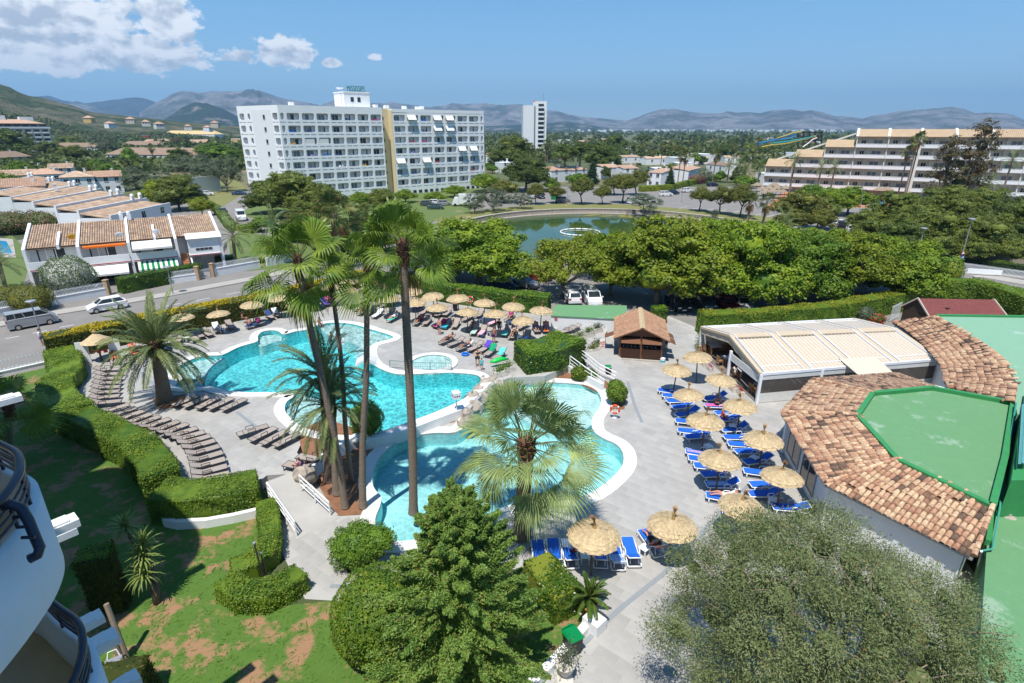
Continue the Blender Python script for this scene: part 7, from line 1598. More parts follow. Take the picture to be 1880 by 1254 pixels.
# kiosk
def kiosk():
 a=at(1134.7,659.7);b=at(1214,665);d=(b-a).xy.normalized();an=atan2(d.y,d.x);W=(b-a).length;D=5.2;t=thing('kiosk','dark timber snack kiosk with a brown shingled gable roof','kiosk',a,an);E,A=2.45,3.35
 mb=MB().box((W/2,D/2,.08),(W+.3,D+.3,.16));mb.B('base','concrete',t)
 po=MB().box((0,0,E/2+.1),(.16,.16,E-.1));me=po.mesh('post','wood_dark')
 for x in(.08,W/2,W-.08):link('post',me,t,(x,.08,0))
 for x in(.08,W-.08):link('post',me,t,(x,D-.08,0))
 for x0,x1 in((.16,W/2-.08),(W/2+.08,W-.16)):
  for k in range(6):mb=MB().box(((x0+x1)/2,.10,.26+k*.155),(x1-x0,.06,.145));mb.B('plank','wood_dark',t)
  mb=MB().box(((x0+x1)/2,.02,1.17),(x1-x0+.04,.42,.06));mb.B('counter','wood_dark',t)
  mb=MB().slab([(x0,-.72,1.92),(x1,-.72,1.92),(x1,.0,2.22),(x0,.0,2.22)],.05);mb.B('hatch','wood_dark',t)
 for y in(D,):mb=MB().box((W/2,D-.05,E/2),(W-.1,.06,E));mb.B('back_wall','wood_dark',t)
 for x in(.04,W-.04):
  mb=MB().box((x,D*.62,E/2),(.06,D*.74,E));mb.box((x,D*.13,.6),(.06,D*.24,1.1));mb.B('side_wall','wood_dark',t)
 mb=MB().add([(.02,.05,E-.08),(W-.02,.05,E-.08),(W/2,.05,A-.08),(.02,.12,E-.08),(W-.02,.12,E-.08),(W/2,.12,A-.08)],[(0,1,2),(5,4,3)]);mb.B('gable','wood_dark',t)
 mb=MB().box((W/2,D-.6,.9),(W-.6,.5,1.6));mb.B('shelf','teak',t);rng=RN(3)
 mb=MB()
 for k in range(9):mb.box((.4+k*.36,.2,1.3),(.12,.12,.22))
 for k in range(3):mb.box((.5+k*1.2,D-.9,1.9),(.5,.3,.4))
 mb.B('bar_goods','cloth_grey',t)
 o=.55
 for s in(0,1):
  x0,x1=(-o,W/2)if s==0 else(W+o,W/2);z0=E-.22;q=[(x0,-.55,z0),(x0,D+.5,z0),(x1,D+.5,A),(x1,-.55,A)];mb=MB().slab(q,.08);r=mb.B('roof','wood_dark',t);sh=MB();n=11;m=26;dx=(x1-x0)/n;dz=(A-z0)/n;L=D+1.05;up=.045
  for i in range(n):
   for j in range(m):
    y0=-.55+L*j/m+.006;y1=y0+L/m-.012;xa,xb=x0+dx*(i-.04),x0+dx*(i+1.05);za,zb=z0+dz*i+up+rng.u(0,.012),z0+dz*(i+1.05)+.012;vs=[(xa,y0,za),(xa,y1,za),(xb,y1,zb),(xb,y0,zb)];sh.slab(vs,.025)
  sh.B('shingle','kiosk_shingle',r,kind='stuff')
 mb=MB().slab([(W/2-.24,-.57,A-.01),(W/2,-.57,A+.10),(W/2,D+.52,A+.10),(W/2-.24,D+.52,A-.01)],.03);mb.slab([(W/2+.24,-.57,A-.01),(W/2,-.57,A+.10),(W/2,D+.52,A+.10),(W/2+.24,D+.52,A-.01)],.03);mb.B('ridge_cap','straw',t)
 for(x0,x1,y0,y1,z)in((-1.35,-.55,.9,1.9,1.75),(W+.4,W+1.15,.3,1.5,1.7),(W+.4,W+1.1,1.7,2.8,1.75)):mb=MB();s=-.5 if x0<0 else.0;mb.slab([(x0,y0,z+(0 if x0<0 else.35)),(x1,y0,z+(.35 if x0<0 else 0)),(x1,y1,z+(.35 if x0<0 else 0)),(x0,y1,z+(0 if x0<0 else.35))],.05);mb.B('side_hatch','wood_dark',t)
mat('kiosk_shingle',(.36,.20,.115),.9,.15,3,rnd=.20)
kiosk()
# low store with a green flat roof, left of the kiosk
def store():
 z=2.0;q=[at(u,v,z).xy for u,v in((1012,579),(1150,586),(1150,561),(1020,560))];c=sum(q,Vc((0,0)))/4;t=thing('store_hut','low white store hut with a flat green roof left of the kiosk','store hut',(c.x,c.y,0));mb=MB().prism([p-c for p in q],0,z-.1);mb.B('wall','white_wall',t);mb=MB().prism([p-c for p in offset(q,.08)],z-.1,z);mb.B('roof','green_roof',t)
 p=at(1015,580,1.75);d=(q[1]-q[0]).normalized();an=atan2(d.y,d.x);R=Matrix.Rotation(an,3,'Z')@Matrix.Rotation(pi/2,3,'X');P0=Vc((*(q[0]-c+d*.5),1.65))-Vc((-d.y,d.x,0))*.03
 if(Vc((-d.y,d.x)).dot(c-q[0]))<0:pass
 mb=MB();o=MB().tube([(.16*cos(k*.35),.16*sin(k*.35),0)for k in range(19)],.022,5);mb.add([R@Vc(v)+P0 for v in o.v],o.f);mb.bar(P0+R@Vc((-.13,.13,0)),P0+R@Vc((.13,-.13,0)),.04,.02);mb.B('no_smoking_ring','cloth_red',t);mb=MB().bar(P0+R@Vc((-.10,-.02,.01)),P0+R@Vc((.10,-.02,.01)),.035,.02);mb.B('no_smoking_mark','bin_black',t)
store()
# restaurant canopy
def canopy():
 ze,zr=2.5,3.35;FL,BL,FR,BR=at(1398,687,ze),at(1288,601,ze),at(1724,660,ze),at(1569,586,ze);AL,AR=at(1341,617,zr),at(1643,604,zr);o=Vc((FL.x,FL.y,0));t=thing('restaurant_canopy','cream folding-roof restaurant canopy on white posts','canopy',o);l=lambda p:p-o
 NB=4;mb_b=[]
 def bay(A,B,C,Dd,name):
  for k in range(NB):
   f0,f1=k/NB+.018,(k+1)/NB-.018;e0,e1=A.lerp(B,f0),A.lerp(B,f1);r0,r1=Dd.lerp(C,f0),Dd.lerp(C,f1)
   e0_,e1_=e0.lerp(r0,.0),e1.lerp(r1,.0);rr0,rr1=r0.lerp(e0,.10),r1.lerp(e1,.10);mb=MB().slab([l(e0_),l(e1_),l(rr1),l(rr0)],.04);fb=mb.B('roof_fabric','shade_fabric',t)
   n=10;sl=MB()
   for i in range(n+1):a=e0.lerp(e1,i/n);b=rr0.lerp(rr1,i/n);sl.bar(l(a)+Vc((0,0,.03)),l(b)+Vc((0,0,.03)),.035,.05)
   sl.B('seam_bar','white_metal',fb,kind='stuff')
   sc_=MB()
   for i in range(n):
    for j,g in((0,.0),(1,.11)):
     a=e0.lerp(e1,(i+.05)/n).lerp(rr0.lerp(rr1,(i+.05)/n),g);b=e0.lerp(e1,(i+.95)/n).lerp(rr0.lerp(rr1,(i+.95)/n),g);m=(a+b)/2
     pts=[l(a.lerp(b,s)+Vc((0,0,.02-.17*sin(pi*s))))for s in(0,.25,.5,.75,1)]
     for q in range(4):dv=(r0-e0).normalized()*.30;sc_.add([pts[q],pts[q+1],pts[q+1]+dv,pts[q]+dv],[(0,1,2,3)])
   sc_.B('folded_edge','shade_fabric',fb,kind='stuff')
   mb=MB();a,b=e0.lerp(rr0,.17),e1.lerp(rr1,.17);mb.bar(l(a)+Vc((0,0,.05)),l(b)+Vc((0,0,.05)),.07,.06);mb.B('cross_bar','white_metal',t)
  for k in range(NB+1):e,r=A.lerp(B,k/NB),Dd.lerp(C,k/NB);mb=MB().bar(l(e)+Vc((0,0,.0)),l(r)+Vc((0,0,.02)),.42 if 0<k<NB else.3,.2);mb.B('roof_beam','shade_fabric',t)
  for k in range(NB+1):
   for s in(-.02,.02):
    f=k/NB+s
    if-.001<=f<=1.001:e,r=A.lerp(B,f),Dd.lerp(C,f);mb=MB().bar(l(e)+Vc((0,0,.06)),l(r)+Vc((0,0,.08)),.07,.18);mb.B('gutter_beam','white_metal',t)
  mb=MB().bar(l(A),l(B),.16,.2);mb.B('eave_beam','white_metal',t)
 bay(FL,FR,AR,AL,'front');bay(BL,BR,AR,AL,'back')
 mb=MB().slab([l(AL)+Vc((0,-.45,.03)),l(AR)+Vc((0,-.45,.03)),l(AR)+Vc((0,.45,.05)),l(AL)+Vc((0,.45,.05))],.12);mb.B('ridge_cover','shade_fabric',t)
 for A,B in((FL,AL),(AL,BL)):
  mb=MB();n=8
  for k in range(n):a,b=l(A.lerp(B,k/n)),l(A.lerp(B,(k+1)/n));h=.62;mb.add([a+Vc((-.02,0,.08)),b+Vc((-.02,0,.08)),b+Vc((-.06-.03*(k%2),0,-h)),a+Vc((-.06-.03*((k+1)%2),0,-h))],[(0,1,2,3)])
  mb.B('valance','valance',t)
 ML=FL.lerp(BL,.45);posts=[FL,ML,BL,FL.lerp(FR,.33),FL.lerp(FR,.66),FR,BL.lerp(BR,.33),BL.lerp(BR,.66),BR]
 po=MB().box((0,0,ze/2),(.2,.2,ze-.05));me=po.mesh('post','white_metal')
 for p in posts:link('post',me,t,(l(p).x,l(p).y,0))
 mb=MB().prism([l(p).xy for p in(FL,FR,BR,BL)],-.01,.045);mb.B('floor','canopy_floor',t)
 def sheet_(a,b,z0,z1,m,name,th=.02):
  a,b=l(a).xy,l(b).xy;mb=MB().bar((a.x,a.y,(z0+z1)/2),(b.x,b.y,(z0+z1)/2),th,z1-z0);return mb.B(name,m,t)
 F1,F2=FL.lerp(FR,.33),FL.lerp(FR,.66)
 for a,b in((FL,F1),(F1,F2),(F2,FR)):sheet_(a,b,.05,.85,'clear_sheet_white','skirt');sheet_(a,b,.87,2.0,'clear_sheet','clear_window');sheet_(a,b,2.0,2.4,'clear_sheet_white','blind_box',.08)
 sheet_(FL.lerp(BL,.02),ML,1.75,2.3,'clear_sheet_white','rolled_blind',.06);sheet_(FL,ML,1.7,1.76,'white_metal','blind_bar',.07)
 sheet_(BL,BR,.6,2.3,'clear_sheet_white','back_sheet');sheet_(BL,BR,.05,.62,'teak','back_bench',.3)
 mb=MB();p=[at(u,v,2.75)for u,v in((1540,658),(1608,655),(1643,687),(1578,690))];mb.slab([l(q)for q in p],.03);tag(mb.B('awning_panel','awning_cream',None,loc=o),'loose cream awning panel laid over the front edge of the restaurant canopy','awning')
 return FL,BL,FR,BR
mat('awning_cream',(.62,.53,.41),.85,.06,2);mat('canopy_floor',(.16,.135,.12),.7,.1,1.5)
def mat_clear():
 m,nt,N,L,b=nodes('clear_sheet');N.remove(b);tr=N.new('ShaderNodeBsdfTransparent');I(tr,0,(.62,.58,.54,1));gl=N.new('ShaderNodeBsdfGlossy');I(gl,'Roughness',.15);df=N.new('ShaderNodeBsdfDiffuse');I(df,0,(.30,.27,.25,1));m1=N.new('ShaderNodeMixShader');I(m1,0,.22);L.new(tr.outputs[0],m1.inputs[1]);L.new(df.outputs[0],m1.inputs[2]);m2=N.new('ShaderNodeMixShader');I(m2,0,.06);L.new(m1.outputs[0],m2.inputs[1]);L.new(gl.outputs[0],m2.inputs[2]);L.new(m2.outputs[0],N['Material Output'].inputs[0]);MATS['clear_sheet']=m
mat_clear()
CFL,CBL,CFR,CBR=canopy()
def table_proto():
 t=thing('dining_table','-','table');mb=MB().box((0,0,.74),(1.1,.8,.05));mb.B('table_top','curtain',t);lg=MB().box((0,0,.36),(.06,.06,.72));me=lg.mesh('leg','teak')
 for x in(-.48,.48):
  for y in(-.33,.33):link('leg',me,t,(x,y,0))
 return t
def chair_proto():
 t=thing('chair','-','chair');mb=MB().box((0,0,.44),(.48,.46,.05));mb.B('seat','teak',t);mb=MB()
 for k in range(5):mb.box((-.22,-.18+k*.09,.68),(.03,.05,.42))
 mb.box((-.22,0,.90),(.04,.46,.08));mb.B('backrest','teak',t);lg=MB().box((0,0,.22),(.045,.045,.44));me=lg.mesh('leg','teak')
 for x in(-.2,.2):
  for y in(-.2,.2):link('leg',me,t,(x,y,0))
 ar=MB().box((0,0,.64),(.44,.05,.03));ar.box((.19,0,.54),(.04,.04,.2));me=ar.mesh('armrest','teak')
 for y in(-.24,.24):link('armrest',me,t,(0,y,0))
 return t
TP=CP=None;cd=(CFR-CFL).normalized();cb=(CBL-CFL).normalized();can=atan2(cd.y,cd.x);k=0;ch=0
for j,(fx,fy)in enumerate(((1.3,1.6),(1.3,4.6),(1.3,7.4),(1.3,10.2),(4.6,1.7),(4.6,4.6),(8.2,1.7),(11.8,1.7))):
 p=CFL+cd*fx+cb*fy;p=Vc((p.x,p.y,.05));lab='pale table under the canopy, %s from the front on the open side'%ORD[j]if j<4 else 'pale table behind the clear sheets, %s from the open side'%ORD[j-4]
 if TP is None:t0=table_proto();TP=proto_of(t0);t0.location=p;t0.rotation_euler=(0,0,can);tag(t0,lab,'table','tables under the canopy')
 else:dup(TP,p,can,lab,'tables under the canopy')
 for sx,nm in((-1,'left'),(1,'right')):
  q=p+cd*(.85*sx);lab='teak armchair on the %s of the %s table %s'%(nm,ORD[j if j<4 else j-4],'from the front on the open side' if j<4 else 'behind the clear sheets');rz=can+(0 if sx<0 else pi)
  if CP is None:c0=chair_proto();CP=proto_of(c0);c0.location=q;c0.rotation_euler=(0,0,rz);tag(c0,lab,'chair','teak chairs under the canopy')
  else:dup(CP,q,rz,lab,'teak chairs under the canopy')
for j,(u,v,m)in enumerate(((1280,664,'flower_pink'),(1291,671,'flower_pink'),(1303,680,'flower_pink'),(1330,707,'leaf_hedge'),(1344,717,'flower_red'),(1359,724,'flower_red'))):
 p=at(u,v);t=thing('flower_trough','%s stone flower trough from the hedge along the canopy, %s'%(ORD[j],'pink flowers' if j<3 else('leaves only' if j==3 else 'red flowers')),'flower trough',(p.x,p.y,.03),atan2(cb.y,cb.x),'flower troughs along the canopy');mb=MB().box((0,0,.16),(.8,.3,.3));mb.B('trough','stone_urn',t)
 rs=np.random.RandomState(j);q=rs.randn(150,3)*np.array([.25,.1,.09])+np.array([0,0,.42]);V,F=leaf_quads(rs,q,rs.randn(150,3),.10);link('plant',np_mesh('plant',V,F,m),t,kind='stuff')
 # red-roofed lodge
def lodge():
 e,r=2.3,3.7;A,B=at(1705,581,e),at(1851,584,e);C,D_=at(1685,548,r),at(1825,550.5,r);o=Vc((A.x,A.y,0));t=thing('lodge','dark timber lodge with a red shingled roof','lodge',o);l=lambda p:p-o
 A2=Vc((2*C.x-A.x,2*C.y-A.y,e));B2=Vc((2*D_.x-B.x,2*D_.y-B.y,e));up=Vc((0,0,.05))
 for q in([A,B,D_,C],[B2,A2,C,D_]):
  mb=MB().slab([l(p)for p in q],.1);rf=mb.B('roof','red_shingle',t);sh=MB();n,m=12,40
  for i in range(n):
   for j in range(m):
    f0,f1=j/m+.001,(j+1)/m-.001;g0,g1=i/n,(i+1.03)/n;P=lambda f,g,h:l(q[0].lerp(q[1],f).lerp(q[3].lerp(q[2],f),g))+Vc((0,0,h));sh.add([P(f0,g0,.035),P(f1,g0,.035),P(f1,g1,.012),P(f0,g1,.012)],[(0,1,2,3)])
  sh.B('shingle','red_shingle',rf,kind='stuff')
 for(a,b)in((A,C),(A2,C),(B,D_),(B2,D_)):mb=MB().bar(l(a)+up,l(b)+up,.1,.14);mb.B('barge_board','cream_wall',t)
 i=lambda p:l(p)
 c0,c1=(A+A2)/2,(B+B2)/2;mb=MB();q=[A.lerp(A2,.06).lerp(B.lerp(B2,.06),.02),A.lerp(A2,.06).lerp(B.lerp(B2,.06),.98),A.lerp(A2,.94).lerp(B.lerp(B2,.94),.98),A.lerp(A2,.94).lerp(B.lerp(B2,.94),.02)]
 mb.prism([l(p).xy for p in q],0,e-.03);mb.B('wall','dark_wood_wall',t);g=q[0],q[3];ap=Vc((c0.x,c0.y,r-.12)).lerp(Vc((c1.x,c1.y,r-.12)),.02);mb=MB().add([l(g[0])+Vc((0,0,0)),l(g[1]),l(ap)],[(0,1,2)]);mb.B('gable','dark_wood_wall',t)
 p=l(q[0].lerp(q[3],.28));d=(q[3]-q[0]).normalized();mb=MB().box((p.x-.06*d.y,p.y+.06*d.x,1.0),(.08,.5,.9));mb.B('notice','white_paint',t)
 mb=MB();p=l(A.lerp(B,.3).lerp(C.lerp(D_,.3),.45));mb.box(p+Vc((0,0,.08)),(.35,.25,.08));mb.B('vent','dark_metal',t)
lodge()
picket_fence('slatted_screen','white slatted screen left of the red-roofed lodge',at(1632,592).xy,at(1650,583).xy,0,1.8,step=.22)
ball_bush('flowering_bush','small bush with red flowers beside the canopy corner',at(1608,596),(.9,.6,.6),'flower_red',700,.14,12)
ball_bush('bush','pale bush behind the canopy corner',at(1586,592),(.9,.7,.9),'leaf_grey',900,.16,13)
# tiled and green roofs, right
ROOF_ALL=[]
def roof_tiles(A,B,C,D_,host,spacing=.235,course=.40,rng=RN(3)):
 """barrel tiles on the face with eave A-B and ridge D_-C: collected with their distance, built later"""
 if D_ is not None:
  roof_tiles(A,B,C,None,host,spacing,course,rng);roof_tiles(A,C,D_,None,host,spacing,course,rng);return
 A,B,C=map(lambda q:Vc(q),(A,B,C));n=(B-A).cross(C-A).normalized();n=n if n.z>0 else-n;ex=Vc((-n.y,n.x,0)).normalized();ey=n.cross(ex).normalized()
 if ey.z<0:ey=-ey;ex=-ex
 P2=[((p-A).dot(ex),(p-A).dot(ey))for p in(A,B,C)];x0,x1=min(p[0]for p in P2),max(p[0]for p in P2);y1=max(p[1]for p in P2);i=0;x=x0+spacing/2
 while x<x1:
  off=rng.u(0,.08);y=min(p[1]for p in P2)-.06-off
  while y<y1:
   if inside((x,y+course*.5),P2):ROOF_ALL.append((A+ex*(x+rng.u(-.008,.008))+ey*(y+course/2),ex,ey,n,host,rng.u(-.02,.03)))
   y+=course
  x+=spacing
 return n
def barrel():
 mb=MB();k=5;vs=[]
 for y,r,h in((-.235,.118,.035),(.235,.092,.0)):
  for i in range(k):a=pi*i/(k-1);vs.append((-r*cos(a),y,r*sin(a)*.85+h))
  for i in range(k):a=pi*i/(k-1);vs.append((-(r-.018)*cos(a),y,(r-.018)*sin(a)*.85+h))
 fs=[(i,i+1,2*k+i+1,2*k+i)for i in range(k-1)]+[(i+1,i,k+i,k+i+1)for i in range(k-1)];mb.add(vs,fs);return mb
def flush_tiles(limit=300):
 bt=barrel();me=bt.mesh('roof_tile','roof_tile_near',True);V0=np.array(bt.v);F0=np.array(bt.f);cam_=Vc((0,0,CAM_H))
 def vis(q):
  p=q[0];return not inside((p.x,p.y),OLIVE_HIDE)
 ROOF_ALL.sort(key=lambda q:(0 if vis(q)else 1,(q[0]-cam_).length));rest={}
 for k,(p,ex,ey,n,host,tilt)in enumerate(ROOF_ALL):
  R=Matrix((ex,ey,n)).transposed()@Matrix.Rotation(tilt,3,'Z')
  if k<limit:link('roof_tile',me,host,M=Matrix.Translation(p-host_loc(host))@R.to_4x4())
  else:rest.setdefault(host.name,[]).append((p-host_loc(host),R))
 for h,L in rest.items():
  VV=np.concatenate([V0@np.array(R).T+np.array(p)for p,R in L]);FF=(np.arange(len(L))[:,None,None]*len(V0)+F0[None]).reshape(-1,4);link('roof_tile',np_mesh('roof_tile',VV,FF,'roof_tile_near',None,True),bpy.data.objects[h],kind='stuff')
def host_loc(h):return Vc(h.parent.location)if h.parent else Vc((0,0,0))
def mat_tiles():
 m,nt,N,L,b=nodes('roof_tile_near');oi=N.new('ShaderNodeObjectInfo');ge=N.new('ShaderNodeNewGeometry');ad=N.new('ShaderNodeMath');L.new(oi.outputs['Random'],ad.inputs[0]);L.new(ge.outputs['Random Per Island'],ad.inputs[1]);fr=N.new('ShaderNodeMath');fr.operation='FRACT';L.new(ad.outputs[0],fr.inputs[0])
 no=N.new('ShaderNodeTexNoise');I(no,'Scale',.45);I(no,'Detail',5);L.new(ge.outputs['Position'],no.inputs['Vector']);s=N.new('ShaderNodeMath');s.operation='MULTIPLY_ADD';L.new(no.outputs[0],s.inputs[0]);I(s,1,1.2);I(s,2,-.56);s2=N.new('ShaderNodeMath');L.new(fr.outputs[0],s2.inputs[0]);L.new(s.outputs[0],s2.inputs[1]);s2.use_clamp=True
 r=N.new('ShaderNodeValToRGB');L.new(s2.outputs[0],r.inputs[0]);e=r.color_ramp.elements;e[0].position=0;e[0].color=(.085,.06,.045,1);e[1].position=1;e[1].color=(.62,.43,.27,1)
 for p,c in((.12,(.15,.095,.065)),(.24,(.38,.20,.125)),(.5,(.48,.27,.165)),(.75,(.54,.345,.215))):k=r.color_ramp.elements.new(p);k.color=(*c,1)
 n2=N.new('ShaderNodeTexNoise');I(n2,'Scale',7);I(n2,'Detail',6);L.new(ge.outputs['Position'],n2.inputs['Vector']);hs=N.new('ShaderNodeHueSaturation');mr=N.new('ShaderNodeMapRange');L.new(n2.outputs[0],mr.inputs[0]);I(mr,1,.3);I(mr,2,.7);I(mr,3,.65);I(mr,4,1.2);L.new(mr.outputs[0],hs.inputs['Value']);L.new(r.outputs[0],hs.inputs['Color']);L.new(hs.outputs[0],b.inputs['Base Color']);I(b,'Roughness',.9);MATS['roof_tile_near']=m
mat_tiles()
OLIVE_HIDE=[at(u,v,3.2).xy for u,v in((1340,960),(1500,895),(1650,915),(1790,990),(1860,1100),(1500,1300))]
def restaurant():
 ze,zr=2.75,3.95;E=lambda u,v:at(u,v,ze);Rg=lambda u,v:at(u,v,zr)
 e=[E(1648,686),E(1493,697),E(1436,758),E(1516,888),E(1787,1023)];r=[Rg(1711,712),Rg(1602,722),Rg(1574,763),Rg(1647,844),Rg(1822,930)];e_end,r_end=E(1790,737),Rg(1860,739)
 t=thing('restaurant','restaurant building with weathered tile roof around a flat green deck','restaurant',(e[2].x,e[2].y,0));o=t.location.copy();l=lambda p:Vc(p)-o
 faces=[(e[0],e[1],r[1],r[0]),(e[1],e[2],r[2],r[1]),(e[2],e[3],r[3],r[2]),(e[3],e[4],r[4],r[3]),(e_end,e[0],r[0],r_end)]
 for q in faces:
  mb=MB().slab([l(q[0]),l(q[1]),l(q[2])],.14);mb.slab([l(q[0]),l(q[2]),l(q[3])],.14);rf=mb.B('roof','roof_under',t);roof_tiles(*q,rf)
 for a,b in zip(e[1:],r[1:]):
  mb=MB();n=int((b-a).length/.36);d=(b-a)/n
  for k in range(n):p=l(a+d*k);q=l(a+d*(k+1.1));mb.tube([p+Vc((0,0,.10)),q+Vc((0,0,.08))],[.125,.10],7)
  mb.B('hip_tile','roof_tile_near',t,kind='stuff')
 for a,b in zip(e[:-1],e[1:]):mb=MB().bar(l(a)+Vc((0,0,-.12)),l(b)+Vc((0,0,-.12)),.12,.1);mb.B('gutter','grey_metal',t)
 dk=[p.xy for p in r]+[at(1845,838,zr).xy,r_end.xy];mb=MB().prism([q-o.xy for q in dk],ze,zr-.14);mb.B('deck_roof','green_roof',t)
 lp=[Vc((q.x-o.x,q.y-o.y))for q in dk];mb=MB()
 for i in range(len(lp)):a,b=lp[i],lp[(i+1)%len(lp)];mb.bar((a.x,a.y,zr-.02),(b.x,b.y,zr-.02),.28,.26)
 mb.B('deck_kerb','green_paint2',t)
 iw=[e[0],e[1],e[2],e[3],e[4],at(1850,900,ze),at(1870,740,ze)];wl=[q.xy-o.xy for q in iw];wl=offset(wl,-.45);mb=MB().prism(wl,0,ze-.05);mb.B('wall','white_wall',t)
 a,b=wl[2],wl[3];d=(b-a).normalized();nn=Vc((d.y,-d.x));cen=sum(wl,Vc((0,0)))/len(wl);nn=nn if nn.dot(a-cen)>0 else-nn;L=(b-a).length;an=atan2(d.y,d.x)
 for f in(.24,.60):
  p=a+d*L*f+nn*.02;w=MB().box((0,0,1.35),(L*.28,.06,1.7));w.cur=1
  for x in(-.5,0,.5):w.box((x*L*.28,0,1.35),(.08,.12,1.8))
  for z in(.5,2.2):w.box((0,0,z),(L*.28+.08,.12,.08))
  w.B('window',['glass_dark','grey_metal'],t,loc=(p.x,p.y,0),rz=an)
 mb=MB();p=a+d*.3+nn*.08;mb.tube([(p.x,p.y,.02),(p.x,p.y,2.4),(p.x+nn.x*.3,p.y+nn.y*.3,2.6)],.05,6);mb.B('downpipe','white_metal',t)
 for f in(.02,.98):mb=MB();p=a+d*L*f+nn*.0;mb.box((p.x,p.y,1.3),(.35,.35,2.6),an);mb.B('pier','white_wall',t)
restaurant_green=mat('green_paint2',(.035,.23,.07),.6,.12,2)
restaurant()
def upper_roof():
 ze,zr=2.95,4.25;E=lambda u,v:at(u,v,ze);Rg=lambda u,v:at(u,v,zr)
 e=[E(1640,590),E(1660,602),E(1682,619),E(1713,649),E(1731,672),E(1736,699)];r=[Rg(1718,580),Rg(1755,600),Rg(1786,620),Rg(1826,648),Rg(1852,672),Rg(1868,706)]
 t=thing('restaurant','curved tile roof around a pale green flat roof behind the canopy','restaurant',(e[3].x,e[3].y,0));o=t.location.copy();l=lambda p:Vc(p)-o
 e.append(E(1745,712));r.append(Rg(1864,738))
 for k in range(len(e)-1):q=(e[k],e[k+1],r[k+1],r[k]);mb=MB().slab([l(q[0]),l(q[1]),l(q[2])],.14);mb.slab([l(q[0]),l(q[2]),l(q[3])],.14);rf=mb.B('roof','roof_under',t);roof_tiles(*q,rf)
 for a,b in zip(e[:-1],e[1:]):mb=MB().bar(l(a)+Vc((0,0,-.12)),l(b)+Vc((0,0,-.12)),.14,.12);mb.B('gutter','dark_metal',t)
 far=[at(1990,584,zr).xy,at(2050,700,zr).xy,at(1990,760,zr).xy];dk=[p.xy for p in r]+[at(1868,760,zr).xy]+far[::-1];mb=MB().prism([q-o.xy for q in dk],0,zr-.02);mb.B('deck_roof','green_pale',t)
 a,b=r[0],Vc((*far[0],zr));mb=MB().bar(l(a)+Vc((0,0,.05)),l(b)+Vc((0,0,.05)),.25,.2);mb.B('deck_kerb','green_paint2',t)
 iw=offset([p.xy-o.xy for p in e]+[p.xy-o.xy for p in reversed(r)],-.4);mb=MB().prism(iw,0,ze-.05);mb.B('wall','white_wall',t)
upper_roof();flush_tiles()
def plant_roofs():
 z=2.5;q=[at(u,v,z).xy for u,v in((1812,1000),(1824,938),(1880,900),(2060,880),(2160,1600),(1770,1600))];c=q[0];t=thing('flat_roof_annex','flat green-painted annex roof in the lower right corner','annex',(c.x,c.y,0));mb=MB().prism([p-c for p in q],0,z);mb.B('roof','green_roof',t)
 mb=MB();a,b=q[0]-c,q[1]-c;mb.bar((a.x,a.y,z+.1),(b.x,b.y,z+.1),.2,.3);mb.B('kerb','green_paint2',t)
 mat('pipe_green',(.05,.30,.22),.4);mb=MB();P=lambda u,v,zz:at(u,v,zz)-Vc((c.x,c.y,0));mb.tube([P(1797,1012,2.6),P(1822,1008,2.7),P(1836,930,3.2),P(1848,840,3.8),P(1866,740,4.4)],.045,6);mb.B('pipe','pipe_green',t)
 mb=MB().tube([P(1802,1012,2.7),P(1800,1024,1.5),P(1796,1040,.8)],.05,6);mb.B('pipe','white_metal',t)
 mb=MB();p=P(1852,948,2.5);mb.lathe([(.30,0),(.26,.03),(.09,.05),(.09,.14),(.02,.16)],12,(p.x,p.y,2.5));mb.B('roof_drain','rock',t)
 z1=5.0;q2=[at(u,v,3.9).xy for u,v in((1848,905),(1876,738),(2040,730),(2040,900))];t2=thing('plant_room','green plant room with a corrugated teal sheet at the right edge','plant room',(*q2[0],0));o=q2[0];mb=MB().prism([p-o for p in q2],2.5,4.6);mb.B('wall','green_paint2',t2)
 P2=lambda u,v,zz:at(u,v,zz)-Vc((o.x,o.y,0));mb=MB();k=12
 for i in range(k):a=P2(1869+i*6,852-i*.5,5.0);b=P2(1876+i*6,742-i*.5,5.2);a2=P2(1869+i*6+6,852-i*.5,5.0+(.06 if i%2==0 else 0));b2=P2(1876+i*6+6,742,5.2+(.06 if i%2==0 else 0));a.z+=.06*(i%2);b.z+=.06*(i%2);mb.add([a,a2,b2,b],[(0,1,2,3)])
 mb.B('corrugated_sheet','teal_metal',t2)
 mb=MB();A,B,C,D_=P2(1840,915,3.3),P2(1862,846,3.6),P2(1960,842,3.6),P2(1960,925,3.3)
 for i in range(22):f=i/21;mb.bar(A.lerp(D_,f),B.lerp(C,f),.035,.05)
 for i in range(12):f=i/11;mb.bar(A.lerp(B,f),D_.lerp(C,f),.035,.05)
 mb.B('grating','green_paint',t2,kind='stuff')
 mb=MB();p=P2(1876,936,2.5);mb.box((p.x+1.5,p.y,2.75),(3.2,.4,.5));mb.B('duct','green_roof',t2)
plant_roofs()
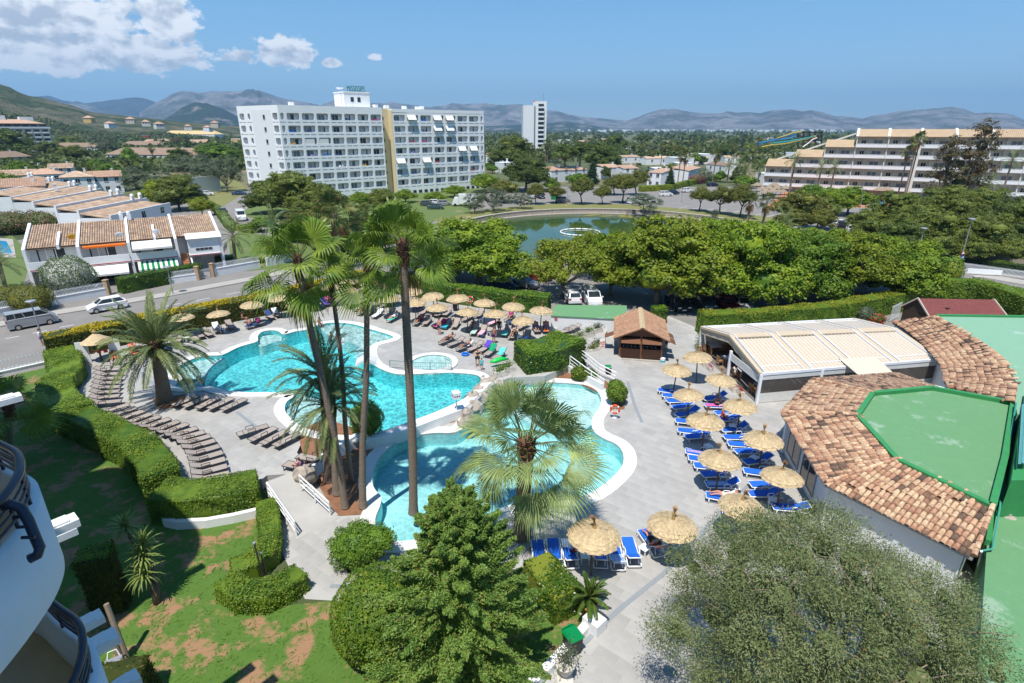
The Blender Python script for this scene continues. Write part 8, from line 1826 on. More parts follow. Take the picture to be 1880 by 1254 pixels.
# straw parasols
def parasol_proto(seed):
 rng=RN(seed);t=thing('straw_parasol','-','parasol');mb=MB().tube([(0,0,0),(0,0,2.3)],[.055,.045],8);mb.B('pole','wood_pole',t);cm=MB();n=52
 prof=[(.10,2.62),(.34,2.585),(.60,2.52),(.84,2.42),(1.02,2.30),(1.12,2.17)]
 for r in range(len(prof)-1):
  (r0,z0),(r1,z1)=prof[r],prof[r+1]
  for j in range(n):
   a0,a1=2*pi*j/n,2*pi*(j+1.05)/n;e=rng.u(.02,.10);zz=rng.u(-.012,.02);rr=r1+e;ze=z1-e*.45+zz;up=.016
   cm.add([(r0*cos(a0),r0*sin(a0),z0+up),(rr*cos(a0),rr*sin(a0),ze+up),(rr*cos(a1),rr*sin(a1),ze+up+rng.u(-.01,.01)),(r0*cos(a1),r0*sin(a1),z0+up)],[(0,1,2,3)])
 for j in range(420):
  a=rng.u(0,6.283);r0=rng.u(.15,.95);L=rng.u(.15,.4);zf=lambda r:float(np.interp(r,[p[0]for p in prof],[p[1]for p in prof]))+.028;r1=min(1.17,r0+L);w=rng.u(.004,.009);da=w/max(r0,.2);b=a+rng.u(-.06,.06)
  cm.add([(r0*cos(a-da),r0*sin(a-da),zf(r0)),(r1*cos(b-da*.5),r1*sin(b-da*.5),zf(min(r1,1.12))-max(0,r1-1.12)*.6),(r1*cos(b+da*.5),r1*sin(b+da*.5),zf(min(r1,1.12))-max(0,r1-1.12)*.6),(r0*cos(a+da),r0*sin(a+da),zf(r0))],[(0,1,2,3)])
 for j in range(150):
  a=rng.u(0,6.283);L=rng.u(.06,.16);w=.012;cm.add([(1.11*cos(a-w),1.11*sin(a-w),2.17),(1.11*cos(a+w),1.11*sin(a+w),2.17),((1.11+L*.5)*cos(a),(1.11+L*.5)*sin(a),2.17-L)],[(0,1,2)])
 cm.lathe([(1.08,2.16),(.8,2.36),(.4,2.50),(.04,2.55)],26);c=cm.B('canopy','straw',t);tf=MB();lean=rng.u(0,6.28);lx,ly=.10*cos(lean),.10*sin(lean);tf.tube([(0,0,2.56),(.0,0,2.76),(lx*.3,ly*.3,2.95)],[.13,.06,.055],8)
 for j in range(70):
  a=rng.u(0,6.28);s=rng.u(.06,.28);h=rng.u(.24,.5);w=Vc((cos(a+1.57),sin(a+1.57),0))*.010;b=Vc((lx*.3,ly*.3,2.92));m=b+Vc((cos(a)*s*.4+lx*.5,sin(a)*s*.4+ly*.5,h*.6));e=b+Vc((cos(a)*s+lx*1.2,sin(a)*s+ly*1.2,h*.9));tf.add([b-w,b+w,m+w,m-w],[(0,1,2,3)]);tf.add([m-w,m+w,e],[(0,1,2)])
 tf.B('tuft','straw_dark',c);mb=MB()
 for k in range(8):a=k*.785;mb.bar((.04*cos(a),.04*sin(a),2.46),(1.02*cos(a),1.02*sin(a),2.16),.025)
 mb.B('rib','wood_pole',t,kind='stuff');return t
PROT=[parasol_proto(s)for s in(1,2,3)];PP=[proto_of(p)for p in PROT];used=[False]*3
def parasol(p,k,label,group,s=1.0):
 i=k%3;rz=(k*1.7)%6.28
 if not used[i]:used[i]=True;o=PROT[i];o.location=p;o.rotation_euler=(0,0,rz);o.scale=(s,s,s);o['label']=label;o['group']=group
 else:o=dup(PP[i],p,rz,label,group,s)
 r=RN(k);o.rotation_euler=(r.u(-.06,.06),r.u(-.06,.06),rz);q=r.u(.93,1.06);o.scale=(q,q,q*r.u(.97,1.03))
G1='straw parasols over the blue loungers';G2='straw parasols on the upper terrace'
for k,(cu,cv,lab)in enumerate(((1241,674,'straw parasol nearest the kiosk, at the head of the left row'),(1284,654,'straw parasol standing beside the canopy corner and pink flowers'),(1269,718,'straw parasol over the top four blue loungers of the left row'),(1323,694,'straw parasol beside the red flower troughs'),(1363,740,'straw parasol over the woman in the straw hat'),(1296,774,'straw parasol third down over the left row of blue loungers'),(1405,802,'straw parasol nearest the restaurant corner, over the right row'),(1324,840,'straw parasol fourth down over the left row of blue loungers'),(1439,870,'straw parasol in front of the restaurant windows'),(1361,922,'straw parasol partly behind the olive foliage'),(1236,960,'lone straw parasol beside the man on the orange towel'),(1090,981,'straw parasol over the bottom row, dappled by palm shade'))):
 p=at(cu,cv,2.42);parasol(Vc((p.x,p.y,.03)),k,lab,G1)
UPC=[(401,571),(460,557),(512.6,544),(563,534),(608.6,524.3),(642,515),(640.5,530.6),(678,517.4),(674.5,539),(710,526.6),(713.8,546.3),(757,534.6),(761,554),(796,541),(803.7,561.5),(841.7,546.6),(857,569),(888,554),(909,576.5),(941.5,560.5),(962,584),(992,569),(334,580)]
names=['straw parasol before the yellow-topped hedge beside two grey loungers','straw parasol over the trio sitting on one lounger by the hedge','straw parasol above the orange lifebuoy by the yellow-topped hedge','straw parasol behind the leaning palm trunk','straw parasol over the pink and purple towels','straw parasol in the hedge corner, back row','straw parasol in the hedge corner, front row','straw parasol second in the back row behind the third palm','straw parasol behind the third palm trunk, front row','straw parasol third in the back row along the green hedge','straw parasol third in the front row left of the tallest palm','straw parasol in the back row right behind the tallest palm','straw parasol in the front row right behind the tallest palm','straw parasol first in the back row right of the tallest palm','straw parasol first in the front row right of the tallest palm','straw parasol above the brown bin by the green hedge','straw parasol over the man standing in dark trunks','straw parasol third in the back row right of the tallest palm','straw parasol over the pink-striped towel','straw parasol next to last in the back row by the green hedge','straw parasol last in the front row, above the grey loungers','straw parasol at the end of the green hedge, above the orange towel','straw parasol behind the crown of the left date palm']
for k,(cu,cv)in enumerate(UPC):p=at(cu,cv,ZU+2.40);parasol(Vc((p.x,p.y,ZU)),k+2,names[k],G2)
# loungers
def mesh_lounger(raised,name='sun_lounger'):
 """slim metal lounger with a woven seat; +x is the head end"""
 t=thing(name,'-','sun lounger');z=.33;hx=.32;a=radians(raised);L2=.68;e=Vc((hx+L2*cos(a),0,z+L2*sin(a)))
 mb=MB().box((-.32,0,z),(1.28,.58,.02));mb.B('seat','taupe_mesh',t);mb=MB().slab([(hx,-.29,z+.01),(e.x,-.29,e.z+.01),(e.x,.29,e.z+.01),(hx,.29,z+.01)],.02);mb.B('backrest','taupe_mesh',t)
 mb=MB()
 for y in(-.31,.31):mb.bar((-.97,y,z),(.62,y,z),.035,.045);mb.bar((hx,y,z),(e.x,y,e.z),.03,.035);mb.bar((hx+.05,y*.98,.62 if False else z+.22),(-.10,y*.98,z+.22),.04,.03);mb.bar((-.1,y*.98,z),(-.10,y*.98,z+.22),.03);mb.bar((hx+.05,y*.98,z),(hx+.05,y*.98,z+.22),.03)
 for x,zz in((-.97,z),(.62,z),(e.x,e.z)):mb.bar((x,-.31,zz),(x,.31,zz),.035)
 if raised>5:mb.bar((hx+L2*.6*cos(a),0,z+L2*.6*sin(a)),(hx+.42,0,z-.15),.03);
 mb.bar((-.85,-.3,.08),(-.85,.3,.08),.025);mb.bar((.5,-.3,.08),(.5,.3,.08),.025);mb.B('frame','dark_metal',t);lg=MB().bar((0,0,0),(0,0,z),.035);me=lg.mesh('leg','dark_metal')
 for x in(-.85,.5):
  for y in(-.30,.30):link('leg',me,t,(x,y,0))
 return t
def plastic_lounger(raised):
 t=thing('blue_lounger','-','sun lounger');z=.34;hx=.30;a=radians(raised);L2=.70;e=Vc((hx+L2*cos(a),0,z+L2*sin(a)))
 mb=MB().box((-.33,0,z),(1.28,.56,.022));mb.B('seat','blue_fabric',t);mb=MB().slab([(hx,-.28,z+.012),(e.x,-.28,e.z+.012),(e.x,.28,e.z+.012),(hx,.28,z+.012)],.025);mb.B('backrest','blue_fabric',t);mb=MB()
 for y in(-.33,.33):
  mb.tube([(-.98,y,z-.02),(-.5,y,z-.05),(.2,y,z-.05),(.55,y,z-.1),(.92,y,.16)],.032,6);mb.tube([(hx-.02,y*.92,z),(e.x,y*.92,e.z)],.026,6);mb.tube([(-.05,y*1.05,z+.02),(.0,y*1.06,z+.2),(.28,y*1.06,z+.22),(.42,y*1.05,z-.02)],.028,6)
 for x,zz in((-.98,z-.02),(.92,.16),(e.x,e.z)):mb.tube([(x,-.33,zz),(x,.33,zz)],.03,6)
 for f in(.35,.7):mb.tube([(hx+L2*f*cos(a),-.28,z+L2*f*sin(a)-.02),(hx+L2*f*cos(a),.28,z+L2*f*sin(a)-.02)],.018,5)
 if raised>5:
  for y in(-.2,.2):mb.tube([(hx+L2*.65*cos(a),y,z+L2*.65*sin(a)),(hx+.5,y,.2)],.02,5)
 mb.B('frame','white_plastic',t,True);lg=MB().tube([(0,0,0),(0,0,z-.04)],[.04,.032],6);me=lg.mesh('leg','white_plastic',True)
 for x in(-.82,.62):
  for y in(-.33,.33):link('leg',me,t,(x,y,0))
 return t
LP={}
def lounger(kind,raised,p,rz,label,group):
 k=(kind,raised)
 if k not in LP:
  t=mesh_lounger(raised)if kind=='mesh' else plastic_lounger(raised);LP[k]=proto_of(t);t.location=p;t.rotation_euler=(0,0,rz);t['label']=label;t['group']=group;return t
 return dup(LP[k],p,rz,label,group)
def by_px(foot,head,z):
 a,b=at(*foot,z+.34),at(*head,z+.34);d=b-a;m=(a+b)/2;return Vc((m.x,m.y,z)),atan2(d.y,d.x)
def towel(p,rz,m,label,name='towel',part='all',raised=32,kind=None,w=.56):
 """a towel lying over a lounger, following seat and back"""
 mb=MB();z=.36;hx=.32;a=radians(raised);q=[]
 if part in('all','seat'):q+=[Vc((-.93,0,z-.06)),Vc((-.9,0,z+.005)),Vc((hx,0,z+.012))]
 if part=='back':q+=[Vc((hx-.25,0,z+.008)),Vc((hx,0,z+.012))]
 if part=='foot':q+=[Vc((-1.0,0,z-.12)),Vc((-.95,0,z+.012)),Vc((-.3,0,z+.012))]
 if part in('all','back'):q+=[Vc((hx+.68*cos(a),0,z+.68*sin(a)+.014)),Vc((hx+.71*cos(a),0,z+.66*sin(a)-.1))]
 if not isinstance(m,(list,tuple)):mb2=[m]
 else:mb2=list(m)
 n=9 if len(mb2)>1 else 1
 for i in range(len(q)-1):
  for j in range(n):mb.cur=j%len(mb2);y0,y1=-w/2+w*j/n,-w/2+w*(j+1)/n;mb.add([q[i]+Vc((0,y0,0)),q[i+1]+Vc((0,y0,0)),q[i+1]+Vc((0,y1,0)),q[i]+Vc((0,y1,0))],[(0,1,2,3)])
 tag(mb.B(name,mb2,None,loc=p,rz=rz),label,'towel')
zt=ZU+.006
L_ends=[(825,135),(832,165),(835,195),(835,225),(832,255),(828,285),(826,315),(832,350),(858,380),(897,405),(942,430),(1000,448),(1060,465),(1128,480),(1192,497),(1252,514),(1312,542),(1366,567),(1412,592),(1447,622),(1477,660),(1505,700),(1523,745),(1538,792),(1552,842)]
H_ends=[(630,145),(632,177),(627,207),(614,237),(605,267),(596,302),(590,340),(604,374),(680,432),(742,458),(800,478),(850,505),(905,525),(968,538),(1030,560),(1088,580),(1140,596),(1182,618),(1212,648),(1240,682),(1262,722),(1276,768),(1286,812),(1292,858),(1300,898)]
for k in range(25):
 f,h=L_ends[k],H_ends[k];p,rz=by_px((f[0]/3.6875,640+f[1]/3.6875),(h[0]/3.6875,640+h[1]/3.6875),zt);lounger('mesh',24,p,rz,'%s brown lounger from the bin in the curving rank along the hedge'%ORD[k],'brown loungers ranked along the curving hedge')
for k,(f,h)in enumerate((((1330,320),(1185,378)),((1405,325),(1258,386)),((1480,328),(1340,398)),((1570,335),(1420,402)),((1655,342),(1512,408)))):
 p,rz=by_px((f[0]/3.6875,640+f[1]/3.6875),(h[0]/3.6875,640+h[1]/3.6875),zt);lounger('mesh',0,p,rz,'%s of five flat loungers, counted from the left date palm'%ORD[k],'five flat loungers beside the date palm')
for k,(f,h)in enumerate((((488,782),(440,796)),((505,785),(461,807)),((524,791),(483,813)),((549,795),(506,817)))):p,rz=by_px(f,h,zt);lounger('mesh',0,p,rz,'%s of four flat loungers on the open paving, from the left'%ORD[k],'four flat loungers on the open paving')
for f,h,lab in(((545,836),(598,846),'lounger with a girl in pink sitting on it near the palms'),((522,850),(574,861),'empty lounger in front of the girl in pink')):p,rz=by_px(f,h,zt);lounger('mesh',24,p,rz,lab,'loungers at the palm bed');P_G=p if 'girl' in lab else P_G
def z7(u,v):return(740+u/4.325,470+v/4.325)
def z8(u,v):return(540+u/5.973,470+v/5.973)
def z6(u,v):return(360+u/4.325,470+v/4.325)
def z5(u,v):return(u/3.8,370+v/3.8)
GU='grey-brown loungers on the upper terrace'
front=[((285,690),(415,640),32,'lounger with a man lying face down, leftmost of the front row by the whirlpool',None),((350,710),(495,660),32,'empty lounger right of the man lying face down',None),((415,745),(565,690),32,'lounger with a man in dark trunks lying on it in the front row','towel_white'),((505,752),(645,692),32,'empty lounger left of the violet towel',None),((600,757),(702,700),40,'lounger hung with a violet towel',('towel_violet','back')),((635,800),(748,715),45,'lounger hung with a dark green towel',('towel_green','back')),((690,832),(828,745),40,'lounger covered by a turquoise towel, right end of the front row',('towel_turq','back')),((70,552),(170,482),32,'lounger with a pink towel and a blonde sunbather by the tall palm',('towel_pink','back')),((148,558),(230,478),40,'empty lounger right of the pink towel',None),((255,558),(335,520),24,'lounger with a crimson towel behind the standing man',('towel_pink','all')),((310,575),(392,508),32,'lounger with a bright blue towel at its foot',('towel_cyan','foot')),((380,592),(455,492),40,'empty lounger right of the bright blue towel',None),((490,600),(615,530),32,'lounger with a woman sitting up under the parasol',None),((535,638),(600,548),40,'lounger with a green-striped towel',(('towel_green','towel_white'),'seat')),((595,638),(665,562),40,'lounger with a pink-striped towel at the feet of two men',(('towel_pink','towel_white'),'seat')),((775,652),(862,556),40,'lounger with a teal towel left of the woman in black',('towel_turq','seat')),((835,668),(915,582),40,'lounger with a woman in black sunbathing',None),((945,682),(1015,585),40,'lounger with a pale blue towel hung over its foot',('towel_sky','foot')),((1075,612),(1040,540),40,'lounger with a sunbather beside the orange towel',None),((1138,614),(1132,535),40,'lounger with an orange towel at the end of the hedge',('towel_orange','all')),((910,572),(990,535),24,'empty lounger behind the last front parasol',None),((132,458),(205,422),24,'lounger right of the purple towel, third row',None),((188,468),(272,432),24,'second lounger of the third row',None),((252,478),(335,430),32,'lounger with a white cloth in the third row',('towel_white','back')),((312,478),(388,418),40,'lounger in the third row left of the brown bin',None),((385,498),(482,460),24,'lounger with a lime towel beside the brown bin',None),((472,508),(552,468),24,'lounger right of the lime towel',None),((572,492),(645,425),40,'lounger with a raised dark back against the green hedge',None),((682,540),(765,500),24,'lounger with a red-striped towel in the third row',(('towel_pink','towel_white'),'seat')),((812,512),(892,465),32,'lounger under the person in magenta by the hedge',None),((1210,612),(1400,570),24,'lounger folded beside the planters, nearer one',None),((1270,590),(1420,556),24,'lounger beside the planters, farther one',None)]
for f,h,ra,lab,tw in front:
 p,rz=by_px(z7(*f),z7(*h),zt);lounger('mesh',ra,p,rz,lab,GU)
 if tw:
  m,part=(tw,'back')if isinstance(tw,str)else tw;towel(p,rz,list(m)if isinstance(m,tuple)else m,'towel on '+lab,part=part,raised=ra)
left=[((545,557),(705,482),32,'first lounger from the left in the front group left of the tallest palm',None),((600,577),(775,482),32,'second lounger of the front group left of the tallest palm',None),((650,597),(782,522),32,'third lounger of the front group left of the tallest palm',None),((690,642),(805,562),32,'lounger with a sunbather left of the third palm trunk',None),((765,652),(925,552),32,'lounger right behind the third palm trunk',None),((840,682),(985,592),32,'lounger covered by a white towel right of the third palm trunk',('towel_white','all')),((970,687),(1135,582),40,'lounger with a dark raised back right of the white towel',None),((1020,712),(1155,642),32,'lounger with a turquoise towel beside the tallest palm',('towel_turq','seat')),((560,452),(508,395),40,'lounger in the second group near the turquoise sunbather, left',None),((645,447),(573,397),32,'lounger in the second group near the turquoise sunbather, right',None),((725,372),(745,332),40,'lounger standing by the hedge corner',None),((880,527),(992,492),16,'left lounger of the flat pair under the parasol',None),((955,547),(1065,492),16,'right lounger of the flat pair under the parasol',None),((1055,522),(1142,482),24,'lounger behind the flat pair',None),((850,462),(948,402),40,'lounger with a dark raised back in the second row',None),((345,588),(190,492),32,'lounger with a royal blue towel by the hedge corner',('towel_blue','all')),((410,552),(270,472),32,'lounger with a purple towel by the hedge corner',('towel_violet','all')),((470,522),(325,457),32,'lounger with a hot pink towel by the hedge corner',('towel_hot','all')),((570,482),(462,412),40,'lounger with a blue towel under the turquoise sunbather',('towel_cyan','seat')),((85,628),(5,525),40,'lounger left of the leaning palm trunk',None),((200,602),(135,505),40,'lounger right behind the leaning palm trunk',None),((1295,592),(1450,532),32,'lounger with a purple towel right of the tallest palm',('towel_violet','all'))]
for f,h,ra,lab,tw in left:
 p,rz=by_px(z8(*f),z8(*h),zt);lounger('mesh',ra,p,rz,lab,GU)
 if tw:towel(p,rz,tw[0],'towel on '+lab,part=tw[1],raised=ra)
hed=[(z6(60,655),z6(-10,590),24,'lounger behind the left date palm fronds, right one',None),(z6(130,632),z6(45,588),32,'lounger left of the white-towelled lounger by the hedge',None),(z6(195,622),z6(135,535),45,'lounger draped with a grey-white towel by the yellow-topped hedge',('towel_white','back')),(z6(322,592),z6(225,512),40,'empty dark-backed lounger right of the draped one',None),(z6(400,560),z6(535,525),8,'lounger on which the trio sits',('towel_navy','seat')),(z6(632,512),z6(535,437),40,'lounger with a navy towel right of the trio',('towel_navy','back')),(z6(692,492),z6(590,422),40,'lounger with a white towel over its back left of the lifebuoy',('towel_white','back')),(z6(842,445),z6(785,378),40,'lounger right of the lifebuoy',None),(z5(800,1150),z5(795,1050),40,'lounger with a yellow towel beside the straw hut',('towel_yellow','back')),(z5(945,1085),z5(915,1000),40,'lounger covered by a coral towel',('towel_coral','all')),(z5(1040,1065),z5(990,985),40,'lounger with a turquoise towel left of the date palm trunk',('towel_cyan','seat')),(z5(1170,1030),z5(1125,975),40,'lounger with a blue towel right of the date palm trunk',('towel_blue','seat')),(z5(1222,988),z5(1275,930),32,'grey lounger behind the date palm fronds',None),(z5(1370,965),z5(1335,930),24,'lounger in the row behind the date palm fronds',None)]
for f,h,ra,lab,tw in hed:
 p,rz=by_px(f,h,zt);lounger('mesh',ra,p,rz,lab,GU)
 if tw:towel(p,rz,tw[0],'towel on '+lab,part=tw[1],raised=ra)
def zr_(u,v):return(1180+u/4.478,680+v/4.478)
BL=[((160,158),(300,178)),((182,200),(350,215)),((205,247),(388,237)),((240,303),(432,272)),((262,368),(470,330)),((290,408),(480,425)),((315,487),(500,505)),((345,543),(572,522)),((390,662),(575,690)),((417,716),(600,738)),((450,777),(660,792)),((482,852),(738,832)),((527,932),(790,935)),((550,1022),(790,1060))]
for k,(f,h)in enumerate(BL):p,rz=by_px(zr_(*f),zr_(*h),.033);lounger('blue',(12,12,24,38,34,12,12,38,12,12,20,38,32,20)[k],p,rz,'%s blue lounger from the kiosk in the left row'%ORD[k],'blue loungers on the lower terrace')
BR_=[((490,232),(695,212)),((512,283),(730,290)),((590,348),(805,335)),((600,402),(785,385)),((635,487),(872,465)),((680,543),(890,545)),((717,598),(935,610)),((750,663),(1005,650)),((815,752),(1075,718)),((862,822),(1080,850)),((895,932),(1140,930)),((885,1007),(1135,1005)),((1062,1112),(1370,1130)),((720,1162),(900,1190))]
for k,(f,h)in enumerate(BR_):p,rz=by_px(zr_(*f),zr_(*h),.033);lounger('blue',(34,20,20,20,34,12,12,20,34,12,12,32,20,12)[k],p,rz,('%s blue lounger from the red flower troughs in the right row'%ORD[k])if k<12 else('blue lounger seen through the olive foliage by the restaurant' if k==12 else 'blue lounger under the parasol behind the olive foliage'),'blue loungers on the lower terrace')
def zb(u,v):return(940+u/3.5425,900+v/3.5425)
for k,(f,h,lab)in enumerate((((165,322),(190,500),'blue lounger half behind the conifer, leftmost of the bottom row'),((265,308),(285,495),'second blue lounger of the bottom row, empty'),((350,318),(395,490),'blue lounger with a seated man beside the bottom parasol pole'),((560,330),(578,475),'blue lounger right of the bottom parasol pole'),((655,340),(692,488),'blue lounger with a pale towel in the bottom row'),((745,295),(805,490),'rightmost empty blue lounger of the bottom row'),((845,245),(975,425),'blue lounger with a man on an orange towel beside the lone parasol'))):
 p,rz=by_px(zb(*f),zb(*h),.033);lounger('blue',28 if k<6 else 38,p,rz,lab,'blue loungers on the lower terrace')
 if k==6:towel(p,rz,'towel_coral','orange-red towel under the man beside the lone parasol',part='back',raised=38);P_OR=(p,rz)
 if k==4:towel(p,rz,'towel_sky','pale towel on a blue lounger of the bottom row',part='back',raised=28)
 if k==2:P_MAN=(p,rz);towel(p,rz,'towel_white','white towel behind the seated man in the bottom row',part='foot',raised=28)
p,rz=by_px(zr_(527,932),zr_(790,935),.033);towel(p,rz,'towel_sky','pale blue towel on the next to last lounger of the left row',part='seat',raised=12,w=.4)
p,rz=by_px(zr_(390,662),zr_(575,690),.033);towel(p,rz,'towel_lilac','lilac towel on a blue lounger of the left row',part='seat',raised=12,w=.3)
p,rz=by_px(zr_(512,283),zr_(730,290),.033);towel(p,rz,'towel_hot','pink towel under the woman in the straw hat',part='all',raised=20,w=.4)
def side_table():
 t=thing('side_table','-','table');mb=MB().box((0,0,.42),(.46,.46,.04));mb.B('table_top','white_plastic',t);lg=MB().box((0,0,.2),(.05,.05,.4));me=lg.mesh('leg','white_plastic')
 for x in(-.19,.19):
  for y in(-.19,.19):link('leg',me,t,(x,y,0))
 return t
ST=None
for k,(u,v,z,lab)in enumerate(((*zb(475,425),.033,'white side table with a drink beside the bottom parasol pole'),(*zb(862,375),.033,'white side table with sandals beside the orange towel'),(*zr_(740,455),.033,'white side table under the parasol of the straw-hat woman'),(*zr_(920,715),.033,'white side table between the right-row loungers by the restaurant corner'),(*zr_(1070,1060),.033,'white side table near the restaurant windows'),(*zr_(540,620),.033,'white side table with a bag in the left row'),(*z7(628,500),zt,'white side table before the raised dark back by the hedge'),(*z7(848,522),zt,'white side table below the person in magenta'),(*z7(690,605),zt,'white side table beside the pink-striped towel'),(*z7(925,640),zt,'white side table left of the pale blue towel'),(*z6(205,580),zt,'white side table between the loungers by the yellow-topped hedge'),(*z8(180,560),zt,'white side table before the royal blue towel'),(*z5(870,1065),zt,'white side table left of the coral towel'),(*z5(1298,950),zt,'white side table behind the date palm fronds'),(*z7(225,440),zt,'white side table in the third row'))):
 p=at(u,v,z+.4);p=Vc((p.x,p.y,z))
 if ST is None:t0=side_table();ST=proto_of(t0);t0.location=p;tag(t0,lab,'table','white side tables')
 else:dup(ST,p,k*.7,lab,'white side tables')
 # people
POSE={'stand':dict(pel=(0,0,.95),bel=(.01,0,1.10),che=(.0,0,1.30),nec=(.0,0,1.47),chin=(.02,0,1.55),hea=(.015,0,1.64),hip=(0,.09,.91),kne=(.03,.10,.50),ank=(-.02,.11,.09),toe=(.15,.13,.035),sho=(0,.17,1.41),elb=(-.03,.25,1.13),wri=(.07,.25,.89)),'akimbo':dict(pel=(0,0,.93),bel=(.01,0,1.08),che=(.0,0,1.28),nec=(.0,0,1.45),chin=(.02,0,1.53),hea=(.015,0,1.62),hip=(0,.10,.90),kne=(.02,.12,.49),ank=(-.02,.13,.09),toe=(.15,.15,.035),sho=(0,.17,1.39),elb=(-.06,.38,1.18),wri=(.05,.19,1.03)),'lie':dict(pel=(.10,0,.49),bel=(.26,0,.53),che=(.42,0,.64),nec=(.57,0,.75),chin=(.63,0,.81),hea=(.70,0,.85),hip=(.05,.09,.47),kne=(-.36,.11,.60),ank=(-.76,.12,.43),toe=(-.80,.14,.56),sho=(.51,.18,.70),elb=(.34,.29,.53),wri=(.10,.23,.50)),'flat':dict(pel=(.05,0,.47),bel=(.20,0,.48),che=(.40,0,.50),nec=(.58,0,.54),chin=(.64,0,.57),hea=(.72,0,.58),hip=(0,.09,.46),kne=(-.42,.11,.46),ank=(-.84,.12,.44),toe=(-.98,.12,.40),sho=(.50,.18,.49),elb=(.62,.36,.46),wri=(.80,.16,.48)),'sit':dict(pel=(0,0,.47),bel=(-.01,0,.62),che=(.0,0,.82),nec=(.03,0,.98),chin=(.06,0,1.05),hea=(.07,0,1.13),hip=(.04,.10,.46),kne=(.43,.14,.50),ank=(.42,.14,.10),toe=(.58,.15,.04),sho=(.0,.17,.92),elb=(.10,.24,.68),wri=(.30,.18,.58)),'legs_up':dict(pel=(.05,0,.46),bel=(.07,0,.60),che=(.12,0,.79),nec=(.13,0,.94),chin=(.11,0,1.01),hea=(.10,0,1.09),hip=(.0,.09,.45),kne=(-.30,.13,.66),ank=(-.55,.13,.43),toe=(-.70,.14,.41),sho=(.12,.17,.89),elb=(.0,.24,.66),wri=(-.16,.17,.60)),}
RAD=dict(pel=.125,bel=.115,che=.135,nec=.055,chin=.080,hea=.098,hip=.10,kne=.062,ank=.042,toe=.032,sho=.062,elb=.044,wri=.032)
def body_mesh(pose):
 P=POSE[pose];vs=[];rad=[];ed=[];idx={}
 def v(n,p,r):idx[n]=len(vs);vs.append(p);rad.append(r)
 for n in('pel','bel','che','nec','chin','hea'):v(n,P[n],RAD[n])
 for a,b in zip(('pel','bel','che','nec','chin'),('bel','che','nec','chin','hea')):ed.append((idx[a],idx[b]))
 top=Vc(P['hea'])+(Vc(P['hea'])-Vc(P['chin'])).normalized()*.075;v('top',tuple(top),.07);ed.append((idx['hea'],idx['top']))
 for s in(1,-1):
  pr='pel'
  for n in('hip','kne','ank','toe'):k=n+str(s);x,y,z=P[n];v(k,(x,y*s,z),RAD[n]);ed.append((idx[pr],idx[k]));pr=k
  pr='che'
  for n in('sho','elb','wri'):k=n+str(s);x,y,z=P[n];v(k,(x,y*s,z),RAD[n]);ed.append((idx[pr],idx[k]));pr=k
 me=bpy.data.meshes.new('body');me.from_pydata(vs,ed,[]);o=bpy.data.objects.new('tmp',me);COL.objects.link(o);md=o.modifiers.new('s','SKIN');md.use_smooth_shade=True
 for i,r in enumerate(rad):sv=me.skin_vertices[0].data[i];sv.radius=(r,r);sv.use_root=(i==0)
 sb=o.modifiers.new('u','SUBSURF');sb.levels=1;sb.render_levels=1;bpy.context.view_layer.update();dg=bpy.context.evaluated_depsgraph_get();out=bpy.data.meshes.new_from_object(o.evaluated_get(dg));bpy.data.objects.remove(o)
 mb=MB()
 for s in(1,-1):
  e=Vc((P['elb'][0],P['elb'][1]*s,P['elb'][2]));w=Vc((P['wri'][0],P['wri'][1]*s,P['wri'][2]));d=(w-e).normalized();sd=d.orthogonal().normalized();mb.tube([w-d*.01,w+d*.05,w+d*.095],[.030,.042,.036],7)
  for k in range(4):f=(k-1.5)*.020;L=(.065,.078,.074,.058)[k];b=w+d*.09+sd*f;mb.tube([b,b+d*L*.5,b+d*L*.9+d.cross(sd)*.015],[.010,.009,.007],5)
  b=w+d*.03+sd*.038;mb.tube([b,b+(d+sd*.8).normalized()*.035,b+(d+sd*.4).normalized()*.065],[.012,.010,.008],5)
 up=(Vc(P['hea'])-Vc(P['chin'])).normalized();fw=Vc((0,1,0)).cross(up).normalized()
 if pose in('lie','legs_up'):fw=-fw if fw.x>0 and pose=='legs_up' else fw
 if pose=='lie' and fw.z<0:fw=-fw
 if pose=='flat' and fw.z>0:fw=-fw
 if pose in('stand','akimbo','sit')and fw.x<0:fw=-fw
 h=Vc(P['hea']);mb.tube([h+fw*.09+up*.01,h+fw*.125-up*.03,h+fw*.10-up*.04],[.012,.018,.012],5)
 for s in(1,-1):mb.ball(h+Vc((0,.098*s,0))-up*.01,(.02,.012,.03),6,4)
 bm=bmesh.new();bm.from_mesh(out);t2=bpy.data.meshes.new('t');t2.from_pydata(mb.v,[],mb.f);bm.from_mesh(t2);bm.to_mesh(out);bm.free();bpy.data.meshes.remove(t2);out.materials.clear();out.polygons.foreach_set('use_smooth',[True]*len(out.polygons));out.name='body';return out,h,up,fw
BODY={};CLO={}
def seg(P,names,rads,s=None):
 pts=[Vc((P[n][0],P[n][1]*(s or 0),P[n][2]))for n in names];return pts,rads
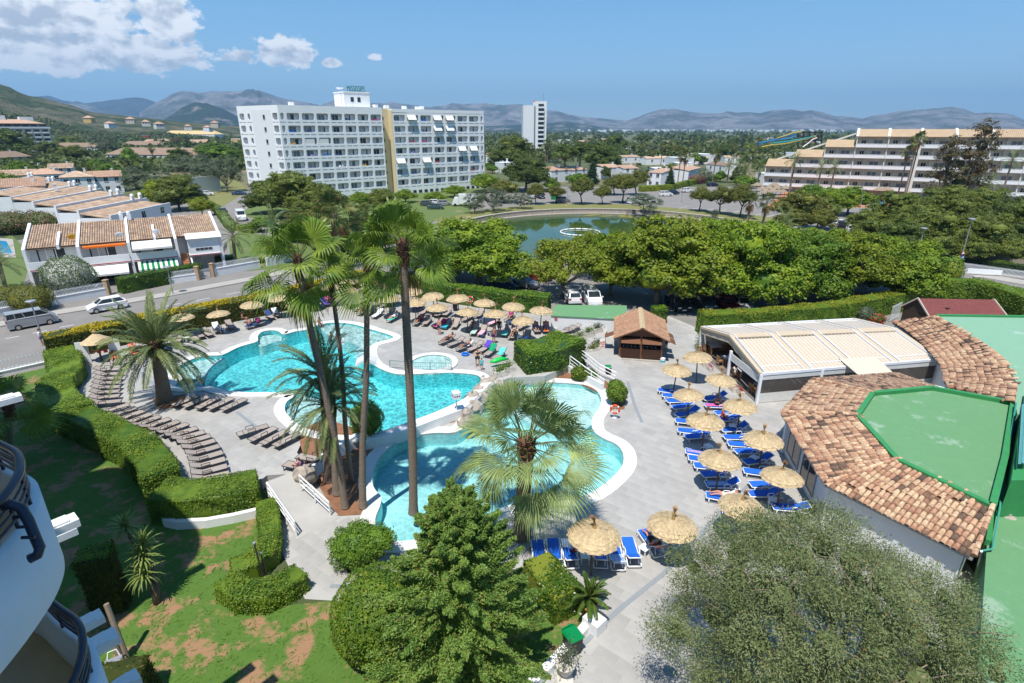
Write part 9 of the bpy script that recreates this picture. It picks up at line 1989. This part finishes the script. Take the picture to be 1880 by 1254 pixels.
def person(label,pose,p,rz,skin='skin_fair',hair='hair_dark',top=None,bottom='cloth_navy',long=False,hat=None,s=1.0,group=None):
 if pose not in BODY:BODY[pose]=body_mesh(pose)
 me,h,up,fw=BODY[pose];P=POSE[pose];t=thing('person',label,'person',p,rz,group);t.scale=(s,s,s)
 k=(pose,skin)
 if k not in CLO:n=me.copy();n.materials.append(MATS[skin]);CLO[k]=n
 link('body',CLO[k],t)
 k=(pose,'hair',hair,long)
 if k not in CLO:
  mb=MB();c=h-fw*.022+up*.022;M=Matrix((fw,up.cross(fw),up)).transposed();b=MB().ball((0,0,0),(.112,.108,.112),10,7);mb.add([M@Vc(q)+c for q in b.v],b.f)
  if long:mb.tube([c-fw*.06,c-fw*.10-up*.12,c-fw*.10-up*.26],[.09,.085,.05],8)
  CLO[k]=mb.mesh('hair',hair,True)
 link('hair',CLO[k],t)
 k=(pose,'face')
 if k not in CLO:
  mb=MB()
  for sy in(-1,1):mb.ball(h+fw*.088+Vc((0,.035*sy,0))+up*.012,.012,6,4)
  mb.ball(h+fw*.085-up*.062,(.012,.026,.008),6,4);CLO[k]=mb.mesh('face_detail','hair_brown')
 link('face_detail',CLO[k],t)
 if bottom:
  k=(pose,'bot',bottom)
  if k not in CLO:
   mb=MB();pl,bl=Vc(P['pel']),Vc(P['bel']);mb.tube([pl.lerp(bl,.75),pl.lerp(bl,.3),pl,pl-(bl-pl)*.35],[.130,.145,.150,.10],12)
   for s_ in(1,-1):hp_=Vc((P['hip'][0],P['hip'][1]*s_,P['hip'][2]));kn=Vc((P['kne'][0],P['kne'][1]*s_,P['kne'][2]));mb.tube([hp_.lerp(pl,.3),hp_,hp_.lerp(kn,.45)],[.125,.122,.105],10)
   CLO[k]=mb.mesh('shorts',bottom,True)
  link('shorts',CLO[k],t)
 if top:
  k=(pose,'top',top,long)
  if k not in CLO:
   mb=MB();pl,bl,ch_,nk=(Vc(P[q])for q in('pel','bel','che','nec'))
   if long and top.startswith('cloth_black'):mb.tube([ch_.lerp(bl,.45),ch_,ch_.lerp(nk,.3)],[.140,.152,.135],12)
   else:
    mb.tube([pl,bl,ch_,ch_.lerp(nk,.55)],[.148,.138,.155,.10],12)
    for s_ in(1,-1):sh=Vc((P['sho'][0],P['sho'][1]*s_,P['sho'][2]));el=Vc((P['elb'][0],P['elb'][1]*s_,P['elb'][2]));mb.tube([ch_.lerp(sh,.5),sh,sh.lerp(el,.6)],[.10,.080,.066],9)
   CLO[k]=mb.mesh('shirt',top,True)
  link('shirt',CLO[k],t)
 if hat:mb=MB();c=h+up*.08;M=Matrix((fw,up.cross(fw),up)).transposed();b=MB().lathe([(.24,-.01),(.13,.01),(.12,.09),(.03,.12)],14);mb.add([M@Vc(q)+c for q in b.v],b.f);mb.B('hat',hat,t)
 return t
def on(px0,px1,z):return by_px(px0,px1,z)
def stand_at(u,v,z):q=at(u,v,z);return Vc((q.x,q.y,z))
person('bare-chested man in dark navy trunks standing before the crimson towel','stand',stand_at(*z7(290,622),zt),-2.2,'skin_pink','hair_brown',None,'cloth_navy')
person('bare-chested man in purple trunks standing by the pink-striped towel','stand',stand_at(*z7(722,694),zt),-2.0,'skin_tan','hair_brown',None,'cloth_purple')
person('man in grey shorts bending beside the parasol pole behind the purple trunks','stand',stand_at(*z7(765,626),zt),1.2,'skin_fair','hair_dark','cloth_black','cloth_grey')
person('woman in black with hands on hips at the pool corner','akimbo',stand_at(*z7(592,876),zt),-1.4,'skin_fair','hair_dark','cloth_black','cloth_black',True)
person('small child in turquoise beside the woman in black','stand',stand_at(*z7(625,906),zt),-1.6,'skin_fair','hair_brown','cloth_turq','cloth_turq',s=.64)
person('person in dark clothes at the side of the kiosk','stand',stand_at(1222,643,.03),-1.0,'skin_tan','hair_dark','cloth_black','cloth_black')
person('pedestrian in a white top and blue shorts on the pavement behind the hedge','stand',stand_at(79,634,.0),-2.6,'skin_pink','hair_brown','cloth_white','cloth_blue')
def lying(label,f,h,z,pose='lie',**kw):p,rz=by_px(f,h,z);return person(label,pose,p,rz,**kw)
lying('man lying face down on the leftmost front lounger',z7(285,690),z7(415,640),zt,'lie',skin='skin_tan',hair='hair_brown',bottom='cloth_black')
lying('man in dark trunks lying on a front-row lounger',z7(415,745),z7(565,690),zt,skin='skin_tan',bottom='cloth_navy')
lying('woman in a black bikini sunbathing under the last parasols',z7(835,668),z7(915,582),zt,skin='skin_fair',top='cloth_black',bottom='cloth_black',long=True)
lying('woman sitting with knees drawn up under the parasol',z7(490,600),z7(615,530),zt,'legs_up',skin='skin_tan',top='cloth_black',bottom='cloth_black',long=True)
lying('sunbather in blue trunks beside the orange towel',z7(1075,612),z7(1040,540),zt,skin='skin_pink',bottom='cloth_blue')
lying('sunbather on the orange towel at the end of the hedge',z7(1138,614),z7(1132,535),zt,skin='skin_pink',bottom='cloth_blue')
lying('person in magenta sitting by the green hedge',z7(812,512),z7(892,465),zt,'legs_up',top='cloth_magenta',bottom='cloth_navy')
lying('blonde sunbather in an orange bikini beside the pink towel',z7(70,552),z7(170,482),zt,hair='hair_blond',top='cloth_black',bottom='cloth_red',long=True)
lying('sunbather on the purple towel right of the tallest palm',z8(1295,592),z8(1450,532),zt,skin='skin_pink',bottom='cloth_blue')
lying('sunbather on the turquoise towel beside the tallest palm',z8(1020,712),z8(1155,642),zt,skin='skin_pink',top='cloth_white',bottom='cloth_white')
lying('sunbather left of the third palm trunk',z8(690,642),z8(805,562),zt,skin='skin_pink',bottom='cloth_red')
lying('sunbather in turquoise near the hedge corner',z8(570,482),z8(462,412),zt,'legs_up',top='cloth_turq',bottom='cloth_turq')
lying('sunbather on the yellow towel beside the straw hut',z5(800,1150),z5(795,1050),zt,skin='skin_tan',bottom='cloth_red',top='cloth_black',long=True)
lying('sunbather on the coral towel',z5(945,1085),z5(915,1000),zt,skin='skin_tan',bottom='cloth_black')
q,rz=by_px(z6(400,560),z6(535,525),zt)
for k,(dx,a,c,lab)in enumerate(((-.55,2.5,None,'bare-backed man in the middle of the trio on the lounger'),(.35,2.2,'cloth_magenta','person in a burgundy shirt, right of the trio'))):person(lab,'sit',q+Vc((cos(rz),sin(rz),0))*dx,rz+a-1.0,'skin_pink','hair_dark',c,'cloth_navy')
person('girl with long dark hair, left of the trio','sit',stand_at(*z6(375,530),zt),.2,'skin_tan','hair_dark','cloth_black','cloth_black',True)
person('girl in a pink top sitting with stretched legs on a lounger near the palms','legs_up',Vc((P_G.x,P_G.y,zt)),by_px((545,836),(598,846),zt)[1],'skin_fair','hair_brown','cloth_pink','cloth_pink',s=.78)
p,rz=P_OR;person('man lying on the orange towel beside the lone parasol','lie',p,rz,'skin_pink','hair_dark',None,'cloth_black')
p,rz=P_MAN;person('man in a white shirt and red shorts sitting beside the bottom parasol pole','sit',p+Vc((.15,.1,0)),.2,'skin_fair','hair_brown','cloth_white','cloth_red')
p,rz=by_px(zr_(512,283),zr_(730,290),.033);person('woman in a straw hat and dark bikini sitting on a blue lounger','sit',p-Vc((.1,0,0)),1.2,'skin_pink','hair_brown','cloth_black','cloth_black',True,'straw_hat')
p,rz=by_px(zr_(600,402),zr_(785,385),.033);person('blonde girl in a red swimsuit sitting on a blue lounger','sit',p-Vc((.3,-.1,0)),-.2,'skin_fair','hair_blond','cloth_red','cloth_red',True,s=.85)
p,rz=by_px(zr_(590,348),zr_(805,335),.033);person('dark-haired woman leaning on a blue lounger under the parasol','sit',p+Vc((.35,-.1,0)),-1.8,'skin_tan','hair_dark','cloth_purple','cloth_black',True)
p,rz=by_px(zr_(550,1022),zr_(790,1060),.033);person('sunbather whose legs show under the parasol by the olive','lie',p,rz,'skin_pink','hair_dark','cloth_white','cloth_white')
person('swimmer with dark hair standing in the main pool','stand',stand_at(*z8(420,1010),ZU-1.3),-1.2,'skin_tan','hair_dark',None,'cloth_navy')
person('person sitting at the rim of the shallow pool behind the date palm','sit',stand_at(*z8(285,790),zt-.3),-.8,'skin_tan','hair_dark',None,'cloth_navy')
def can(fx,fy):q=CFL+cd*fx+cb*fy;return Vc((q.x,q.y,.05))
person('diner in a white shirt behind the clear sheet of the canopy','sit',can(2.15,1.6),can_:=can_ if False else atan2(cd.y,cd.x)+pi,'skin_fair','hair_dark','cloth_white','cloth_navy')
person('diner in white at the second table under the canopy','sit',can(.45,4.6),atan2(cd.y,cd.x),'skin_fair','hair_brown','cloth_white','cloth_grey')
person('diner in dark clothes at the canopy corner by the hedge','sit',can(.45,10.2),atan2(cd.y,cd.x),'skin_tan','hair_brown','cloth_black','cloth_black')
person('diner in dark clothes across the white-shirted one','sit',can(3.75,1.7),atan2(cd.y,cd.x),'skin_fair','hair_dark','cloth_black','cloth_black')
mat('float_green',(.01,.55,.08),.35)
# small things
def bin_(name,label,p,s=1.0,body='bin_black',lid='bin_green',rz=0.0):
 t=thing(name,label,'bin',p,rz);mb=MB().add([(x*a*s,y*a*s,z*s)for z,a in((.08,.24),(.95,.30))for x,y in((-1,-1.1),(1,-1.1),(1,1.1),(-1,1.1))],[(3,2,1,0),(4,5,6,7),(0,1,5,4),(1,2,6,5),(2,3,7,6),(3,0,4,7)]);mb.B('body',body,t);mb=MB();r=.34*s;mb.add([(-r,-r*1.12,.95*s),(r,-r*1.12,.95*s),(r,r*1.12,.95*s),(-r,r*1.12,.95*s),(-r*.75,-r*.8,1.05*s),(r*.75,-r*.8,1.05*s),(r*.75,r*.8,1.05*s),(-r*.75,r*.8,1.05*s)],[(3,2,1,0),(4,5,6,7),(0,1,5,4),(1,2,6,5),(2,3,7,6),(3,0,4,7)]);mb.bar((-.25*s,r*1.16,.98*s),(.25*s,r*1.16,.98*s),.05*s);mb.B('lid',lid,t)
 w=MB();R=Matrix.Rotation(pi/2,3,'Y');o=MB().lathe([(.03,-.03),(.09,-.03),(.09,.03),(.03,.03)],10)
 for x in(-.2,.2):m=MB().add([R@Vc(q)*s+Vc((x*s,.26*s,.09*s))for q in o.v],o.f);m.B('wheel','rubber',t)
 return t
bin_('wheelie_bin','black bin with a bright green lid at the foot of the path',stand_at(1050,1196,.03),1.0,rz=.5)
bin_('wheelie_bin','black bin with a green lid before the right-hand ramp',stand_at(1116,688,.03),.8)
bin_('wheelie_bin','dark bin with a green lid at the end of the curving hedge',stand_at(152,678,zt),.75)
bin_('litter_bin','dark bin with a brown top under a parasol by the green hedge',stand_at(*z5(0,0),zt)if False else stand_at(836,570,zt),.9,'bin_black','wood_dark')
t=thing('ice_cream_bin','white and blue striped litter tub beside the kiosk counter','bin',stand_at(1216,665,.03));mb=MB().lathe([(.20,0),(.24,.35),(.25,.40)],14);mb.B('tub','white_plastic',t);mb=MB().lathe([(.215,.06),(.232,.22)],14);mb.B('blue_band','towel_cyan',t)
def pot_lathe(prof,m,name,t):mb=MB().lathe(prof,20);return mb.B(name,m,t,True)
t=thing('potted_cycad','cycad with stiff dark fronds in a terracotta pot beside the drain','potted plant',stand_at(1080,1128,.03));pot_lathe([(.24,0),(.36,.55),(.40,.58),(.40,.66),(.34,.66),(.33,.58)],'terracotta','pot',t);mb=MB().lathe([(.33,.56),(.02,.60)],14);mb.tube([(0,0,.55),(0,0,.95)],[.12,.13],9);mb.B('stem','palm_boot',t)
rng=RN(2)
for k in range(26):o=link('frond',CYCAS[min(4,int((k/26)**.8*5))],t);o.location=(0,0,.93);o.rotation_euler=(0,0,k*2.4);s=rng.u(.75,1.0);o.scale=(s,s,s)
t=thing('stone_urn','white footed stone urn with a small leafy shrub by the garden kerb','potted plant',stand_at(1037,1243,.03));pot_lathe([(.27,0),(.27,.06),(.16,.12),(.13,.2),(.22,.28),(.32,.45),(.35,.66),(.40,.70),(.39,.76),(.33,.76),(.32,.68)],'stone_urn','urn',t);mb=MB().box((0,0,.0),(.6,.6,.1));mb.B('plinth','stone_urn',t);rs=np.random.RandomState(3);q=rs.randn(520,3)*np.array([.26,.26,.24])+np.array([0,0,1.15]);V,F=leaf_quads(rs,q,rs.randn(520,3),.09);link('plant',np_mesh('plant',V,F,'leaf_grey'),t,kind='stuff')
for k in range(6):mb=MB();a=k*1.05;mb.tube([(0,0,.7),(.1*cos(a),.1*sin(a),.95),(.28*cos(a),.28*sin(a),1.25)],[.02,.012,.005],5);mb.B('stem','branch',t)
p=stand_at(1277,656,.03);t=thing('potted_plant','terracotta pot with a climbing plant at the canopy corner','potted plant',p);pot_lathe([(.22,0),(.3,.4),(.32,.45),(.26,.45)],'terracotta','pot',t);rs=np.random.RandomState(4);q=rs.randn(300,3)*np.array([.14,.14,.6])+np.array([0,0,1.2]);V,F=leaf_quads(rs,q,rs.randn(300,3),.12);link('plant',np_mesh('plant',V,F,'leaf_gloss'),t,kind='stuff')
for k,(u,v,z,m,lab)in enumerate(((1044,640,ZU,'leaf_pine','stone planter of low shrubs on the terrace edge, nearest the hedge block'),(1063,626,ZU,'leaf_pine','stone planter of low shrubs on the terrace edge, second from the hedge block'),(1080,617,ZU,'leaf_hedge','stone planter of low shrubs on the terrace edge, third from the hedge block'),(1096,610,ZU,'leaf_grey','stone planter with the tallest shrubs on the terrace edge, by the store hut'),(1088,648,.3,'leaf_pine','stone planter below the terrace edge beside the ice-cream board'),(1096,640,.3,'leaf_grey','large pot with a loose shrub beside the kiosk post'),(918,690,ZU,'leaf_hedge','planter of reddish shrubs above the rock heap'),(932,682,ZU,'leaf_hedge','planter of low shrubs beside the hedge block and the green float'))):
 p=stand_at(u,v,z);t=thing('planter',lab,'planter',p,.5,'stone planters');mb=MB().box((0,0,.22),(1.1,.5,.44));mb.B('trough','stone_urn',t);rs=np.random.RandomState(k);q=rs.randn(420,3)*np.array([.33,.16,.17])+np.array([0,0,.66]);V,F=leaf_quads(rs,q,rs.randn(420,3)+np.array([0,0,.5]),.13,2.2);link('plant',np_mesh('plant',V,F,m),t,kind='stuff')
p=stand_at(1107,647,.03);t=thing('ice_cream_board','colourful ice-cream price board standing left of the kiosk','sign',p,.3);mb=MB().slab([(-.3,-.02,.1),(.3,-.02,.1),(.3,.22,1.3),(-.3,.22,1.3)],.05);mb.B('board','white_paint',t);rng=RN(5)
for r_ in range(5):
 for c_ in range(4):mb=MB();x,z=-.21+c_*.14,.22+r_*.2;y=-.02+(z-.1)*.2-.03;mb.box((x,y,z),(.09,.03,.13));mb.B('picture',['cloth_red','towel_yellow','towel_cyan','towel_hot','towel_orange'][rng.randrange(5)],t)
def buoy(label,p,rz,stand=True,h=1.1):
 t=thing('ring_buoy',label,'ring buoy',p,rz);mb=MB();pts=[(0,.32*cos(2*pi*k/24),h+.32*sin(2*pi*k/24))for k in range(25)];mb.tube(pts,.075,8,False);mb.B('ring','lifebuoy',t,True)
 for k in range(4):mb=MB();a0=k*pi/2+.6;mb.tube([(0,.32*cos(a0+j*.09),h+.32*sin(a0+j*.09))for j in range(4)],.079,8);mb.B('white_band','white_plastic',t,True)
 if stand:mb=MB().tube([(.09,0,0),(.09,0,h+.3)],.03,6);mb.box((.09,0,.02),(.3,.3,.04));mb.B('stand','white_metal',t)
buoy('orange ring buoy on a stand before the round bush',stand_at(1128,768,.03),1.2,True,.75);buoy('orange and white ring buoy on a stand by the yellow-topped hedge',stand_at(534,572,zt),1.3,True,.75);buoy('orange ring buoy hung on the green hedge',stand_at(864,573,zt),1.5,True,1.5)
for u,v,z,lab,h in((839,770,.03,'white cube sign with red marks on a post between the pools',1.75),(630,668,ZU-.3,'white cube sign on the far side of the main pool',1.9)):
 t=thing('pool_sign',lab,'sign',stand_at(u,v,z),.4);mb=MB().tube([(0,0,0),(0,0,h)],.05,8);mb.B('post','white_metal',t);mb=MB().box((0,0,h+.25),(.55,.55,.5));b_=mb.B('box','white_paint',t)
 for k in range(3):mb=MB().box((-.17+k*.17,-.282,h+.24),(.10,.012,.10));mb.box((-.282,-.17+k*.17,h+.24),(.012,.10,.10));mb.B('pictogram','cloth_red' if k!=1 else 'sign_blue',b_)
p=stand_at(187,662,zt);t=thing('straw_hut','white-panelled shower hut with a straw roof at the hedge end','hut',p,.35);mb=MB()
for x in(-1.2,1.2):mb.box((x,0,.95),(.9,.08,1.9))
mb.B('panel','white_wall',t);mb=MB().lathe([(1.2,1.85),(.8,2.1),(.3,2.45),(.06,2.6)],22);c=mb.B('roof','straw',t);tf=MB().lathe([(.10,2.5),(.2,2.75),(.05,2.95)],8);tf.B('tuft','straw_dark',c);mb=MB().tube([(0,0,0),(0,0,2.4)],.08,7);mb.B('pole','wood_pole',t)
for k in range(3):mb=MB().box((-.5+.5*k,-.1,.9),(.3,.05,.3));mb.B('notice','cloth_red',t)
p=stand_at(*z7(495,785),zt);mb=MB().tube([(.3*cos(k*.35),.3*sin(k*.35),.08)for k in range(19)],.09,7);tag(mb.B('swim_ring',['towel_blue'],None,loc=p),'bright swim ring lying on the paving before the violet towel','swim ring')
p=stand_at(*z7(760,875),ZU);t=thing('crocodile_float','bright green inflatable lying by the planter at the hedge block','float',p,.4);mb=MB().tube([(-.8,0,.5),(-.3,0,.55),(.3,.05,.6),(.9,0,.55)],[.08,.22,.2,.08],10);mb.B('body','float_green',t,True);mb=MB().ball((-.2,0,.75),(.12,.1,.1),8,5);mb.ball((.25,.04,.78),(.12,.1,.1),8,5);mb.B('hump','float_green',t,True)
p=stand_at(*z7(635,650),zt);t=thing('bag','dark beach bag with a pink cloth beside the violet towel','bag',p);mb=MB().ball((0,0,.2),(.25,.18,.2),9,6);mb.B('body','cloth_navy',t);mb=MB().tube([(-.15,0,.3),(0,0,.5),(.15,0,.3)],.02,5);mb.B('strap','cloth_navy',t)
for u,v,vt,lab in((484,1064,1000,'thin dark pole beside the wavy hedge, taller one'),(491,1058,1018,'thin dark pole beside the wavy hedge, shorter one')):
 b=at(u,v,.05);h=hz(b,vt);t=thing('garden_pole',lab,'pole',b);mb=MB().tube([(0,0,0),(-.1,0,h)],.04,6);mb.B('shaft','dark_metal',t);mb=MB().lathe([(.07,0),(.07,.08),(.02,.1)],8,(-.1,0,h));mb.B('cap','grey_metal',t)
b=at(236,1215,0);mb=MB().tube([(0,0,0),(-.5,.4,2.6)],.10,8);mb.tube([(-.16,-.1,0),(-.42,.05,1.5)],.12,8);tag(mb.B('tree_stump','branch',None,loc=b),'two bare grey trunks leaning by the square-cut cypress','tree trunk')
b=at(214,1240,.3);t=thing('garden_machine','orange and grey garden machine standing under the lowest balcony','garden machine',b,.6);t.scale=(.7,.7,.7);mb=MB().box((0,0,.35),(.9,.6,.5));mb.B('body','lifebuoy',t);mb=MB().box((0,.5,.5),(.8,.4,.3));mb.B('hood','grey_metal',t);mb=MB().tube([(-.3,.7,.6),(-.2,.9,.95),(.2,.9,.95),(.3,.7,.6)],.03,6);mb.B('handle','white_metal',t);o=MB().lathe([(.05,-.06),(.2,-.06),(.2,.06),(.05,.06)],12);R=Matrix.Rotation(pi/2,3,'Y')
for x in(-.48,.48):mb=MB().add([R@Vc(q)+Vc((x,-.1,.2))for q in o.v],o.f);mb.B('wheel','rubber',t)
picket_fence('railing','white bar railing on the lawn edge beside the street at the left',at(-30,697).xy,at(98,668).xy,0,1.0,step=.28,wall='white_wall',wallh=.35)
hm,nt,N,L,bsdf=nodes('haze');N.remove(bsdf);v=N.new('ShaderNodeVolumePrincipled');I(v,'Color',(.36,.66,1.0,1));I(v,'Density',1.05e-4);I(v,'Anisotropy',.2)
L.new(v.outputs[0],N['Material Output'].inputs['Volume']);MATS['haze']=hm
mb=MB().box((0,0,396),(29000,29000,820));mb.B('haze','haze',None,kind='stuff')
for o in list(bpy.data.objects):
 if o.get('label')=='-':bpy.data.objects.remove(o)
